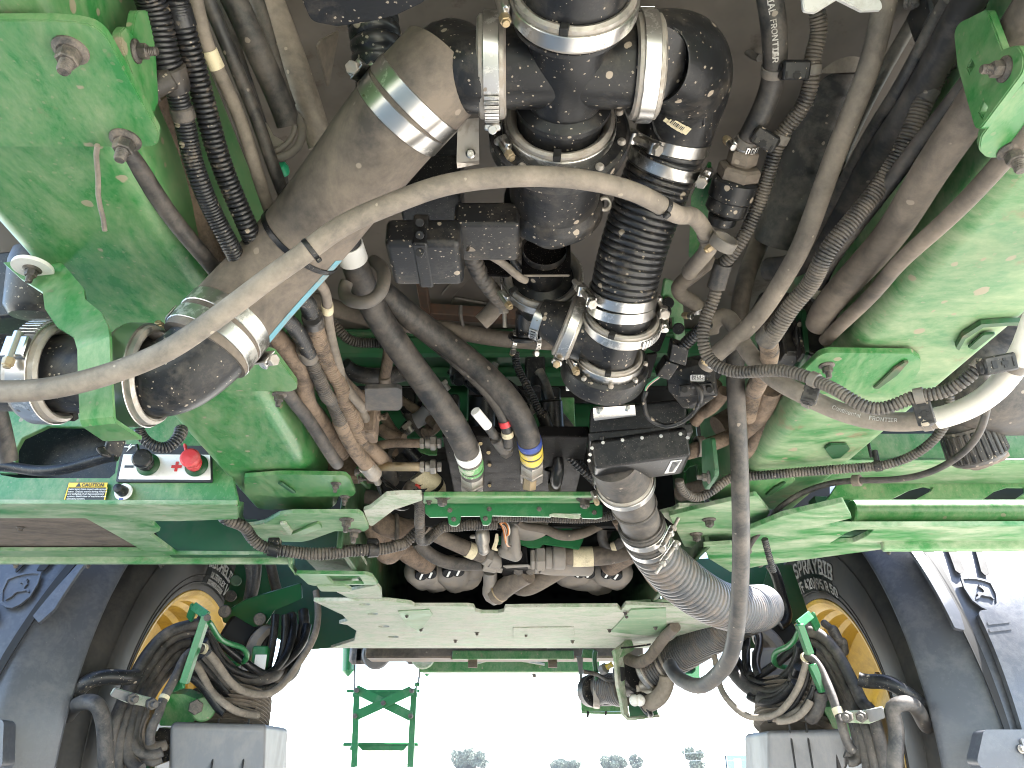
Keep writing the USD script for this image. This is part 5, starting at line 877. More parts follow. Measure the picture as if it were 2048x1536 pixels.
hose('cable', 'c 1790,1250,1.355 1850,1250,1.33 1880,1330,1.33 1870,1430,1.34 d 1860,60,1.36 1740,200,1.40 1580,285,1.43 1450,300,1.45 1310,240,1.45 1230,130,1.44 1215,0,1.43 c 1215,1380,1.42 1240,1300,1.41', .0048, 'plastic_black', S, 'black cable looping from the sensor box to the wire connector', n=12, seg=60)
for k, (m_, o_) in enumerate((('wire_red', 0), ('wire_white', 5), ('wire_green', -5), ('loom_black', 9))): hose('wire', f'c {1240 + o_},1290,1.405 {1290 + o_ * 2},1210,1.38 {1370 + o_ * 2},1150,1.36 1420,1110,1.34', .0016, m_, S, n=6, seg=10)
cn = part('wire_connector', [box8(P(*q0) , P(*q1), P(*q2), V(0, .01, .016), .003) for q0, q1, q2 in (pp('c 1380,1110,1.33 1500,1150,1.33 1480,960,1.31'), pp('c 1530,930,1.30 1690,980,1.30 1560,760,1.28'))] , 'plastic_black', S, 'black plug connector with coloured wires')
hose('loom', 'c 1660,790,1.28 1760,690,1.27 1870,590,1.25 1960,500,1.23', .0108, 'loom_black', S, 'short ribbed loom running up from the plug connector', n=16, ribs=(.0065, .0018, .6))
part('gusset', plate('E 1910,200 1990,270 2050,180 2040,120 1915,120', .006, .003, dd='y1.18') if False else poly_plate([P(*w) for w in pp('c 1430,-40,1.42 1560,10,1.42 1700,250,1.44 1700,720,1.5 1565,720,1.5 1555,440,1.46 1500,470,1.45 1420,400,1.44')], .006, .004), 'green_paint', S, 'green plate with cable holes behind the corrugated hose')
for x, y in ((1500, 270), (1470, 370), (1620, 570)): part('rubber_grommet', cyl(P(1080 + x / 5.851, 560 + y / 5.851, 1.435), P(1080 + x / 5.851, 560 + y / 5.851, 1.425), .011, 16), 'plastic_clean', S)
part('gusset', plate('C 100,1500 210,950 225,1010 195,1280 130,1530', .006, .002, dd=1.22) if False else poly_plate([P(*w) for w in pp('C 85,1500,1.24 100,1150,1.18 215,920,1.14 222,1020,1.15 195,1300,1.2 115,1530,1.24')], .006, .003), 'green_paint', S, 'thin upright green plate right of the corrugated hose')
# right lower pipes around the hanging hose
hose('hydraulic_hose', 'f 700,660,1.78 560,720,1.76 400,780,1.75 260,830,1.76 150,850,1.78', [.0165, .0175, .0175], 'rubber_mud', S, 'tan hose held by a loop right of the actuator'); part('p_clamp', ring(P(1400, 893, 1.75), V(1, .1, .1), .024, .004, .018, 28), 'tie_grey', S, 'loop clamp on the tan hose right of the actuator')
hose('hydraulic_hose', 'f 560,30,1.64 480,140,1.66 400,320,1.70 290,500,1.74', [.0115, .0120], 'rubber_mud', S, 'muddy tube behind the sensor box'); hose('hydraulic_hose', 'f 640,130,1.62 520,290,1.66 400,380,1.70', .014, 'rubber_mud', S, 'second muddy tube behind the sensor box')
part('frame_tab', plate('f 165,900 400,870 420,1200 395,1280 320,980 230,1010 190,1060 195,1240 165,1280', .008, .003, dd='y1.98'), 'green_paint', S, 'green bracket with an opening beside the actuator'); part('frame_tab', plate('f 370,880 470,830 520,1160 440,1290 400,1270', .008, .003, dd='y1.92'), 'green_paint', S, 'upright green tab right of the actuator')
bolt(P(1413, 952, 'y1.91'), V(0, -1, 0), .016, S)
hose('hydraulic_hose', 'f 560,560,1.85 700,480,1.86 800,420,1.87', .03, 'rubber_mud', S, n=20); hose('hydraulic_hose', 'f 120,1330,2.1 300,1280,2.05 500,1230,2.0', .022, 'rubber_mud', S, n=18)
for x, y in ((670, 1390),): bolt(P(1340 + x / 5.851, 760 + y / 5.851, 'z.57'), dn, .018, S, m='rusty')

# ================================================================ the two fat hydraulic hoses and the valve block
h1 = hose('hydraulic_hose', 'O 690,470,1.30 705,515,1.34 722,560,1.38 748,618,1.43 795,690,1.47 842,755,1.505 885,815,1.53 918,868,1.56 937,910,1.62 944,945,1.69', [.0235, .0245, .0262, .0268, .0268, .0255], 'rubber_grey', S, 'left fat hydraulic hose with green and white paint marks', n=26, seg=70)
part('sleeve', h1.sleeve(.04, .10, .0018), 'white_plastic', h1.path); 
for k0_, k1_, m_ in ((.855, .895, 'label_white'), (.90, .955, 'paint_green_mark'), (.96, .985, 'paint_green_mark')): part('paint_band', h1.sleeve(k0_, k1_, .0012, 26), m_, h1.path)
part('hose_band', h1.sleeve(.895, .90, .0020, 26), 'rubber_grey', h1.path)
part('strap_loop', Tube([P(*w) for w in pp('E 60,170,1.36 45,240,1.35 90,285,1.33 170,290,1.32 240,250,1.32 275,170,1.33 260,90,1.36 215,50,1.40')], .0115, n=14, seg=40).mesh, 'tie_grey', S, 'grey rubber loop hanging the left fat hose')
h2 = hose('hydraulic_hose', 'O 755,575,1.46 800,615,1.48 850,655,1.51 905,695,1.53 960,740,1.535 1010,790,1.54 1042,838,1.555 1058,880,1.59 1064,920,1.66', [.0240, .0250, .0250, .0250, .0235], 'rubber_grey', S, 'right fat hydraulic hose with blue and yellow paint marks', n=26, seg=70)
for k0_, k1_, m_ in ((.845, .875, 'paint_blue_mark'), (.885, .925, 'paint_yellow_mark'), (.932, .985, 'paint_yellow_mark')): part('paint_band', h2.sleeve(k0_, k1_, .0012, 26), m_, h2.path)
h3 = hose('hydraulic_hose', 'O 745,578,1.47 800,632,1.50 860,680,1.53 920,730,1.535 975,785,1.54 1003,828,1.55 1014,862,1.565 1016,888,1.59', [.0110, .0125, .0120, .0110], 'rubber_grey', S, 'thin hydraulic hose between the two fat ones with a red band', n=18)
part('paint_band', h3.sleeve(.86, .91, .0012), 'red_plastic', h3.path); part('paint_band', h3.sleeve(.92, .955, .0012), 'tape_cream', h3.path)
zb = 'z.63'
vb = part('valve_block', box8(P(888, 872, zb), P(1175, 872, zb), P(888, 872, zb) + V(0, 0, .018), V(0, float(P(900, 984, zb)[1] - P(900, 872, zb)[1]), 0), .004), 'black_block', S, 'black valve block that takes the fat hydraulic hoses')
for u, v, h_ in ((944, 950, h1), (1062, 930, h2)):
    e, a, r = h_.at(1); f_ = P(u + 1, v + 24, zb); part('hose_fitting', [hexa(e - a * .004, e + (f_ - e) * .5, .0275), hexa(e + (f_ - e) * .45, f_, .0300)], 'steel_dull', h_.path)
part('plug_nut', [hexa(P(1060, 952, 'z.60'), P(1058, 978, 'z.575'), .017), hexa(P(1062, 940, 'z.615'), P(1060, 954, 'z.60'), .021)], 'brass', vb)
e = h3.at(1)[0]; f_ = P(1012, 905, zb); part('hose_fitting', [cyl(e, f_, .012, 18), hexa(e + (f_ - e) * .4, f_, .015), cyl(P(995, 880, 1.58), P(1012, 902, 1.62), .011, 16)], 'rubber_grey', h3.path)
part('tagged_stub', [cyl(P(975, 852, 1.55), P(998, 885, 1.60), .010, 18), cyl(P(992, 876, 1.58), P(1008, 898, 1.62), .014, 18)], 'rubber_grey', vb); part('tag_sleeve', cyl(P(950, 822, 1.52), P(976, 853, 1.55), .0105, 18), 'label_white', vb)
for u, v in ((977, 905), (979, 930), (979, 971), (961, 887)): part('screw', cyl(P(u, v, 'z.629'), P(u, v, 'z.623'), .0045, 12), 'brass', vb)
part('washer', lathe([(.008, 0), (.019, 0), (.019, -.003), (.008, -.003)], P(1104, 936, 'z.629'), V(0, 0, 1), 28, closed=True), 'steel_dull', vb)
hose('cable', 'd 200,640,1.76 215,720,1.75 200,850,1.78 190,960,1.82 185,1010,1.86', [.010, .016, .015, .008], 'plastic_clean', S, 'flat black tape strip with a yellow tip', n=12); part('plug', [hexa(P(1110, 965, 'z.626'), P(1109, 974, 'z.60'), .018)], 'steel_dull', vb); part('tag_tip', cyl(P(1116, 958, 1.82), P(1117, 978, 1.87), .006, 10), 'paint_yellow_mark', vb)
ld = hose('loom', 'E 1045,580,1.75 1060,680,1.75 1100,760,1.74 1150,860,1.73 1200,950,1.72', .0095, 'loom_black', S, 'black loom hanging behind the right fat hose', n=14, ribs=(.006, .0014, .6)); part('wire_connector', cyl(P(*pp('d 20,150,1.72')[0]), P(*pp('d 110,390,1.74')[0]), .0135, 14), 'plastic_black', S, 'black tubular connector right of the fat hoses')
for k, m_ in enumerate(('wire_white', 'wire_red', 'rubber_brown')): hose('wire', f'd {100 + k * 4},390,1.74 {150 + k * 8},490,1.75 {230 + k * 8},580,1.76', .0016, m_, S, n=6, seg=8)
hose('loom', 'd 220,560,1.76 330,640,1.76 460,770,1.77 600,900,1.78 700,1010,1.80', .0120, 'loom_black', S, 'ribbed loom from the valve block towards the actuator', n=16, ribs=(.0085, .0018, .5))
for k, m_ in enumerate(('wire_green', 'wire_red', 'wire_white')): hose('wire', f'd {30 + 5 * k},{625 - 8 * k},1.76 {90 + 5 * k},{570 + 6 * k},1.75 180,640,1.76', .0014, m_, S, n=6, seg=8)
# tubes entering the block from the left
for y, m_ in ((505, 'rubber_mud'), (780, 'brass')):
    hose('hydraulic_tube', f'b 1080,{y + (45 if y < 600 else 0)},1.80 1200,{y + (20 if y < 600 else 0)},1.78 1330,{y},1.77 1480,{y},1.76 1640,{y},1.76', .0105, m_, S, ('upper' if y < 600 else 'lower') + ' tube with hex fittings entering the valve block from the left', n=16)
    ft = part('hose_fitting', [cyl(P(560 + a / 5.851, 800 + y / 5.851, 1.76), P(560 + b_ / 5.851, 800 + y / 5.851, 1.76), rr_, 18) for a, b_, rr_ in ((1480, 1640, .009), (1700, 1770, .012))] + [hexa(P(560 + a / 5.851, 800 + y / 5.851, 1.76), P(560 + b_ / 5.851, 800 + y / 5.851, 1.76), rr_) for a, b_, rr_ in ((1640, 1690, .014), (1760, 1830, .018), (1840, 1890, .0125))], 'steel_dull', S)
hose('hydraulic_hose', 'b 1180,340,1.85 1290,410,1.84 1400,470,1.84', .015, 'rubber_mud', S); hose('hydraulic_hose', 'b 1210,170,1.9 1280,300,1.9 1360,400,1.88 1440,450,1.86', .012, 'rubber_mud', S)
part('spring_gaiter', lathe([z for k in range(9) for z in ((.036, k * .010), (.027, k * .010 + .005))], P(805, 905, 1.9), P(812, 965, 2.02) - P(805, 905, 1.9), 28), 'rubber_grey', S, 'dark ribbed gaiter left of the valve block')
part('striped_hose', Tube([P(*w) for w in pp('b 1640,850,1.86 1700,920,1.86 1760,980,1.86 1800,1050,1.88')], .030, n=24, seg=12).mesh, 'tape_cream', S, 'pale hose with black stripes left of the valve block')
for k in (.3, .55, .8): part('stripe', ring(P(*pp(f'b {1640 + 160 * k},{850 + 190 * k},1.86')[0]), P(850, 968, 1.88) - P(835, 945, 1.86), .0315, .003, .010, 24), 'plastic_clean', S)
hose('taped_hose', 'b 1460,1100,1.9 1500,1030,1.87 1570,980,1.85 1630,1010,1.86 1660,1080,1.88 1640,1150,1.90', .012, 'rubber_brown', S, 'bent brown hose end with red wires', n=14); hose('wire', 'b 1590,990,1.83 1640,1030,1.84 1660,1110,1.87', .0035, 'wire_red', S, n=6, seg=10)
hv = hose('hydraulic_hose', 'a 1262,560,1.52 1270,700,1.54 1272,850,1.56 1245,1020,1.58 1218,1160,1.60', .0118, 'rubber_mud', S, 'short muddy hose dropping to the brown plate', n=16)
part('hose_fitting', [cyl(*[P(*w) for w in pp('a 1222,1130,1.59 1235,1260,1.61')], .0125, 18), cyl(*[P(*w) for w in pp('a 1235,1250,1.61 1250,1330,1.62')], .0145, 18), hexa(*[P(*w) for w in pp('a 1250,1320,1.62 1275,1430,1.64')], .0185)], 'rubber_brown', hv.path)
part('brown_plate', plate('a 990,1270 1380,1258 1425,1290 1430,1490 1395,1530 1000,1530', .008, .006, dd='z.62'), 'rubber_grey', S, 'mud-brown plate under the short muddy hose')
part('muddy_clamp', [cbox(P(733, 830, 1.66), (.05, .05, .10), ch=.004), cbox(P(745, 842, 1.66), (.02, .06, .08), ch=.003)], 'rubber_mud', S, 'mud-caked clamp block in the middle left'); bolt(P(758, 834, 1.66), V(1, -.3, -.3), .016, S, m='rubber_mud')
part('pipe_bulkhead', [cbox(P(670, 925, 'z.66') + V(0, .05, .02), (.19, .05, .10), ch=.005)], 'rubber_mud', S, 'muddy clamp block where the left pipes end')
hose('cable', 'a 740,1000,1.72 900,1100,1.74 1150,1130,1.76 1400,1100,1.78 1560,1040,1.8', .020, 'plastic_black', S, 'dark hose across behind the hanging ones', n=16)
for i_, w in enumerate(('O 800,800,1.95 830,850,1.95 860,880,1.95', 'O 870,790,2.0 840,840,1.98 800,870,1.96', 'O 700,905,1.95 760,930,1.95 830,940,1.95', 'O 1090,800,2.0 1120,830,2.0 1150,870,2.0')): hose('cable', w, .011, 'rubber_grey', S, n=10)
part('solenoid', [cyl(P(u, 790, 1.85), P(u, 868, 1.85), .034, 24) for u in (965,)], 'plastic_clean', S, 'black solenoid coil above the valve block'); part('solenoid', cyl(P(1000, 800, 1.88), P(1000, 868, 1.88), .034, 24), 'plastic_clean', S); part('solenoid', cyl(P(1100, 800, 1.86), P(1104, 868, 1.86), .030, 24), 'plastic_clean', S)
part('frame_tab', cbox(P(900, 800, 2.1), (.10, .02, .12), ch=.003), 'green_dark', S); part('frame_tab', cbox(P(1120, 830, 2.1), (.08, .02, .10), ch=.003), 'green_paint', S)

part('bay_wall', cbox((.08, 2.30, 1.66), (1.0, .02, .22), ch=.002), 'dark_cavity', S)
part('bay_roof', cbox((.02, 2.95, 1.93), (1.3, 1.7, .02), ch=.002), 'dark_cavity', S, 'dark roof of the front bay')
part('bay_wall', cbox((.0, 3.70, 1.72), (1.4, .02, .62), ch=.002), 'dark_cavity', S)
# ================================================================ the pumps in the front bay
def casting(blobs, r0=.012):
    m = m3.Manifold.batch_boolean([m3.Manifold.batch_hull([m3.Manifold.sphere(r, 16).translate(tuple(map(float, p))) for p, r in b]) for b in blobs], m3.OpType.Add); return tm(m)
def B(tile, x, y, d):
    (ox, oy), s_ = TILE[tile], (2.9257 if tile.isupper() else 5.851); return P(ox + x / s_, oy + y / s_, d)
lpump = part('pump', casting([[(B('g', 560, 830, 2.70), .05), (B('g', 700, 820, 2.72), .05), (B('g', 620, 930, 2.78), .04)], [(B('g', 700, 860, 2.74), .05), (B('g', 800, 900, 2.8), .055), (B('g', 750, 980, 2.85), .035)], [(B('g', 900, 820, 2.72), .05), (B('g', 1020, 800, 2.73), .05), (B('g', 1000, 930, 2.82), .05)], [(B('g', 950, 880, 2.78), .05), (B('g', 1130, 870, 2.85), .06), (B('g', 1020, 980, 2.86), .03)], [(B('g', 1160, 790, 2.8), .05), (B('g', 1300, 800, 2.85), .03)]]), 'cast_grey', S, 'left cast grey hydraulic pump in the front bay', smooth=50)
rpump = part('pump', casting([[(B('h', 560, 850, 2.80), .055), (B('h', 700, 830, 2.78), .05), (B('h', 640, 940, 2.86), .035)], [(B('h', 680, 900, 2.82), .05), (B('h', 860, 900, 2.82), .055), (B('h', 900, 960, 2.86), .035)], [(B('h', 1000, 830, 2.74), .055), (B('h', 1160, 840, 2.72), .05), (B('h', 1130, 930, 2.80), .04)], [(B('h', 900, 960, 2.86), .05), (B('h', 990, 990, 2.88), .035)]]), 'cast_grey', S, 'right cast grey hydraulic pump in the front bay', smooth=50)
for pump, tile, pts in ((lpump, 'g', ((598, 865), (708, 848), (918, 835), (1030, 822))), (rpump, 'h', ((690, 840), (805, 845), (1018, 848), (1125, 865)))):
    for x, y in pts:
        o = B(tile, x, y, 2.64); n_ = unit(V(.1 if tile == 'g' else -.1, -.55, -.85)); part('flange_bolt', [cyl(o - n_ * .05, o + n_ * .012, .022, 18)], 'plastic_clean', pump); part('bolt_mark', cbox(o + n_ * .0135, (.007, .026, .002), *basis(n_, V(.6, .3, 0))[:2], n_, ch=.0003), 'label_white', pump)
    c_ = B(tile, 960, 600, 2.62); 
hose('hydraulic_hose', 'I 180,30,2.3 330,250,2.45 g 330,520,2.5 450,610,2.55 580,690,2.60 660,740,2.64', [.030, .034, .036, .038], 'rubber_mud', S, 'muddy fat hose into the left pump', n=22)
hose('hydraulic_hose', 'h 1330,590,2.45 1230,650,2.5 1130,710,2.56 1060,760,2.62', [.034, .036], 'rubber_mud', S, 'muddy fat hose into the right pump', n=22)
hose('hydraulic_hose', 'g 100,230,2.2 250,310,2.2 420,350,2.22 500,340,2.24', [.034, .034, .030], 'rubber_mud', S, 'short muddy hose joint beside the left plate', n=20); part('hose_collar', torus(B('g', 310, 320, 2.2), V(1, .2, .1), .034, .006), 'rubber_brown', S)
t = hose('hydraulic_hose', 'g 640,330,2.36 800,420,2.38 1000,510,2.40 1200,600,2.42 1400,680,2.44 1520,720,2.45', [.022, .024, .024, .024], 'rubber_brown', S, 'brown hose slanting to the pale cross block', n=20); part('tag_sleeve', t.sleeve(.60, .70, .002), 'tape_cream', t.path); part('hose_fitting', [hexa(B('g', 1330, 650, 2.43), B('g', 1400, 680, 2.44), .030), cyl(B('g', 1400, 680, 2.44), B('g', 1530, 720, 2.45), .028, 20)], 'cast_grey', t.path)
t = hose('hydraulic_hose', 'g 550,480,2.42 650,590,2.44 800,690,2.46 1000,745,2.47 1200,750,2.47 1330,745,2.46', [.020, .021, .021], 'rubber_grey', S, 'dark hose curving to the pale cross block', n=20); part('hose_fitting', [cyl(B('g', 1320, 745, 2.46), B('g', 1480, 775, 2.47), .023, 20), hexa(B('g', 1440, 770, 2.465), B('g', 1550, 785, 2.47), .020)], 'cast_grey', t.path)
cbk = part('cross_block', box8(B('g', 1560, 760, 2.42), B('g', 1840, 755, 2.40), B('g', 1540, 560, 2.42), V(0, .12, -.004), .004), 'black_block', S, 'black and pale cross block between the pumps')
part('block_face', poly_plate([B('g', 1555, 758, 2.40), B('g', 1850, 752, 2.38), B('g', 2045, 850, 2.56), B('g', 1710, 856, 2.56)], -.004, .002), 'cast_grey', cbk)
for x, y in ((1735, 815), (1880, 810)): part('block_bolt', [hexa(B('g', x, y, 2.46), B('g', x, y + 22, 2.45), .017)], 'bolt_dark', cbk)
part('elbow_fitting', casting([[(B('g', 1580, 600, 2.36), .022), (B('g', 1700, 640, 2.36), .022)], [(B('g', 1690, 640, 2.36), .021), (B('g', 1690, 480, 2.34), .018), (B('g', 1690, 330, 2.32), .012)], [(B('g', 1600, 560, 2.36), .018), (B('g', 1600, 400, 2.35), .016)]]), 'cast_grey', cbk)
t = hose('hydraulic_hose', 'h 200,670,2.42 350,670,2.42 520,665,2.42 700,665,2.42 900,655,2.42 1080,630,2.43 1250,580,2.45 1400,500,2.48', [.028, .028, .030, .032, .032], 'rubber_brown', S, 'brown hose with a cream sleeve right of the cross block', n=22); part('tag_sleeve', t.sleeve(.325, .52, .0015), 'tape_cream', t.path)
part('hose_fitting', [hexa(B('h', 120, 680, 2.42), B('h', 180, 680, 2.42), .036), hexa(B('h', 180, 675, 2.42), B('h', 290, 675, 2.42), .042), cyl(B('h', 290, 672, 2.42), B('h', 380, 672, 2.42), .034, 20), cyl(B('h', 380, 670, 2.42), B('h', 530, 668, 2.42), .038, 20)], 'cast_grey', t.path)
t = hose('hydraulic_hose', 'h 250,750,2.5 400,765,2.5 550,760,2.5 700,775,2.52 800,780,2.54', [.030, .034, .030], 'cast_grey', S, 'pale fitting and pipe below the cream sleeved hose', n=20)
hose('hydraulic_hose', 'g 1405,830,2.55 1405,900,2.56 1405,1020,2.58 1415,1100,2.60 1450,1130,2.60 1500,1095,2.58 1560,1050,2.57', [.0235, .0235, .0235, .026, .028, .030, .030], 'cast_grey', S, 'grey bent pipe hooking below the cross block', n=22)
hose('hydraulic_hose', 'g 1470,1120,2.58 1600,1010,2.55 1750,910,2.52 1850,860,2.50', .0330, 'rubber_brown', S, 'fat brown hose rising from the grey bent pipe', n=22); part('hose_band', torus(B('g', 1520, 1065, 2.57), B('g', 1750, 910, 2.52) - B('g', 1500, 1080, 2.58), .033, .004), 'brass', S)
hose('hydraulic_hose', 'h -20,980,2.66 60,1000,2.64 150,970,2.62 300,890,2.60 480,790,2.58 600,720,2.56', [.036, .036, .034, .034], 'rubber_brown', S, 'second fat brown hose rising right of the grey bent pipe', n=22)
hose('hydraulic_hose', 'h -10,260,2.3 40,300,2.3 150,320,2.3 330,355,2.3 420,395,2.3 560,415,2.31 740,385,2.33 900,310,2.36 1100,240,2.38', [.010, .014, .016, .015, .015], 'rubber_brown', S, 'thin brown hose curving under the centre bracket', n=16)
t = hose('hydraulic_hose', 'h 960,340,2.42 960,440,2.42 990,520,2.42 1050,565,2.42 1120,545,2.42 1200,480,2.42', .0165, 'rubber_grey', S, 'hooked dark hose beside the corrugated hose', n=16); part('tag_sleeve', t.sleeve(.72, .80, .0015), 'tape_cream', t.path)
part('filter_can', lathe([(0, 0), (.045, 0), (.060, .01), (.064, .03), (.064, .12), (0, .12)], B('g', 1850, 400, 2.34), V(0, .2, 1), 32), 'cast_grey', S, 'pale round filter can above the cross block')
part('frame_tab', plate('h -280,420 750,420 740,470 690,580 600,560 270,515 230,560 100,555 -40,500 -280,520', .008, .006, dd='y2.36'), 'green_clean', S, 'green bracket above the cross block'); part('frame_tab', plate('h 350,330 370,285 590,320 620,350 600,375 345,360', .006, .003, dd='y2.34'), 'green_clean', S, 'small green tab with a hole beside the filter can')
ll = hose('loom', 'b 1640,1120,1.86 1635,1280,1.9 1630,1450,1.96 g 580,220,2.02 585,380,2.06 600,470,2.10 660,470,2.12 740,400,2.14 850,320,2.14 950,310,2.14 1150,295,2.14 1350,290,2.15 1480,285,2.16', [.0140, .0135, .0150, .0150], 'loom_dusty', S, 'ribbed loom dropping and hooking under the centre bracket', n=18, ribs=(.0068, .0016, .55))
hose('loom', 'g 1400,230,2.16 1700,200,2.17 h 350,210,2.18 800,215,2.18 1130,170,2.18', .0135, 'loom_dusty', S, 'straight ribbed loom behind the centre bracket', n=14, ribs=(.0068, .0016, .55))
l6 = hose('loom', 'i -20,430,1.92 60,480,1.93 210,540,1.95 290,640,1.97 380,740,1.98 520,800,1.99 700,830,2.0 900,855,2.02 1100,865,2.03 1300,850,2.05 1500,825,2.07 1700,815,2.09 1900,795,2.11 2048,760,2.13 g 380,520,2.14 480,440,2.15 560,360,2.15', [.0150, .0150, .0165, .0165, .0155], 'loom_dusty', S, 'long ribbed loom sagging under the left front plates', n=18, ribs=(.0085, .0022, .5))
for u, v in ((548, 1094), (745, 1098)):
    c, a, r = l6.near(u, v); part('clip_strap', [ring(c, a, r + .004, .005, .028, 24), cbox(c + V(0, 0, .018), (.03, .03, .02), ch=.003)], 'plastic_black', S)
hose('loom', 'h 1130,230,2.2 1250,430,2.25 1380,660,2.35 1500,880,2.5 1650,1060,2.65 1890,1230,2.8', .0150, 'loom_mud', S, 'thin ribbed loom beside the big corrugated hose', n=14, ribs=(.0075, .0018, .55))
for k, m_ in enumerate(('wire_orange', 'wire_white', 'wire_orange', 'wire_white', 'rubber_brown')): hose('wire', f'g {1520 + 6 * k},{270 + 4 * k},2.2 {1560 + 9 * k},{340 - 5 * k},2.2 {1580 + 8 * k},{440 + 3 * k},2.2 {1620 + 7 * k},540,2.22', .0030, m_, S, n=6, seg=12)
for k, m_ in enumerate(('wire_orange', 'wire_white')): hose('wire', f'g {1530 + 8 * k},270,2.2 {1610 + 8 * k},300,2.18 {1625 + 6 * k},370,2.18 {1600},410,2.2', .0030, m_, S, n=6, seg=12)
part('fitting_stack', casting([[(B('g', 1315, 330, 2.3), .014), (B('g', 1315, 380, 2.3), .017)], [(B('g', 1315, 400, 2.3), .022), (B('g', 1318, 470, 2.3), .022)], [(B('g', 1315, 480, 2.3), .018), (B('g', 1330, 580, 2.3), .018)], [(B('g', 1190, 430, 2.3), .006), (B('g', 1300, 430, 2.3), .008)]]), 'steel_dull', S, 'stacked metal fitting under the centre bracket', smooth=50)
part('paint_tag', plate('g 1470,390 1500,400 1505,480 1480,560 1515,610 1420,580 1450,500', .004, .003, dd=2.25), 'tape_cream', S)

# ---- clutter round the valve block: coils, plugs, short hoses, fittings
for spec, r_, m_ in (('b 1460,30,1.98 1560,120,1.96 1640,200,1.94 1700,260,1.92', .011, 'rubber_brown'), ('b 1640,40,2.02 1580,160,2.0 1480,290,1.98 1400,420,1.96', .009, 'plastic_clean'), ('b 1740,110,1.9 1660,200,1.9 1580,250,1.9', .020, 'shield_grey'), ('b 1890,230,1.94 1800,320,1.92 1700,400,1.90', .016, 'loom_mud'),
                     ('b 1480,560,1.88 1560,640,1.88 1620,700,1.88', .016, 'plastic_clean'), ('b 1120,610,1.94 1220,640,1.94 1330,600,1.92', .014, 'rubber_mud'), ('b 1000,1130,1.98 1200,1150,1.98 1400,1180,1.98', .018, 'rubber_brown'), ('E 660,690,2.0 760,760,1.98 850,830,1.96', .011, 'plastic_clean'), ('E 480,740,1.95 560,860,1.93 600,960,1.9', .010, 'rubber_grey'),
                     ('E 350,850,1.95 430,900,1.93 520,960,1.9 590,1020,1.86', .012, 'rubber_mud'), ('E 930,650,1.95 900,760,1.93 930,870,1.9', .009, 'rubber_grey'), ('E 1180,690,1.95 1230,800,1.93 1260,930,1.9', .012, 'loom_dusty'), ('E 1000,760,1.9 1080,840,1.88 1120,960,1.84', .008, 'plastic_clean')):
    hose('cable' if r_ < .012 else 'hydraulic_hose', spec, r_, m_, S, n=12, seg=16)
for x, y, w_, h_, m_ in ((720, 700, .05, .05, 'plastic_clean'), (800, 690, .04, .06, 'plastic_black'), (880, 720, .055, .05, 'dark_cavity'), (1160, 700, .05, .07, 'plastic_clean'), (1250, 860, .05, .05, 'plastic_black'), (560, 880, .05, .04, 'green_paint'), (420, 860, .04, .05, 'plastic_clean'), (660, 900, .05, .05, 'plastic_black')):
    part('small_valve', [cbox(B('E', x, y, 1.98), (w_, .05, h_), ch=.005), cyl(B('E', x, y, 1.98) + V(0, -.02, -h_ * .4), B('E', x, y, 1.98) + V(0, -.03, -h_ * .9), .014, 14)], m_, S)
for x, y in ((500, 800), (610, 760), (640, 1010), (900, 900), (1110, 900), (400, 1000)): part('hex_fitting', [hexa(B('E', x, y, 1.9), B('E', x + 18, y + 22, 1.9), .015), cyl(B('E', x + 15, y + 18, 1.9), B('E', x + 40, y + 48, 1.9), .010, 14)], 'steel_dull', S)
part('frame_tab', plate('b 1430,60 1700,50 1740,190 1880,195 1880,240 1540,240 1440,140', .006, .003, dd='y2.0'), 'green_paint', S); part('paper_tag', plate('b 1735,205 1845,200 1840,240 1740,250', .002, .002, dd='y1.99'), 'label_white', S)
part('frame_tab', plate('b 1600,540 1840,560 1835,640 1740,640 1620,600', .006, .003, dd='y2.0'), 'green_paint', S); part('frame_tab', plate('E 1180,860 1330,850 1330,1000 1240,990 1180,960', .006, .003, dd='y2.1'), 'green_paint', S)
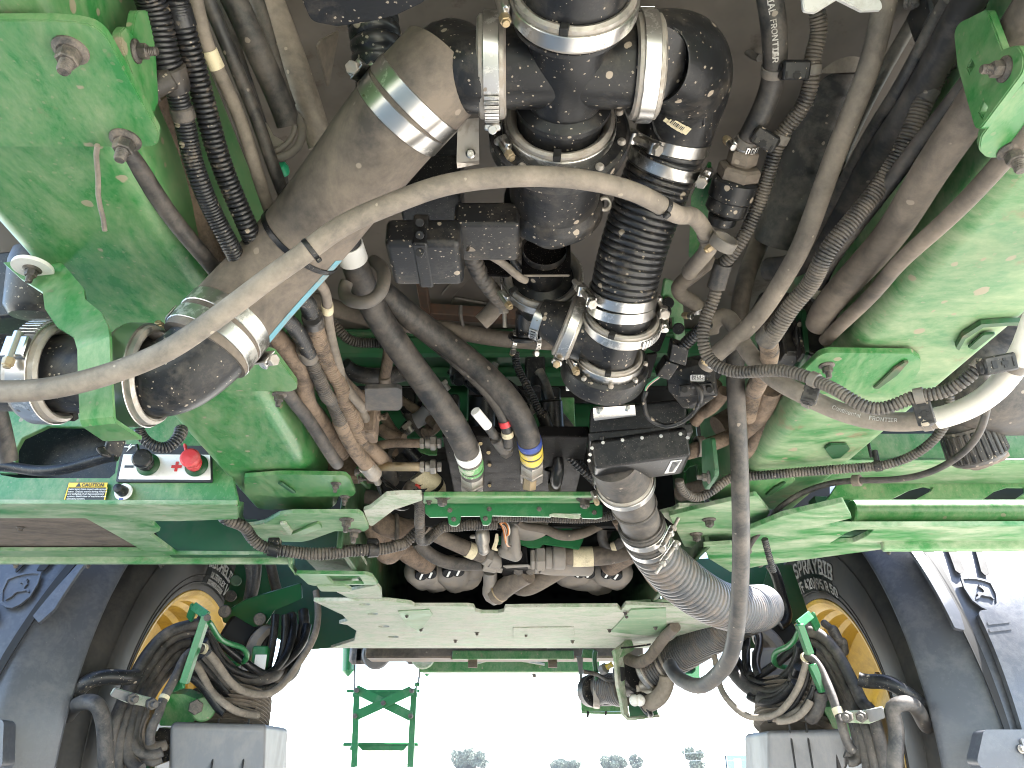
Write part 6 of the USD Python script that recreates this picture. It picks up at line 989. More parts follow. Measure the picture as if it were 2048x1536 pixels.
# ================================================================ wheels, mudguards and front suspension
def wheel(side, yc, zc, texts, lab):
    """side -1 left, +1 right. The inner rim edge lies in the plane x = side * 1.43."""
    o = V(side * 1.43, yc, .9 + zc); ax = V(side, 0, 0); w = group('wheel', S, lab)
    prof = [(.600, .02), (.628, -.002), (.640, -.014), (.66, -.022), (.72, -.040), (.79, -.052), (.85, -.050), (.90, -.034), (.935, -.008), (.955, .03), (.962, .10), (.965, .21), (.962, .32), (.955, .39), (.935, .43), (.85, .47), (.72, .46), (.63, .42), (.60, .40)]
    part('tyre', lathe(prof, o, ax, 120), 'tyre_rubber', w, smooth=40)
    part('tyre_bead_line', [lathe([(r_ - .002, t_), (r_, t_ - .003), (r_ + .002, t_)], o, ax, 100) for r_, t_ in ((.672, -.0265), (.70, -.0345), (.865, -.047))], 'tyre_rubber', w)
    for k in range(44):
        a = 2 * math.pi * (k + .5 * (k % 2)) / 44; hi = k % 2; d = V(0, -math.cos(a), math.sin(a)); q = V(0, math.sin(a), math.cos(a)); sl = (.62 if hi else -.62)
        c = o + ax * (.105 if hi else .315) + d * .985; part('tread_lug', cbox(c, (.24, .065, .055), unit(ax + q * sl), q, d, ch=.008), 'tyre_rubber', w)
    part('rim', lathe([(.600, .03), (.632, .006), (.640, -.010), (.634, -.016), (.618, -.010), (.606, .010), (.598, .022), (.590, .03), (.588, .075), (.570, .095), (.566, .16), (.548, .18), (.545, .25), (.40, .30), (.30, .29), (.20, .24), (.0, .24), (.0, .26), (.3, .31), (.40, .33), (.56, .30)], o, ax, 110), 'rim_yellow', w, smooth=30)
    part('hub', lathe([(.0, .05), (.15, .06), (.17, .09), (.17, .26), (0, .26)], o, ax, 48), 'shield_grey', w)
    for k in range(10):
        a = 2 * math.pi * k / 10; part('wheel_nut', hexa(o + V(side * .30, -.33 * math.cos(a), .33 * math.sin(a)), o + V(side * .265, -.33 * math.cos(a), .33 * math.sin(a)), .018), 'bolt_dark', w)
    part('valve_stem', cyl(o + V(side * .10, -.52, .16), o + V(side * .06, -.54, .18), .007, 10), 'brass', w)
    tt = np.array([(r_, t_) for r_, t_ in prof[2:9]]); off = PchipInterpolator(tt[:, 0], tt[:, 1])
    for s_, h_, R_, a0, m_ in texts:
        m = meshkit.text_mesh(s_, h_, .003, True); v = np.array(m.vertices); v[:, 0] -= v[:, 0].max() / 2; sc = 1.0
        a = math.radians(a0) + side * -v[:, 0] / R_ * -1 * (1 if side < 0 else 1); a = math.radians(a0) + (v[:, 0] / R_) * (1 if side < 0 else -1)
        r_ = R_ + v[:, 1]; t_ = off(np.clip(r_, .641, .93)) - .002 - v[:, 2]
        mm = trimesh.Trimesh(np.c_[o[0] + side * t_, o[1] - r_ * np.cos(a), o[2] + r_ * np.sin(a)], m.faces, process=False)
        if side > 0: pass
        mm.fix_normals(); part('lettering', mm, m_, w)
    for pa, hw, r0, r1 in (((77, 15, .665, .83),) if side > 0 else ((94, 12, .662, .805), (122, 15, .665, .83))):
        aa = np.radians(np.linspace(pa - hw, pa + hw, 20)); rr_ = np.linspace(r0, r1, 8); vv = np.array([[(o[0] + side * (off(r_) - .0015), o[1] - r_ * math.cos(q), o[2] + r_ * math.sin(q)) for r_ in rr_] for q in aa]).reshape(-1, 3)
        ff = [(i * 8 + j, i * 8 + j + 1, (i + 1) * 8 + j + 1) for i in range(19) for j in range(7)] + [(i * 8 + j, (i + 1) * 8 + j + 1, (i + 1) * 8 + j) for i in range(19) for j in range(7)]
        part('sidewall_panel', trimesh.Trimesh(vv, ff, process=False), 'plastic_clean', w)
    return w
wheel(-1, 3.62, .08, (('MICHELIN', .046, .742, 94, 'tyre_letter'), ('ULTRAFLEX', .024, .700, 94, 'tyre_letter'), ('TECHNOLOGIES', .018, .672, 94, 'tyre_letter'), ('SPRAYBIB', .066, .752, 122, 'tyre_letter'), ('VF 420/95 R 50', .044, .684, 122, 'tyre_letter')), 'left front wheel with a yellow rim')
wheel(1, 3.72, .06, (('SPRAYBIB', .066, .752, 77, 'tyre_letter'), ('VF 420/95 R 50', .044, .684, 77, 'tyre_letter')), 'right front wheel with a yellow rim')

def on_guard(u, v, side, yc, zc, R):
    r = ray(u, v); a = r[1] ** 2 + r[2] ** 2; b = -2 * (r[1] * yc + r[2] * zc); c = yc ** 2 + zc ** 2 - R ** 2; k = b * b - 4 * a * c
    return CAM + r * ((-b - math.sqrt(max(k, 0))) / (2 * a))
def guard_map(side, yc, zc, R):
    """angle/x <-> world for the mudguard's shell."""
    def to3(a, x, lift=0.): return V(x, yc - (R + lift) * math.cos(a), .9 + zc + (R + lift) * math.sin(a))
    def uv(u, v):
        p = on_guard(u, v, side, yc, zc, R); return math.atan2(p[2] - .9 - zc, yc - p[1]), p[0]
    return to3, uv
def mudguard(side, yc, zc, R, xi, xo, lab):
    to3, uv = guard_map(side, yc, zc, R)
    A = np.linspace(-.34, 1.75, 60); X = np.linspace(0, 1, 30); n = len(X); W = abs(xo - xi)
    def drop(t):
        d0, d1 = t * W, (1 - t) * W; e = lambda d: (.085 - math.sqrt(max(.085 ** 2 - max(.085 - d, 0) ** 2, 0))) if d < .085 else 0
        b = max(0, 1 - d0 / .145); return .10 * (b * .75 + .25 * b * b) + e(d1) + .008 * abs(2 * t - 1) ** 2
    def ridge(t): return .010 * (1 / (1 + math.exp(-(t - .30) * 90))) + .016 * (1 / (1 + math.exp(-(t - .40) * 90))) - .014 / (1 + math.exp(-(t - .46) * 90))
    v = np.array([[to3(a, xi + (xo - xi) * t, -drop(t) - th) for t in X] for th in (0, .012) for a in A]).reshape(2, len(A), n, 3)
    V_ = v.reshape(-1, 3); k = len(A) * n; f = []
    for s_ in (0, 1):
        for i in range(len(A) - 1):
            for j in range(n - 1):
                a = s_ * k + i * n + j; q = (a, a + 1, a + n + 1, a + n); q = q if s_ else q[::-1]; f += [(q[0], q[1], q[2]), (q[0], q[2], q[3])]
    rim = [i * n for i in range(len(A))] + [(len(A) - 1) * n + j for j in range(1, n)] + [i * n + n - 1 for i in range(len(A) - 2, -1, -1)] + [j for j in range(n - 2, 0, -1)]
    for a, b in zip(rim, rim[1:] + rim[:1]): f += [(a, b, b + k), (a, b + k, a + k)]
    m = trimesh.Trimesh(V_, f, process=False); m.fix_normals()
    g = part('mudguard', m, 'fender_plastic', S, lab, smooth=50)
    return g, to3, uv
def patch(uvs, to3, uv, lift, t=.006, rnd=.012, n=1):
    """A plate lying on the mudguard shell, outlined by sight lines."""
    q = np.array([uv(*w) for w in uvs]); R0 = 1.15; pl = Polygon(np.c_[q[:, 0] * R0, q[:, 1]]).buffer(0)
    if rnd: pl = pl.buffer(-rnd).buffer(rnd, quad_segs=4)
    m = trimesh.creation.extrude_polygon(pl, t, engine='earcut'); m = m.subdivide_to_size(.05); v = np.array(m.vertices)
    m.vertices = np.array([to3(a / R0, x, lift + z) for a, x, z in v]); m.fix_normals(); return m
DEER = [(-.52, -.28), (-.30, -.10), (-.34, .08), (-.20, .20), (.10, .16), (.22, .30), (.20, .46), (.05, .60), (-.05, .58), (.08, .66), (.02, .80), (.14, .70), (.22, .62), (.30, .84), (.28, .60), (.40, .74), (.36, .54), (.46, .44), (.40, .38), (.33, .28), (.34, .08), (.56, .06), (.72, -.16), (.66, -.20), (.50, -.04), (.26, -.06), (-.02, -.02), (-.16, -.08), (-.26, -.26), (-.60, -.44)]
def emblem(c, to3, uv, sx_, sy_, flip, g, tilt=0):
    a0, x0 = uv(*c); pts = lambda P_, s: [(x0 + flip * s * (x * math.cos(tilt) - y * math.sin(tilt)) * sx_, (s * (x * math.sin(tilt) + y * math.cos(tilt)) * sy_) / 1.15 + a0) for x, y in P_]
    shield = [(-.9, .75), (-.5, .86), (0, .9), (.5, .86), (.9, .75), (.95, .1), (.75, -.55), (.35, -.86), (0, -.95), (-.35, -.86), (-.75, -.55), (-.95, .1)]
    def mk(poly, lift, t):
        m = trimesh.creation.extrude_polygon(poly, t, engine='earcut'); v = np.array(m.vertices); m.vertices = np.array([to3(a, x, lift + z) for x, a, z in v]); m.fix_normals(); return m
    O = Polygon(pts(shield, 1.)); I = Polygon(pts(shield, .88)); D_ = Polygon(pts([(x * 1.02, y * .9 - .15) for x, y in DEER], .85)).buffer(0)
    e = part('emblem', mk(O.difference(I), .010, .008), 'fender_plastic', g); part('emblem_field', mk(I, .010, .002), 'fender_plastic', g)
    for q in getattr(D_, 'geoms', [D_]): part('emblem_deer', mk(q, .012, .006), 'fender_plastic', g)
g, to3, uv = mudguard(-1, 3.62, .08, 1.15, -1.375, -2.05, 'left black mudguard with an embossed shield emblem')
HJ = lambda o, pts: [(o[0] + x / 2.9257, o[1] + y / 2.9257) for x, y in pts]
for q in ([(120, 320), (185, 320), (110, 400), (95, 410)], [(270, 320), (335, 320), (265, 395), (220, 395)], [(430, 325), (480, 325), (50, 930), (-60, 1130), (-70, 1090), (30, 880)]): part('slot', patch(HJ((0, 1011), q), to3, uv, .009, .004, .004), 'dark_cavity', g)
emblem((42, 1184), to3, uv, .058, .072, 1, g, .2)
part('raised_rib', patch(HJ((0, 1011), [(500, 325), (530, 325), (330, 620), (240, 700), (205, 660)]), to3, uv, .004, .012, .006), 'fender_plastic', g); part('raised_rib', patch(HJ((0, 1011), [(-300, 560), (-20, 580), (0, 700), (-300, 700)]), to3, uv, .006, .02, .01), 'fender_plastic', g)
part('raised_pad', patch(HJ((0, 1011), [(-260, 1290), (20, 1280), (100, 1240), (95, 1536), (-260, 1600)]), to3, uv, .005, .06, .02), 'fender_plastic', g)
g, to3, uv = mudguard(1, 3.72, .06, 1.15, 1.345, 2.02, 'right black mudguard with an embossed shield emblem')
for q in ([(1575, 225), (1620, 225), (1695, 395), (1670, 415), (1640, 395)], [(1740, 220), (1775, 220), (1840, 410), (1815, 425), (1790, 400)], [(1420, 230), (1470, 215), (1690, 640), (1960, 1330), (1925, 1330), (1660, 700)]): part('slot', patch(HJ((1348, 1011), q), to3, uv, .009, .004, .004), 'dark_cavity', g)
emblem((1348 + 1788 / 2.9257, 1011 + 527 / 2.9257), to3, uv, .055, .070, 1, g, -.15)
part('raised_rib', patch(HJ((1348, 1011), [(1345, 240), (1400, 230), (1660, 640), (1690, 745), (1630, 730)]), to3, uv, .004, .014, .006), 'fender_plastic', g)
part('raised_pad', patch(HJ((1348, 1011), [(1755, 640), (1900, 620), (2300, 1350), (2020, 1360), (1850, 850)]), to3, uv, .004, .022, .02), 'fender_plastic', g)
for k in range(2): part('slot', patch(HJ((1348, 1011), [(1810 + 10 * k, 700 + 40 * k), (1935 + 10 * k, 690 + 40 * k), (1945 + 10 * k, 708 + 40 * k), (1815 + 10 * k, 722 + 40 * k)]), to3, uv, .022, .006, .003), 'fender_plastic', g)
part('raised_pad', patch(HJ((1348, 1011), [(1745, 1320), (2300, 1320), (2300, 1620), (1830, 1620), (1700, 1500)]), to3, uv, .005, .06, .02), 'fender_plastic', g); part('pad_plate', patch(HJ((1348, 1011), [(1945, 1370), (2300, 1370), (2300, 1490), (1985, 1490)]), to3, uv, .062, .012, .006), 'shield_grey', g)
bolt(on_guard(1348 + 2035 / 2.9257, 1011 + 1425 / 2.9257, 1, 3.72, .06, 1.22), V(0, -1, 0), .02, S, m='steel_dull', stud=0)

# ---- hose bundles, brackets, arms; L = left, R = right
def bundle(specs, r, labels=None, m='rubber_grey'):
    for k, s_ in enumerate(specs): hose('hydraulic_hose', s_, r[k] if isinstance(r, list) else r, m, S, labels, n=16, seg=40)
bundle(['j 1150,395,2.80 1020,420,2.78 800,500,2.74 600,690,2.69 440,940,2.63 330,1180,2.58 220,1420,2.52 H 650,1400,2.48 655,1600,2.44', 'j 1130,500,2.81 980,510,2.79 800,600,2.75 640,790,2.70 500,1000,2.65 410,1190,2.60 320,1420,2.54 H 700,1400,2.49 700,1600,2.45', 'j 1085,615,2.82 960,630,2.80 820,710,2.76 680,880,2.71 560,1060,2.66 480,1210,2.61 395,1430,2.55 H 745,1400,2.50 760,1490,2.48 830,1545,2.46',
    'j 1010,690,2.83 900,770,2.78 740,940,2.73 620,1110,2.67 545,1230,2.62 460,1430,2.56 H 780,1360,2.52 800,1430,2.50 880,1460,2.52 950,1440,2.54', 'j 960,800,2.84 830,940,2.78 700,1090,2.70 600,1250,2.64 520,1430,2.58 H 800,1340,2.55 815,1410,2.54 860,1490,2.53 940,1480,2.55'], [.0205, .0185, .0180, .0160, .0150], 'one of five bundled hoses curving down beside the left wheel')
t = hose('hydraulic_hose', 'j 1230,690,2.72 1150,690,2.70 1030,750,2.67 920,940,2.62 810,1150,2.57 725,1320,2.53 690,1430,2.51 630,1560,2.49 H 880,1390,2.48', .0150, 'rubber_grey', S, 'thin hose with a cream sleeve crossing the left hose bundle', n=16); part('tag_sleeve', t.sleeve(.60, .645, .002), 'tape_cream', t.path); part('tag_sleeve', t.sleeve(.03, .06, .003), 'tape_cream', t.path)
hose('hydraulic_hose', 'H 850,1220,2.6 815,1310,2.6 830,1380,2.6 880,1410,2.6 970,1400,2.62', .018, 'rubber_brown', S, n=14)
sb_ = part('strap', poly_plate([P(*q) for q in pp('j 120,1240,2.42 175,1160,2.42 350,1200,2.46 670,1288,2.52 655,1400,2.52 310,1318,2.46')], .008, .006), 'green_pale', S, 'pale green strap with two bolts across the left hose bundle'); part('strap_end', poly_plate([P(*q) for q in pp('j 122,1240,2.413 177,1160,2.413 350,1204,2.453 305,1312,2.453')], .004, .004), 'shield_grey', sb_)
for x, y in ((360, 1265), (590, 1325)): part('strap_bolt', [hexa(B('j', x, y, 2.48), B('j', x + 30, y + 12, 2.44), .018), cyl(B('j', x + 20, y + 8, 2.45), B('j', x + 60, y + 20, 2.42), .009, 12)], 'bolt_dark', sb_)
part('support_bar', [bar(B('j', 1245, 300, 2.66), B('j', 985, 1090, 2.60), .024, .03, V(0, -1, 0)), bar(B('j', 1100, 190, 2.74), B('j', 1250, 300, 2.66), .03, .012, V(0, -1, 0)), bar(B('j', 1100, 190, 2.74), B('j', 1050, 340, 2.78), .03, .012, V(0, -1, 0)), bar(B('j', 985, 1095, 2.60), B('j', 820, 1150, 2.62), .03, .012, V(0, -1, 0))], 'green_clean', S, 'green upright bar that holds the left hose bundle')
for x, y in ((1255, 325), (1015, 1060), (1110, 770)): part('bar_bolt', cyl(B('j', x, y, 2.645), B('j', x, y, 2.63), .012, 14), 'bolt_dark', S)
part('hose_block', poly_plate([P(*q) for q in pp('j 1100,230,2.83 1230,330,2.80 1010,1040,2.72 860,1080,2.76 930,850,2.82 1080,640,2.84')], .03, .004), 'plastic_black', S, 'black hose block behind the left green bar')
hose('guard_rod', 'j 1265,370,2.66 1330,460,2.72 1420,580,2.78 1560,640,2.84 1680,690,2.88 1720,760,2.90 1690,830,2.92 1480,850,2.95', .010, 'green_clean', S, 'bent green rod beside the left hose block', n=12)
bundle(['j 1230,440,2.8 1300,620,2.84 1430,830,2.88 1600,980,2.92 1800,1050,2.96 2000,1020,3.0 H 1640,950,3.1 1690,820,3.2 1700,640,3.3', 'j 1200,540,2.82 1290,740,2.86 1440,940,2.9 1650,1080,2.95 1850,1130,3.0 2060,1080,3.04 H 1720,940,3.14 1770,800,3.22 1775,620,3.32', 'j 1150,770,2.76 1240,880,2.78 1340,1000,2.8 1450,1120,2.84 1600,1200,2.9 1800,1270,2.95 1960,1180,3.0', 'j 1620,1200,2.98 1800,1180,3.0 2000,1090,3.05 H 1690,1000,3.1 1740,880,3.2 1730,700,3.3'], [.022, .022, .029, .022], 'one of the thick black hoses looping inward from the left wheel', 'rubber_grey')
bundle(['j 1270,740,2.66 1370,860,2.68 1480,1020,2.71 1600,1140,2.74 1760,1210,2.78 1920,1220,2.82 H 1640,1060,2.9 1750,920,3.0 1840,760,3.1 1860,600,3.2 1848,500,3.25', 'j 1100,860,2.7 1180,960,2.7 1260,1120,2.7 1330,1220,2.7 1470,1340,2.7 1560,1400,2.72 1700,1450,2.76 1850,1470,2.8'], [.0135, .0130], 'thin grey hose looping inward from the left wheel', 'rubber_tan')
bundle(['j 1060,1000,2.7 1200,1120,2.7 1300,1250,2.7 1370,1350,2.7 1460,1430,2.7', 'j 1400,600,2.9 1580,760,2.92 1780,910,2.95 1950,985,3.0 H 1660,930,3.08 1740,850,3.15 1800,700,3.25'], [.017, .016], 'dark hose crossing in front of the left bellows', 'plastic_clean')
bundle(['H 1455,330,3.3 1470,400,3.3 1460,520,3.3 1440,600,3.3', 'H 1500,330,3.3 1495,430,3.3 1475,520,3.3', 'H 1580,330,3.4 1600,420,3.4 1620,500,3.4'], .022, 'dark hose hanging behind the left green bracket')
part('axle_plate', poly_plate([P(*q) for q in pp('H 1290,640,3.25 1440,545,3.25 1760,455,3.2 1762,550,3.2 1600,620,3.22 1560,690,3.25 1450,720,3.25 1300,690,3.25')], .012, .008), 'green_dark', S, 'dark green bracket plate above the left bellows'); part('axle_plate', poly_plate([P(*q) for q in pp('H 1390,330,3.55 1560,330,3.55 1620,560,3.55 1380,640,3.55 1290,620,3.5')], .012, .004), 'green_dark', S)
for x, y in ((1380, 440), (1315, 620), (1520, 665), (1350, 530)): part('axle_bolt', cyl(B('H', x, y, 3.5 if y < 600 else 3.23), B('H', x, y, 3.46 if y < 600 else 3.2), .026, 14), 'green_dark' if y < 500 else 'bolt_dark', S)
part('suspension_cylinder', [cyl(B('H', 1330, 720, 3.3), B('H', 1480, 800, 3.3), .10, 28), cyl(B('H', 1470, 790, 3.3), B('H', 1560, 830, 3.3), .075, 28)], 'dark_cavity', S, 'dark cylinder behind the left rod'); part('cylinder_rod', lathe([(.06, 0), (.085, .02), (.085, .05), (.06, .06)], B('H', 1490, 800, 3.22), B('H', 1560, 830, 3.2) - B('H', 1470, 790, 3.22), 28), 'cast_grey', S)
part('axle_plate', poly_plate([P(*q) for q in pp('H 1260,760,3.0 1400,880,3.0 1420,910,3.0 1300,930,3.0 1270,900,3.0')], .012, .004), 'green_paint', S); part('valve_box', cbox(B('H', 1520, 910, 3.05), (.06, .05, .11), ch=.006), 'green_clean', S, 'small green valve body with a white label on the left'); part('box_label', cbox(B('H', 1522, 920, 3.015), (.045, .004, .06), ch=.001), 'label_white', S)
part('knuckle', [poly_plate([P(*q) for q in pp('H 950,1100,2.72 1080,1105,2.72 1215,1160,2.72 1225,1190,2.72 1200,1225,2.72 1090,1290,2.72 930,1290,2.72')], .05, .008), cyl(B('H', 1190, 1190, 2.70), B('H', 1190, 1190, 2.80), .042, 24)], 'green_paint', S, 'green knuckle arm with a dark bolt above the left grey shield'); part('knuckle_bolt', hexa(B('H', 1145, 1180, 2.71), B('H', 1145, 1180, 2.66), .026), 'bolt_dark', S)
def bellows(a, b, r, m, lab, k=9):
    L = np.linalg.norm(b - a); pr = [(0, 0)]
    for q in range(k): pr += [(r, L * (q + .15) / k), (r * 1.0, L * (q + .35) / k), (r * .84, L * (q + .75) / k), (r * .84, L * (q + .9) / k)]
    return part('bellows', lathe(pr + [(0, L)], a, b - a, 36), m, S, lab)
bellows(B('H', 1330, 1150, 2.95), B('H', 1300, 1345, 2.86), .165, 'rubber_brown', 'brown ribbed bellows above the left grey shield')
sh_ = part('leg_shield', box8(B('H', 1020, 1640, 2.62), B('H', 1520, 1640, 2.72), B('H', 1030, 1300, 2.62), V(0, .28, 0), .018), 'shield_grey', S, 'grey moulded leg cover on the left'); part('shield_groove', [cbox(B('H', x, 1450, 2.612 + (x - 1020) * .0002), (.006, .006, .22), ch=.001) for x in (1250, 1430)], 'dark_cavity', sh_)
part('leg_bracket', poly_plate([P(*q) for q in pp('H 930,1300,2.68 1020,1310,2.63 1025,1350,2.63 960,1500,2.62 870,1536,2.66 860,1450,2.68')], .02, .004), 'plastic_black', S); part('leg_bracket', poly_plate([P(*q) for q in pp('H 840,1370,2.7 910,1330,2.7 940,1330,2.7 900,1560,2.7 850,1560,2.7')], .02, .004), 'green_dark', S)
hose('guard_arm', 'H 800,1000,2.55 700,1005,2.5 600,1005,2.47 520,1030,2.45 440,1110,2.46 370,1200,2.60', .0235, 'plastic_black', S, 'upper black tubular arm carrying the left mudguard', n=18); hose('guard_arm', 'H 330,1290,2.58 420,1195,2.44 500,1150,2.38 565,1165,2.36 600,1240,2.37 615,1360,2.38 625,1560,2.38', .0235, 'rubber_grey', S, 'lower black tubular arm carrying the left mudguard', n=18)
# more of the thin black hoses that loop inward beside both wheels
bundle(['j 1225,480,2.79 1320,660,2.83 1450,860,2.87 1610,960,2.91 1780,1010,2.95 1960,985,3.0 H 1660,900,3.08 1705,780,3.16 1715,640,3.24', 'j 1210,580,2.77 1300,790,2.81 1440,970,2.85 1620,1110,2.9 1820,1160,2.96 2020,1120,3.02 H 1700,970,3.1 1760,840,3.18 1790,700,3.26', 'j 1140,820,2.74 1260,960,2.76 1380,1100,2.79 1540,1260,2.84 1720,1340,2.88 1880,1300,2.94', 'j 1090,920,2.72 1200,1060,2.72 1320,1200,2.73 1450,1320,2.76 1600,1390,2.8 1800,1400,2.85', 'H 1610,640,3.18 1600,760,3.14 1580,880,3.1 1560,980,3.06', 'H 1670,640,3.2 1665,780,3.16 1640,900,3.12 1590,1000,3.08'], [.015, .017, .014, .012, .016, .016], 'one of the thinner black hoses looping inward from the left wheel', 'plastic_clean')
bundle(['l 880,640,2.82 850,800,2.85 760,960,2.88 620,1060,2.92 460,1090,2.96 300,1040,3.0 200,930,3.06 130,800,3.12', 'l 860,900,2.80 790,1060,2.84 660,1170,2.88 500,1200,2.92 330,1150,2.97 190,1040,3.03', 'l 820,1080,2.76 720,1200,2.79 580,1290,2.83 420,1300,2.88 280,1240,2.93', 'l 980,900,2.70 950,1050,2.70 880,1220,2.71 780,1370,2.72 640,1480,2.74 500,1520,2.76', 'l 1050,1120,2.68 1000,1260,2.68 920,1380,2.69 800,1480,2.7'], [.016, .017, .015, .0115, .0115], 'one of the thinner black hoses looping inward from the right wheel', 'plastic_clean')
# right
bundle(['l 985,490,2.84 1080,510,2.82 1200,600,2.79 1320,750,2.75 1430,950,2.70 1530,1150,2.66 1620,1330,2.62 J 1150,1200,2.56 1210,1400,2.52 1260,1600,2.48', 'l 1010,610,2.85 1120,650,2.82 1230,780,2.79 1340,980,2.75 1440,1180,2.70 1530,1360,2.66 J 1110,1250,2.58 1160,1420,2.54 1200,1600,2.50', 'l 1060,730,2.86 1150,790,2.83 1260,930,2.79 1350,1100,2.75 1440,1280,2.70 1490,1400,2.67 J 1090,1300,2.60 1120,1430,2.57 1140,1600,2.52', 'l 1150,910,2.86 1220,980,2.82 1310,1120,2.78 1400,1300,2.72 1450,1400,2.68 J 1070,1300,2.62 1085,1400,2.60 1075,1480,2.58 1020,1500,2.58', 'l 1190,1000,2.86 1270,1080,2.82 1350,1230,2.76 1410,1360,2.70 J 1060,1330,2.64 1062,1420,2.62 1040,1460,2.6 1000,1450,2.6'], [.0205, .0185, .0180, .0160, .0150], 'one of five bundled hoses curving down beside the right wheel')
t = hose('hydraulic_hose', 'l 930,800,2.72 1000,790,2.70 1080,870,2.68 1160,1020,2.65 1230,1180,2.61 1300,1370,2.57 1350,1500,2.54 J 980,1270,2.52 1020,1400,2.50 1050,1430,2.5', .0150, 'rubber_grey', S, 'thin hose with a cream sleeve crossing the right hose bundle', n=16); part('tag_sleeve', t.sleeve(.61, .68, .002), 'tape_cream', t.path); part('tag_sleeve', t.sleeve(.0, .035, .003), 'tape_cream', t.path)
sb_ = part('strap', poly_plate([P(*q) for q in pp('l 1390,1430,2.50 1640,1410,2.46 1840,1375,2.42 1875,1500,2.42 1690,1560,2.46 1400,1560,2.50')], .008, .006), 'green_pale', S, 'pale green strap with two bolts across the right hose bundle'); part('strap_end', poly_plate([P(*q) for q in pp('l 1645,1412,2.453 1840,1377,2.413 1873,1500,2.413 1692,1556,2.453')], .004, .004), 'shield_grey', sb_)
for x, y in ((1440, 1480), (1610, 1475)): part('strap_bolt', [hexa(B('l', x, y, 2.47), B('l', x - 20, y + 8, 2.44), .018), cyl(B('l', x - 10, y + 4, 2.45), B('l', x - 35, y + 14, 2.42), .009, 12)], 'bolt_dark', sb_)
part('support_bar', [bar(B('l', 865, 400, 2.70), B('l', 990, 750, 2.68), .024, .03, V(0, -1, 0)), bar(B('l', 1010, 870, 2.67), B('l', 1150, 1190, 2.64), .024, .03, V(0, -1, 0)), bar(B('l', 865, 400, 2.70), B('l', 1000, 290, 2.78), .03, .012, V(0, -1, 0)), bar(B('l', 1010, 290, 2.78), B('l', 1080, 450, 2.82), .03, .012, V(0, -1, 0))], 'green_clean', S, 'green upright bar that holds the right hose bundle')
part('hose_block', poly_plate([P(*q) for q in pp('l 900,400,2.84 1000,330,2.86 1080,460,2.88 1000,640,2.86 1200,1000,2.84 1130,1100,2.8 1000,760,2.82')], .03, .004), 'plastic_black', S, 'black hose block behind the right green bar')
hose('guard_rod', 'l 870,470,2.70 800,600,2.75 700,680,2.82 590,740,2.88 570,800,2.9 600,870,2.93 800,910,2.95', .010, 'green_clean', S, 'bent green rod beside the right hose block', n=12)
bundle(['l 890,600,2.85 870,780,2.87 790,950,2.9 640,1080,2.94 480,1130,2.98 300,1080,3.02 180,960,3.08 100,820,3.15 60,700,3.25', 'l 830,1000,2.82 740,1160,2.86 560,1220,2.9 380,1200,2.95 220,1100,3.0 100,960,3.06 40,850,3.15', 'l 800,1120,2.80 700,1230,2.82 550,1290,2.86 380,1260,2.9'], [.024, .026, .026], 'one of the thick black hoses looping inward from the right wheel', 'rubber_grey')
bundle(['l 950,850,2.68 920,960,2.68 860,1130,2.69 750,1310,2.70 620,1440,2.71 450,1490,2.73 250,1470,2.76 80,1340,2.8 -40,1170,2.86 J 250,960,2.95 235,880,3.0', 'l 1070,1030,2.7 1030,1180,2.7 960,1320,2.7 830,1430,2.7 700,1500,2.72 560,1500,2.74', 'l 1000,1300,2.66 900,1440,2.66 760,1520,2.68 600,1530,2.7'], [.0115, .0130, .0125], 'thin grey hose looping inward from the right wheel', 'rubber_tan')
bundle(['l 250,540,3.15 245,700,3.1 255,900,3.05 300,1000,3.0', 'l 390,520,3.15 400,650,3.1 370,780,3.05 365,900,3.0 400,1000,2.97', 'l 840,660,2.9 700,780,2.92 520,920,2.96 380,1000,3.0 240,1020,3.05 80,960,3.1', 'J 560,345,3.3 600,420,3.3 640,560,3.3 660,640,3.28 620,700,3.26'], [.0165, .0165, .016, .022], 'dark hose hanging behind the right loop', 'plastic_clean')
part('axle_plate', poly_plate([P(*q) for q in pp('J 560,345,3.6 690,345,3.6 775,620,3.55 720,690,3.5 560,740,3.5 480,600,3.55')], .012, .004), 'green_dark', S, 'dark green plate behind the big corrugated loop')
part('suspension_cylinder', [cyl(B('J', 700, 720, 3.35), B('J', 600, 790, 3.35), .10, 28)], 'dark_cavity', S, 'dark cylinder behind the right rod'); part('cylinder_rod', lathe([(.06, 0), (.085, .02), (.085, .05), (.06, .06)], B('J', 590, 790, 3.25), B('J', 560, 815, 3.25) - B('J', 620, 770, 3.27), 28), 'cast_grey', S)
part('valve_box', cbox(B('J', 590, 930, 3.1), (.16, .08, .12), ch=.01), 'cast_grey', S, 'pale valve body behind the right green rod'); part('gauge_valves', [casting([[(B('J', 880, 690, 2.9), .014), (B('J', 930, 730, 2.88), .014)], [(B('J', 930, 730, 2.88), .020), (B('J', 960, 790, 2.86), .020)], [(B('J', 985, 800, 2.86), .018), (B('J', 990, 850, 2.86), .020)]])], 'bolt_dark', S, 'dark fittings beside the right yellow rim', smooth=50)
part('knuckle', [poly_plate([P(*q) for q in pp('J 870,1180,2.76 990,1170,2.76 1010,1260,2.76 1060,1300,2.76 1040,1360,2.76 930,1300,2.76')], .05, .008)], 'green_paint', S, 'green knuckle arm above the right grey shield')
hose('hydraulic_hose', 'l 1120,1180,2.66 1110,1300,2.66 1060,1440,2.66 J 800,1240,2.7', .022, 'rubber_grey', S, n=14)
bellows(B('J', 740, 1100, 2.98), B('J', 730, 1345, 2.88), .165, 'rubber_brown', 'brown ribbed bellows above the right grey shield')
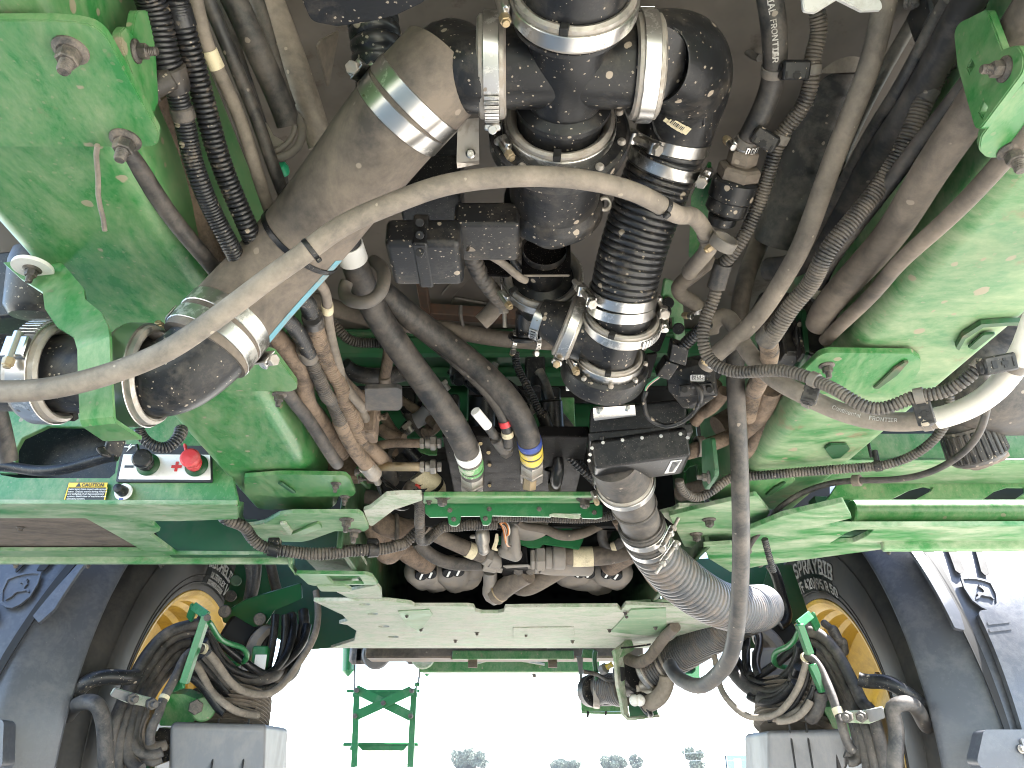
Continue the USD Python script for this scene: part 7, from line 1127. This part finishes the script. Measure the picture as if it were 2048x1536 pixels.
sh_ = part('leg_shield', box8(B('J', 575, 1640, 2.74), B('J', 975, 1640, 2.66), B('J', 572, 1350, 2.74), V(0, .28, 0), .018), 'shield_grey', S, 'grey moulded leg cover on the right'); part('shield_groove', [cbox(B('J', x, 1460, 2.70 - (x - 600) * .0002), (.006, .006, .20), ch=.001) for x in (700, 800)], 'dark_cavity', sh_)
part('leg_bracket', poly_plate([P(*q) for q in pp('J 935,1350,2.66 990,1330,2.66 1050,1440,2.66 1000,1560,2.64 960,1560,2.64')], .02, .004), 'plastic_black', S)
hose('guard_arm', 'J 1080,1015,2.6 1180,1030,2.56 1260,1040,2.52 1340,1085,2.50 1430,1150,2.52 1520,1230,2.66', .0235, 'plastic_black', S, 'upper black tubular arm carrying the right mudguard', n=18); hose('guard_arm', 'J 1520,1290,2.62 1430,1205,2.48 1330,1160,2.42 1280,1190,2.42 1290,1260,2.42 1300,1400,2.40 1290,1600,2.38', .0235, 'rubber_grey', S, 'lower black tubular arm carrying the right mudguard', n=18)

# ================================================================ ladder, hitch step and the green front box
K = lambda x, y, d: B('m', x, y, d)
YL = 5.6
lad = group('ladder', S, 'green folding ladder hanging at the front'); ml = lambda x, y: K(x, y, f'y{YL}')
for (x0, y0, x1, y1) in ((316, 800, 285, 1720), (985, 800, 940, 1720)): part('ladder_rail', bar(ml(x0, y0), ml(x1, y1), .040, .03, V(0, -1, 0)), 'green_clean', lad)
for a, b in (((310, 815), (955, 1130)), ((965, 830), (305, 1130))): part('ladder_brace', bar(ml(*a) + V(0, -.03 - .014 * (a[0] > 500), 0), ml(*b) + V(0, -.03 - .014 * (a[0] > 500), 0), .060, .012, V(0, -1, 0)), 'green_clean', lad)
for y0, y1, w0, w1 in ((845, 930, 410, 880), (1460, 1530, 320, 915)): part('ladder_step', [poly_plate([K(w0, y0, f'y{YL + .05}'), K(w1, y0, f'y{YL + .05}'), K(w1 - 60, y1, f'y{YL + .05}'), K(w0 + 60, y1, f'y{YL + .05}')], .02, .004), cbox((K(w0, y0, f'y{YL + .15}') + K(w1, y0, f'y{YL + .15}')) / 2, (.50, .20, .02), ch=.004)], 'green_clean', lad)
for x, y in ((325, 830), (965, 835), (637, 978), (308, 1128), (953, 1128)): part('ladder_bolt', cyl(ml(x, y) + V(0, -.03, 0), ml(x, y) + V(0, -.062, 0), .016, 14), 'bolt_dark', lad)
for x, y in ((278, 880), (1010, 880), (250, 1500), (980, 1500)): part('ladder_pin', cyl(ml(x - 12, y), ml(x + 12, y), .014, 10), 'green_clean', lad)
part('ladder_rod', cyl(ml(390, 425), ml(1060, 430), .026, 14), 'green_clean', lad)
for x0, x1 in ((292, 290), (1040, 1005)): hose('ladder_cable', f'm {x0},450,y{YL} {x0 - 2},700,y{YL} {x1},800,y{YL}', .007, 'shield_grey', lad, n=8, seg=8)
part('ladder_pin', [cyl(ml(995, 757), ml(1050, 757), .012, 10)], 'green_clean', lad)
for x, w in ((215, .075), (1140, .07)): part('grab_rail', cyl(ml(x, 250), ml(x - 3, 660), .042, 18, ch=.9), 'green_clean', S, 'green grab rail end left of the ladder' if x < 500 else 'green grab rail end right of the ladder')
part('ladder_hook', ribbon(np.array([K(430, 280, 'y4.9'), K(430, 340, 'y4.9'), K(440, 420, 'y4.9'), K(490, 480, 'y4.9'), K(540, 470, 'y4.9')]), np.array([K(560, 270, 'y4.7'), K(510, 300, 'y4.75'), K(500, 380, 'y4.75'), K(540, 450, 'y4.75'), K(580, 400, 'y4.75')]), .02), 'green_pale', S, 'pale curved hook above the ladder'); part('hook_disc', cyl(K(545, 400, 'y4.72'), K(545, 400, 'y4.80'), .085, 24), 'shield_grey', S)
part('step_arm', poly_plate([K(820, 330, 'y5.0'), K(1010, 325, 'y5.0'), K(1160, 380, 'y5.0'), K(1165, 430, 'y5.0'), K(1080, 460, 'y5.0'), K(1030, 390, 'y5.0'), K(830, 360, 'y5.0')], .04, .01), 'green_paint', S, 'green arm with a pale round end right of the ladder'); part('arm_boss', cyl(K(1090, 425, 'y4.95'), K(1090, 425, 'y5.05'), .075, 24), 'green_pale', S)
for x in (320, 375, 980): part('ladder_bracket', cbox(K(x, 405, 'y5.3'), (.10, .06, .12), ch=.02), 'bolt_dark', lad)
# hitch step
F4 = lambda x, y, yy: B('I', x, y, f'y{yy}')
part('hitch_plate', poly_plate([F4(620, 890, 5.2), F4(680, 885, 5.2), F4(685, 945, 5.2), F4(700, 965, 5.2), F4(640, 978, 5.2), F4(622, 945, 5.2)], .05, .004), 'green_dark', S, 'left dark green bracket of the front step'); part('hitch_plate', poly_plate([F4(1330, 885, 5.2), F4(1398, 885, 5.2), F4(1398, 945, 5.2), F4(1375, 978, 5.2), F4(1320, 965, 5.2), F4(1330, 945, 5.2)], .05, .004), 'green_dark', S, 'right dark green bracket of the front step')
part('front_step', cbox((F4(700, 955, 5.1) + F4(1310, 955, 5.1)) / 2, (1.08, .08, .055), ch=.008), 'shield_grey', S, 'grey tread of the front step'); part('front_step', cbox((F4(690, 920, 5.0) + F4(1330, 920, 5.0)) / 2, (1.10, .03, .11), ch=.004), 'green_paint', S)
for q in (((790, 930), (880, 905)), ((1070, 905), (1215, 930))): part('step_rib', bar(F4(q[0][0], q[0][1], 4.97), F4(q[1][0], q[1][1], 4.97), .014, .02, V(0, -1, 0)), 'green_pale', S)
part('hitch_beam', cbox((F4(560, 855, 4.6) + F4(1400, 855, 4.6)) / 2, (1.55, .20, .09), ch=.01), 'rubber_brown', S, 'brown rusty beam under the front floor plate')
for x in (795, 1260): part('hitch_cross', [cbox(F4(x, 870, 4.45), (.05, .03, .14), ch=.003), cbox(F4(x, 880, 4.44), (.24, .03, .04), ch=.003)], 'mud_panel', S)
part('hitch_beam', cbox((F4(840, 875, 4.40) + F4(1220, 875, 4.40)) / 2, (.66, .02, .045), ch=.004), 'green_paint', S)
hose('hitch_rod', 'I 1130,945,4.9 1145,970,4.9 1157,1003,4.9', .012, 'bolt_dark', S, 'small dark rod sticking down from the front step', n=10)
# front box with the pipe ends
fbx = part('front_box', [poly_plate([B('k', *q) for q in ((195, 380, 3.95), (330, 390, 3.95), (345, 300, 3.95), (215, 290, 3.95))], .02, .002), poly_plate([B('k', *q) for q in ((190, 640, 3.9), (310, 640, 3.9), (520, 900, 3.9), (690, 960, 3.9), (690, 1010, 3.9), (190, 1010, 3.9))], .012, .002), poly_plate([B('k', *q) for q in ((190, 1008, 3.9), (690, 1015, 3.9), (690, 960, 4.3), (330, 960, 4.3))], .012, .002)], 'green_paint', S, 'green front box at the end of the ribbed hose'); part('box_side', poly_plate([B('k', *q) for q in ((135, 370, 4.0), (210, 370, 4.0), (200, 900, 4.0), (185, 1000, 4.0), (185, 700, 4.0))], .012, .002), 'shield_grey', S)
part('box_frame', ribbon(np.array([B('k', *q) for q in ((590, 300, 3.35), (600, 440, 3.35), (620, 700, 3.35), (665, 900, 3.35), (690, 1040, 3.35), (740, 1085, 3.36), (1140, 1075, 3.5))]), np.array([B('k', *q) for q in ((750, 170, 3.45), (690, 360, 3.4), (700, 700, 3.4), (730, 900, 3.4), (740, 1000, 3.4), (755, 1070, 3.4), (1140, 1085, 3.55))]), .014), 'green_pale', S, 'pale upright strap bent under the front box'); part('box_frame', poly_plate([B('k', *q) for q in ((600, 290, 3.35), (760, 145, 3.45), (1120, 140, 3.5), (1120, 165, 3.5), (760, 175, 3.45), (770, 300, 3.45), (690, 360, 3.4), (610, 400, 3.35))], .012, .003), 'green_dusty', S)
part('box_frame', poly_plate([B('k', *q) for q in ((745, 950, 3.5), (900, 800, 3.5), (1050, 880, 3.5), (1100, 1070, 3.5), (1130, 1085, 3.5), (760, 1085, 3.5))], .012, .003), 'green_dark', S, 'dark green end plate of the front box')
part('strap_slot', poly_plate([B('k', *q) for q in ((640, 490, 3.34), (680, 490, 3.36), (690, 640, 3.36), (650, 660, 3.34))], -.006, .003), 'dark_cavity', S)
hose('corrugated_hose', 'k 330,780,3.75 400,760,3.74 500,740,3.7 600,760,3.66 700,770,3.62', [.062, .070, .072, .070], 'hose_big_grey', S, 'short finely ribbed hose behind the pale strap', n=36, ribs=(.0125, .004, .6))
part('flange_clamp', ring(B('k', 370, 780, 3.74), V(.9, -.1, -.05), .076, .006, .03, 40), 'steel_dull', S); part('pipe_end', [cyl(B('k', 290, 770, 3.8), B('k', 370, 770, 3.74), .075, 32), cbox(B('k', 450, 900, 3.8), (.085, .06, .035), ch=.005)], 'plastic_black', S, 'black pipe end in the green front box')
part('pipe_end', cyl(B('k', 700, 640, 3.5), B('k', 830, 580, 3.45), .080, 32), 'plastic_black', S, 'black pipe end at the finely ribbed hose')
hose('drain_hose', 'k 1190,590,3.3 1180,700,3.3 1120,820,3.32 1040,890,3.35 960,925,3.38', [.032, .036, .036], 'rubber_tan', S, 'tan hose from the loop end down to the front box', n=18); part('p_clamp', torus(B('k', 920, 935, 3.4), V(.8, 0, .5), .05, .012), 'plastic_black', S)
part('outlet_valve', [cyl(B('k', 780, 790, 3.45), B('k', 1060, 790, 3.4), .035, 20), cbox(B('k', 900, 790, 3.42), (.06, .05, .06), ch=.005), cyl(B('k', 880, 720, 3.42), B('k', 1040, 700, 3.4), .025, 16)], 'steel_dull', S, 'metal outlet valve under the ribbed hose'); part('outlet_valve', casting([[(B('k', 850, 830, 3.4), .02), (B('k', 980, 850, 3.4), .03)], [(B('k', 930, 870, 3.4), .03), (B('k', 1000, 900, 3.4), .02)]]), 'plastic_black', S)
for x in (815, 875): part('white_ball', trimesh.creation.icosphere(3, .024).apply_translation(B('k', x, 882, 3.33)), 'white_plastic', S)
hose('drain_hose', 'k 1290,20,3.0 1200,110,3.1 1100,230,3.2 1000,360,3.25 900,430,3.3 820,430,3.35 740,400,3.4', [.022, .024, .026], 'rubber_brown', S, 'thin dusty hose above the finely ribbed hose', n=14); hose('cable', 'k 210,545,3.7 300,560,3.7 420,600,3.65 540,650,3.6 600,620,3.6 610,520,3.6', .010, 'loom_dusty', S, n=8); hose('cable', 'k 360,300,3.7 350,450,3.7 370,580,3.7 365,720,3.7', .012, 'green_dark', S, n=8)
part('yellow_pin', cyl(B('k', 480, 500, 3.6), B('k', 560, 455, 3.6), .013, 12), 'paint_yellow_mark', S, 'small yellow pin in the front box'); part('valve_cap', cyl(B('k', 430, 530, 3.62), B('k', 480, 500, 3.6), .024, 14), 'shield_grey', S); hose('cable', 'k 620,270,3.4 800,255,3.35 1000,225,3.3', .004, 'plastic_black', S, n=6); hose('cable', 'k 270,1010,3.9 265,1080,3.9', .006, 'plastic_black', S, n=6); hose('cable', 'k 480,1010,3.9 475,1055,3.9', .006, 'plastic_black', S, n=6)
fw_ = part('far_window_frame', poly_plate([B('k', *q) for q in ((1100, 300, 6.2), (1560, 300, 6.2), (1580, 630, 6.2), (1100, 630, 6.2))], .05, .004, [[B('k', *q) for q in ((1290, 330, 6.2), (1520, 340, 6.2), (1530, 530, 6.2), (1490, 570, 6.2), (1290, 570, 6.2))]]), 'green_clean', S, 'green frame with a dark pane behind the hanging hose'); part('pane', poly_plate([B('k', *q) for q in ((1270, 320, 6.25), (1540, 330, 6.25), (1540, 580, 6.25), (1270, 580, 6.25))], .01, 0), 'label_dark', fw_)
# ================================================================ smaller things on the left
hs = Tube(p3('D -60,820,1.25 0,990,1.28 30,1120,1.30 52,1215,1.31')[::-1], .0150, n=22, hollow=.68); part('hose_stub', hs.mesh, 'rubber_grey', S, 'cut open hose end hanging at the far left', smooth=50)
hose('cable', 'D -60,1250,1.5 60,1255,1.5 200,1275,1.49 350,1270,1.48 480,1240,1.48 600,1205,1.48 680,1190,1.48', .0105, 'plastic_clean', S, 'black cable with a clip hanging in front of the left opening', n=14)
part('wire_connector', [rbox([P(*q) for q in pp('D 640,1110,1.47 715,1105,1.48 690,1180,1.48 620,1170,1.47')], .006), rbox([P(*q) for q in pp('D 575,1150,1.46 620,1140,1.47 640,1190,1.47 600,1180,1.46')], .004)], 'plastic_black', S, 'black plug connector left of the sticker panel')
hose('loom', 'D 815,1030,1.42 840,1085,1.42 900,1130,1.42 970,1140,1.43 1030,1100,1.44 1060,1040,1.46', [.0100, .0105, .0130], 'loom_black', S, 'short black ribbed loom curling above the sticker panel', n=16, ribs=(.0055, .0014, .6))
part('side_box', box8(P(-60, 640, 1.35), P(38, 628, 1.35), P(-60, 520, 1.38), V(-.02, .12, .02), .006), 'plastic_clean', S, 'black box at the left edge above the pipe')
part('side_canister', lathe([(0, 0), (.045, .005), (.055, .02), (.055, .10), (.05, .12), (0, .12)], P(78, 640, 1.32), V(0, -.3, 1), 32), 'plastic_black', S, 'round black canister behind the green strap'); part('side_box_label', cbox(P(12, 690, 1.5), (.045, .004, .012), ch=.001), 'label_white', S)
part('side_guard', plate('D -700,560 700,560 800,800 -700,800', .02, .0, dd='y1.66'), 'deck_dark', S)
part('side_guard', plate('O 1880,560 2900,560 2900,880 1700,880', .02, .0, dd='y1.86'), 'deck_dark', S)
hose('hydraulic_hose', 'O 20,-60,.95 70,0,.95 120,20,.95 180,10,.95 240,-50,.95', .035, 'deck_dark', S, n=20)
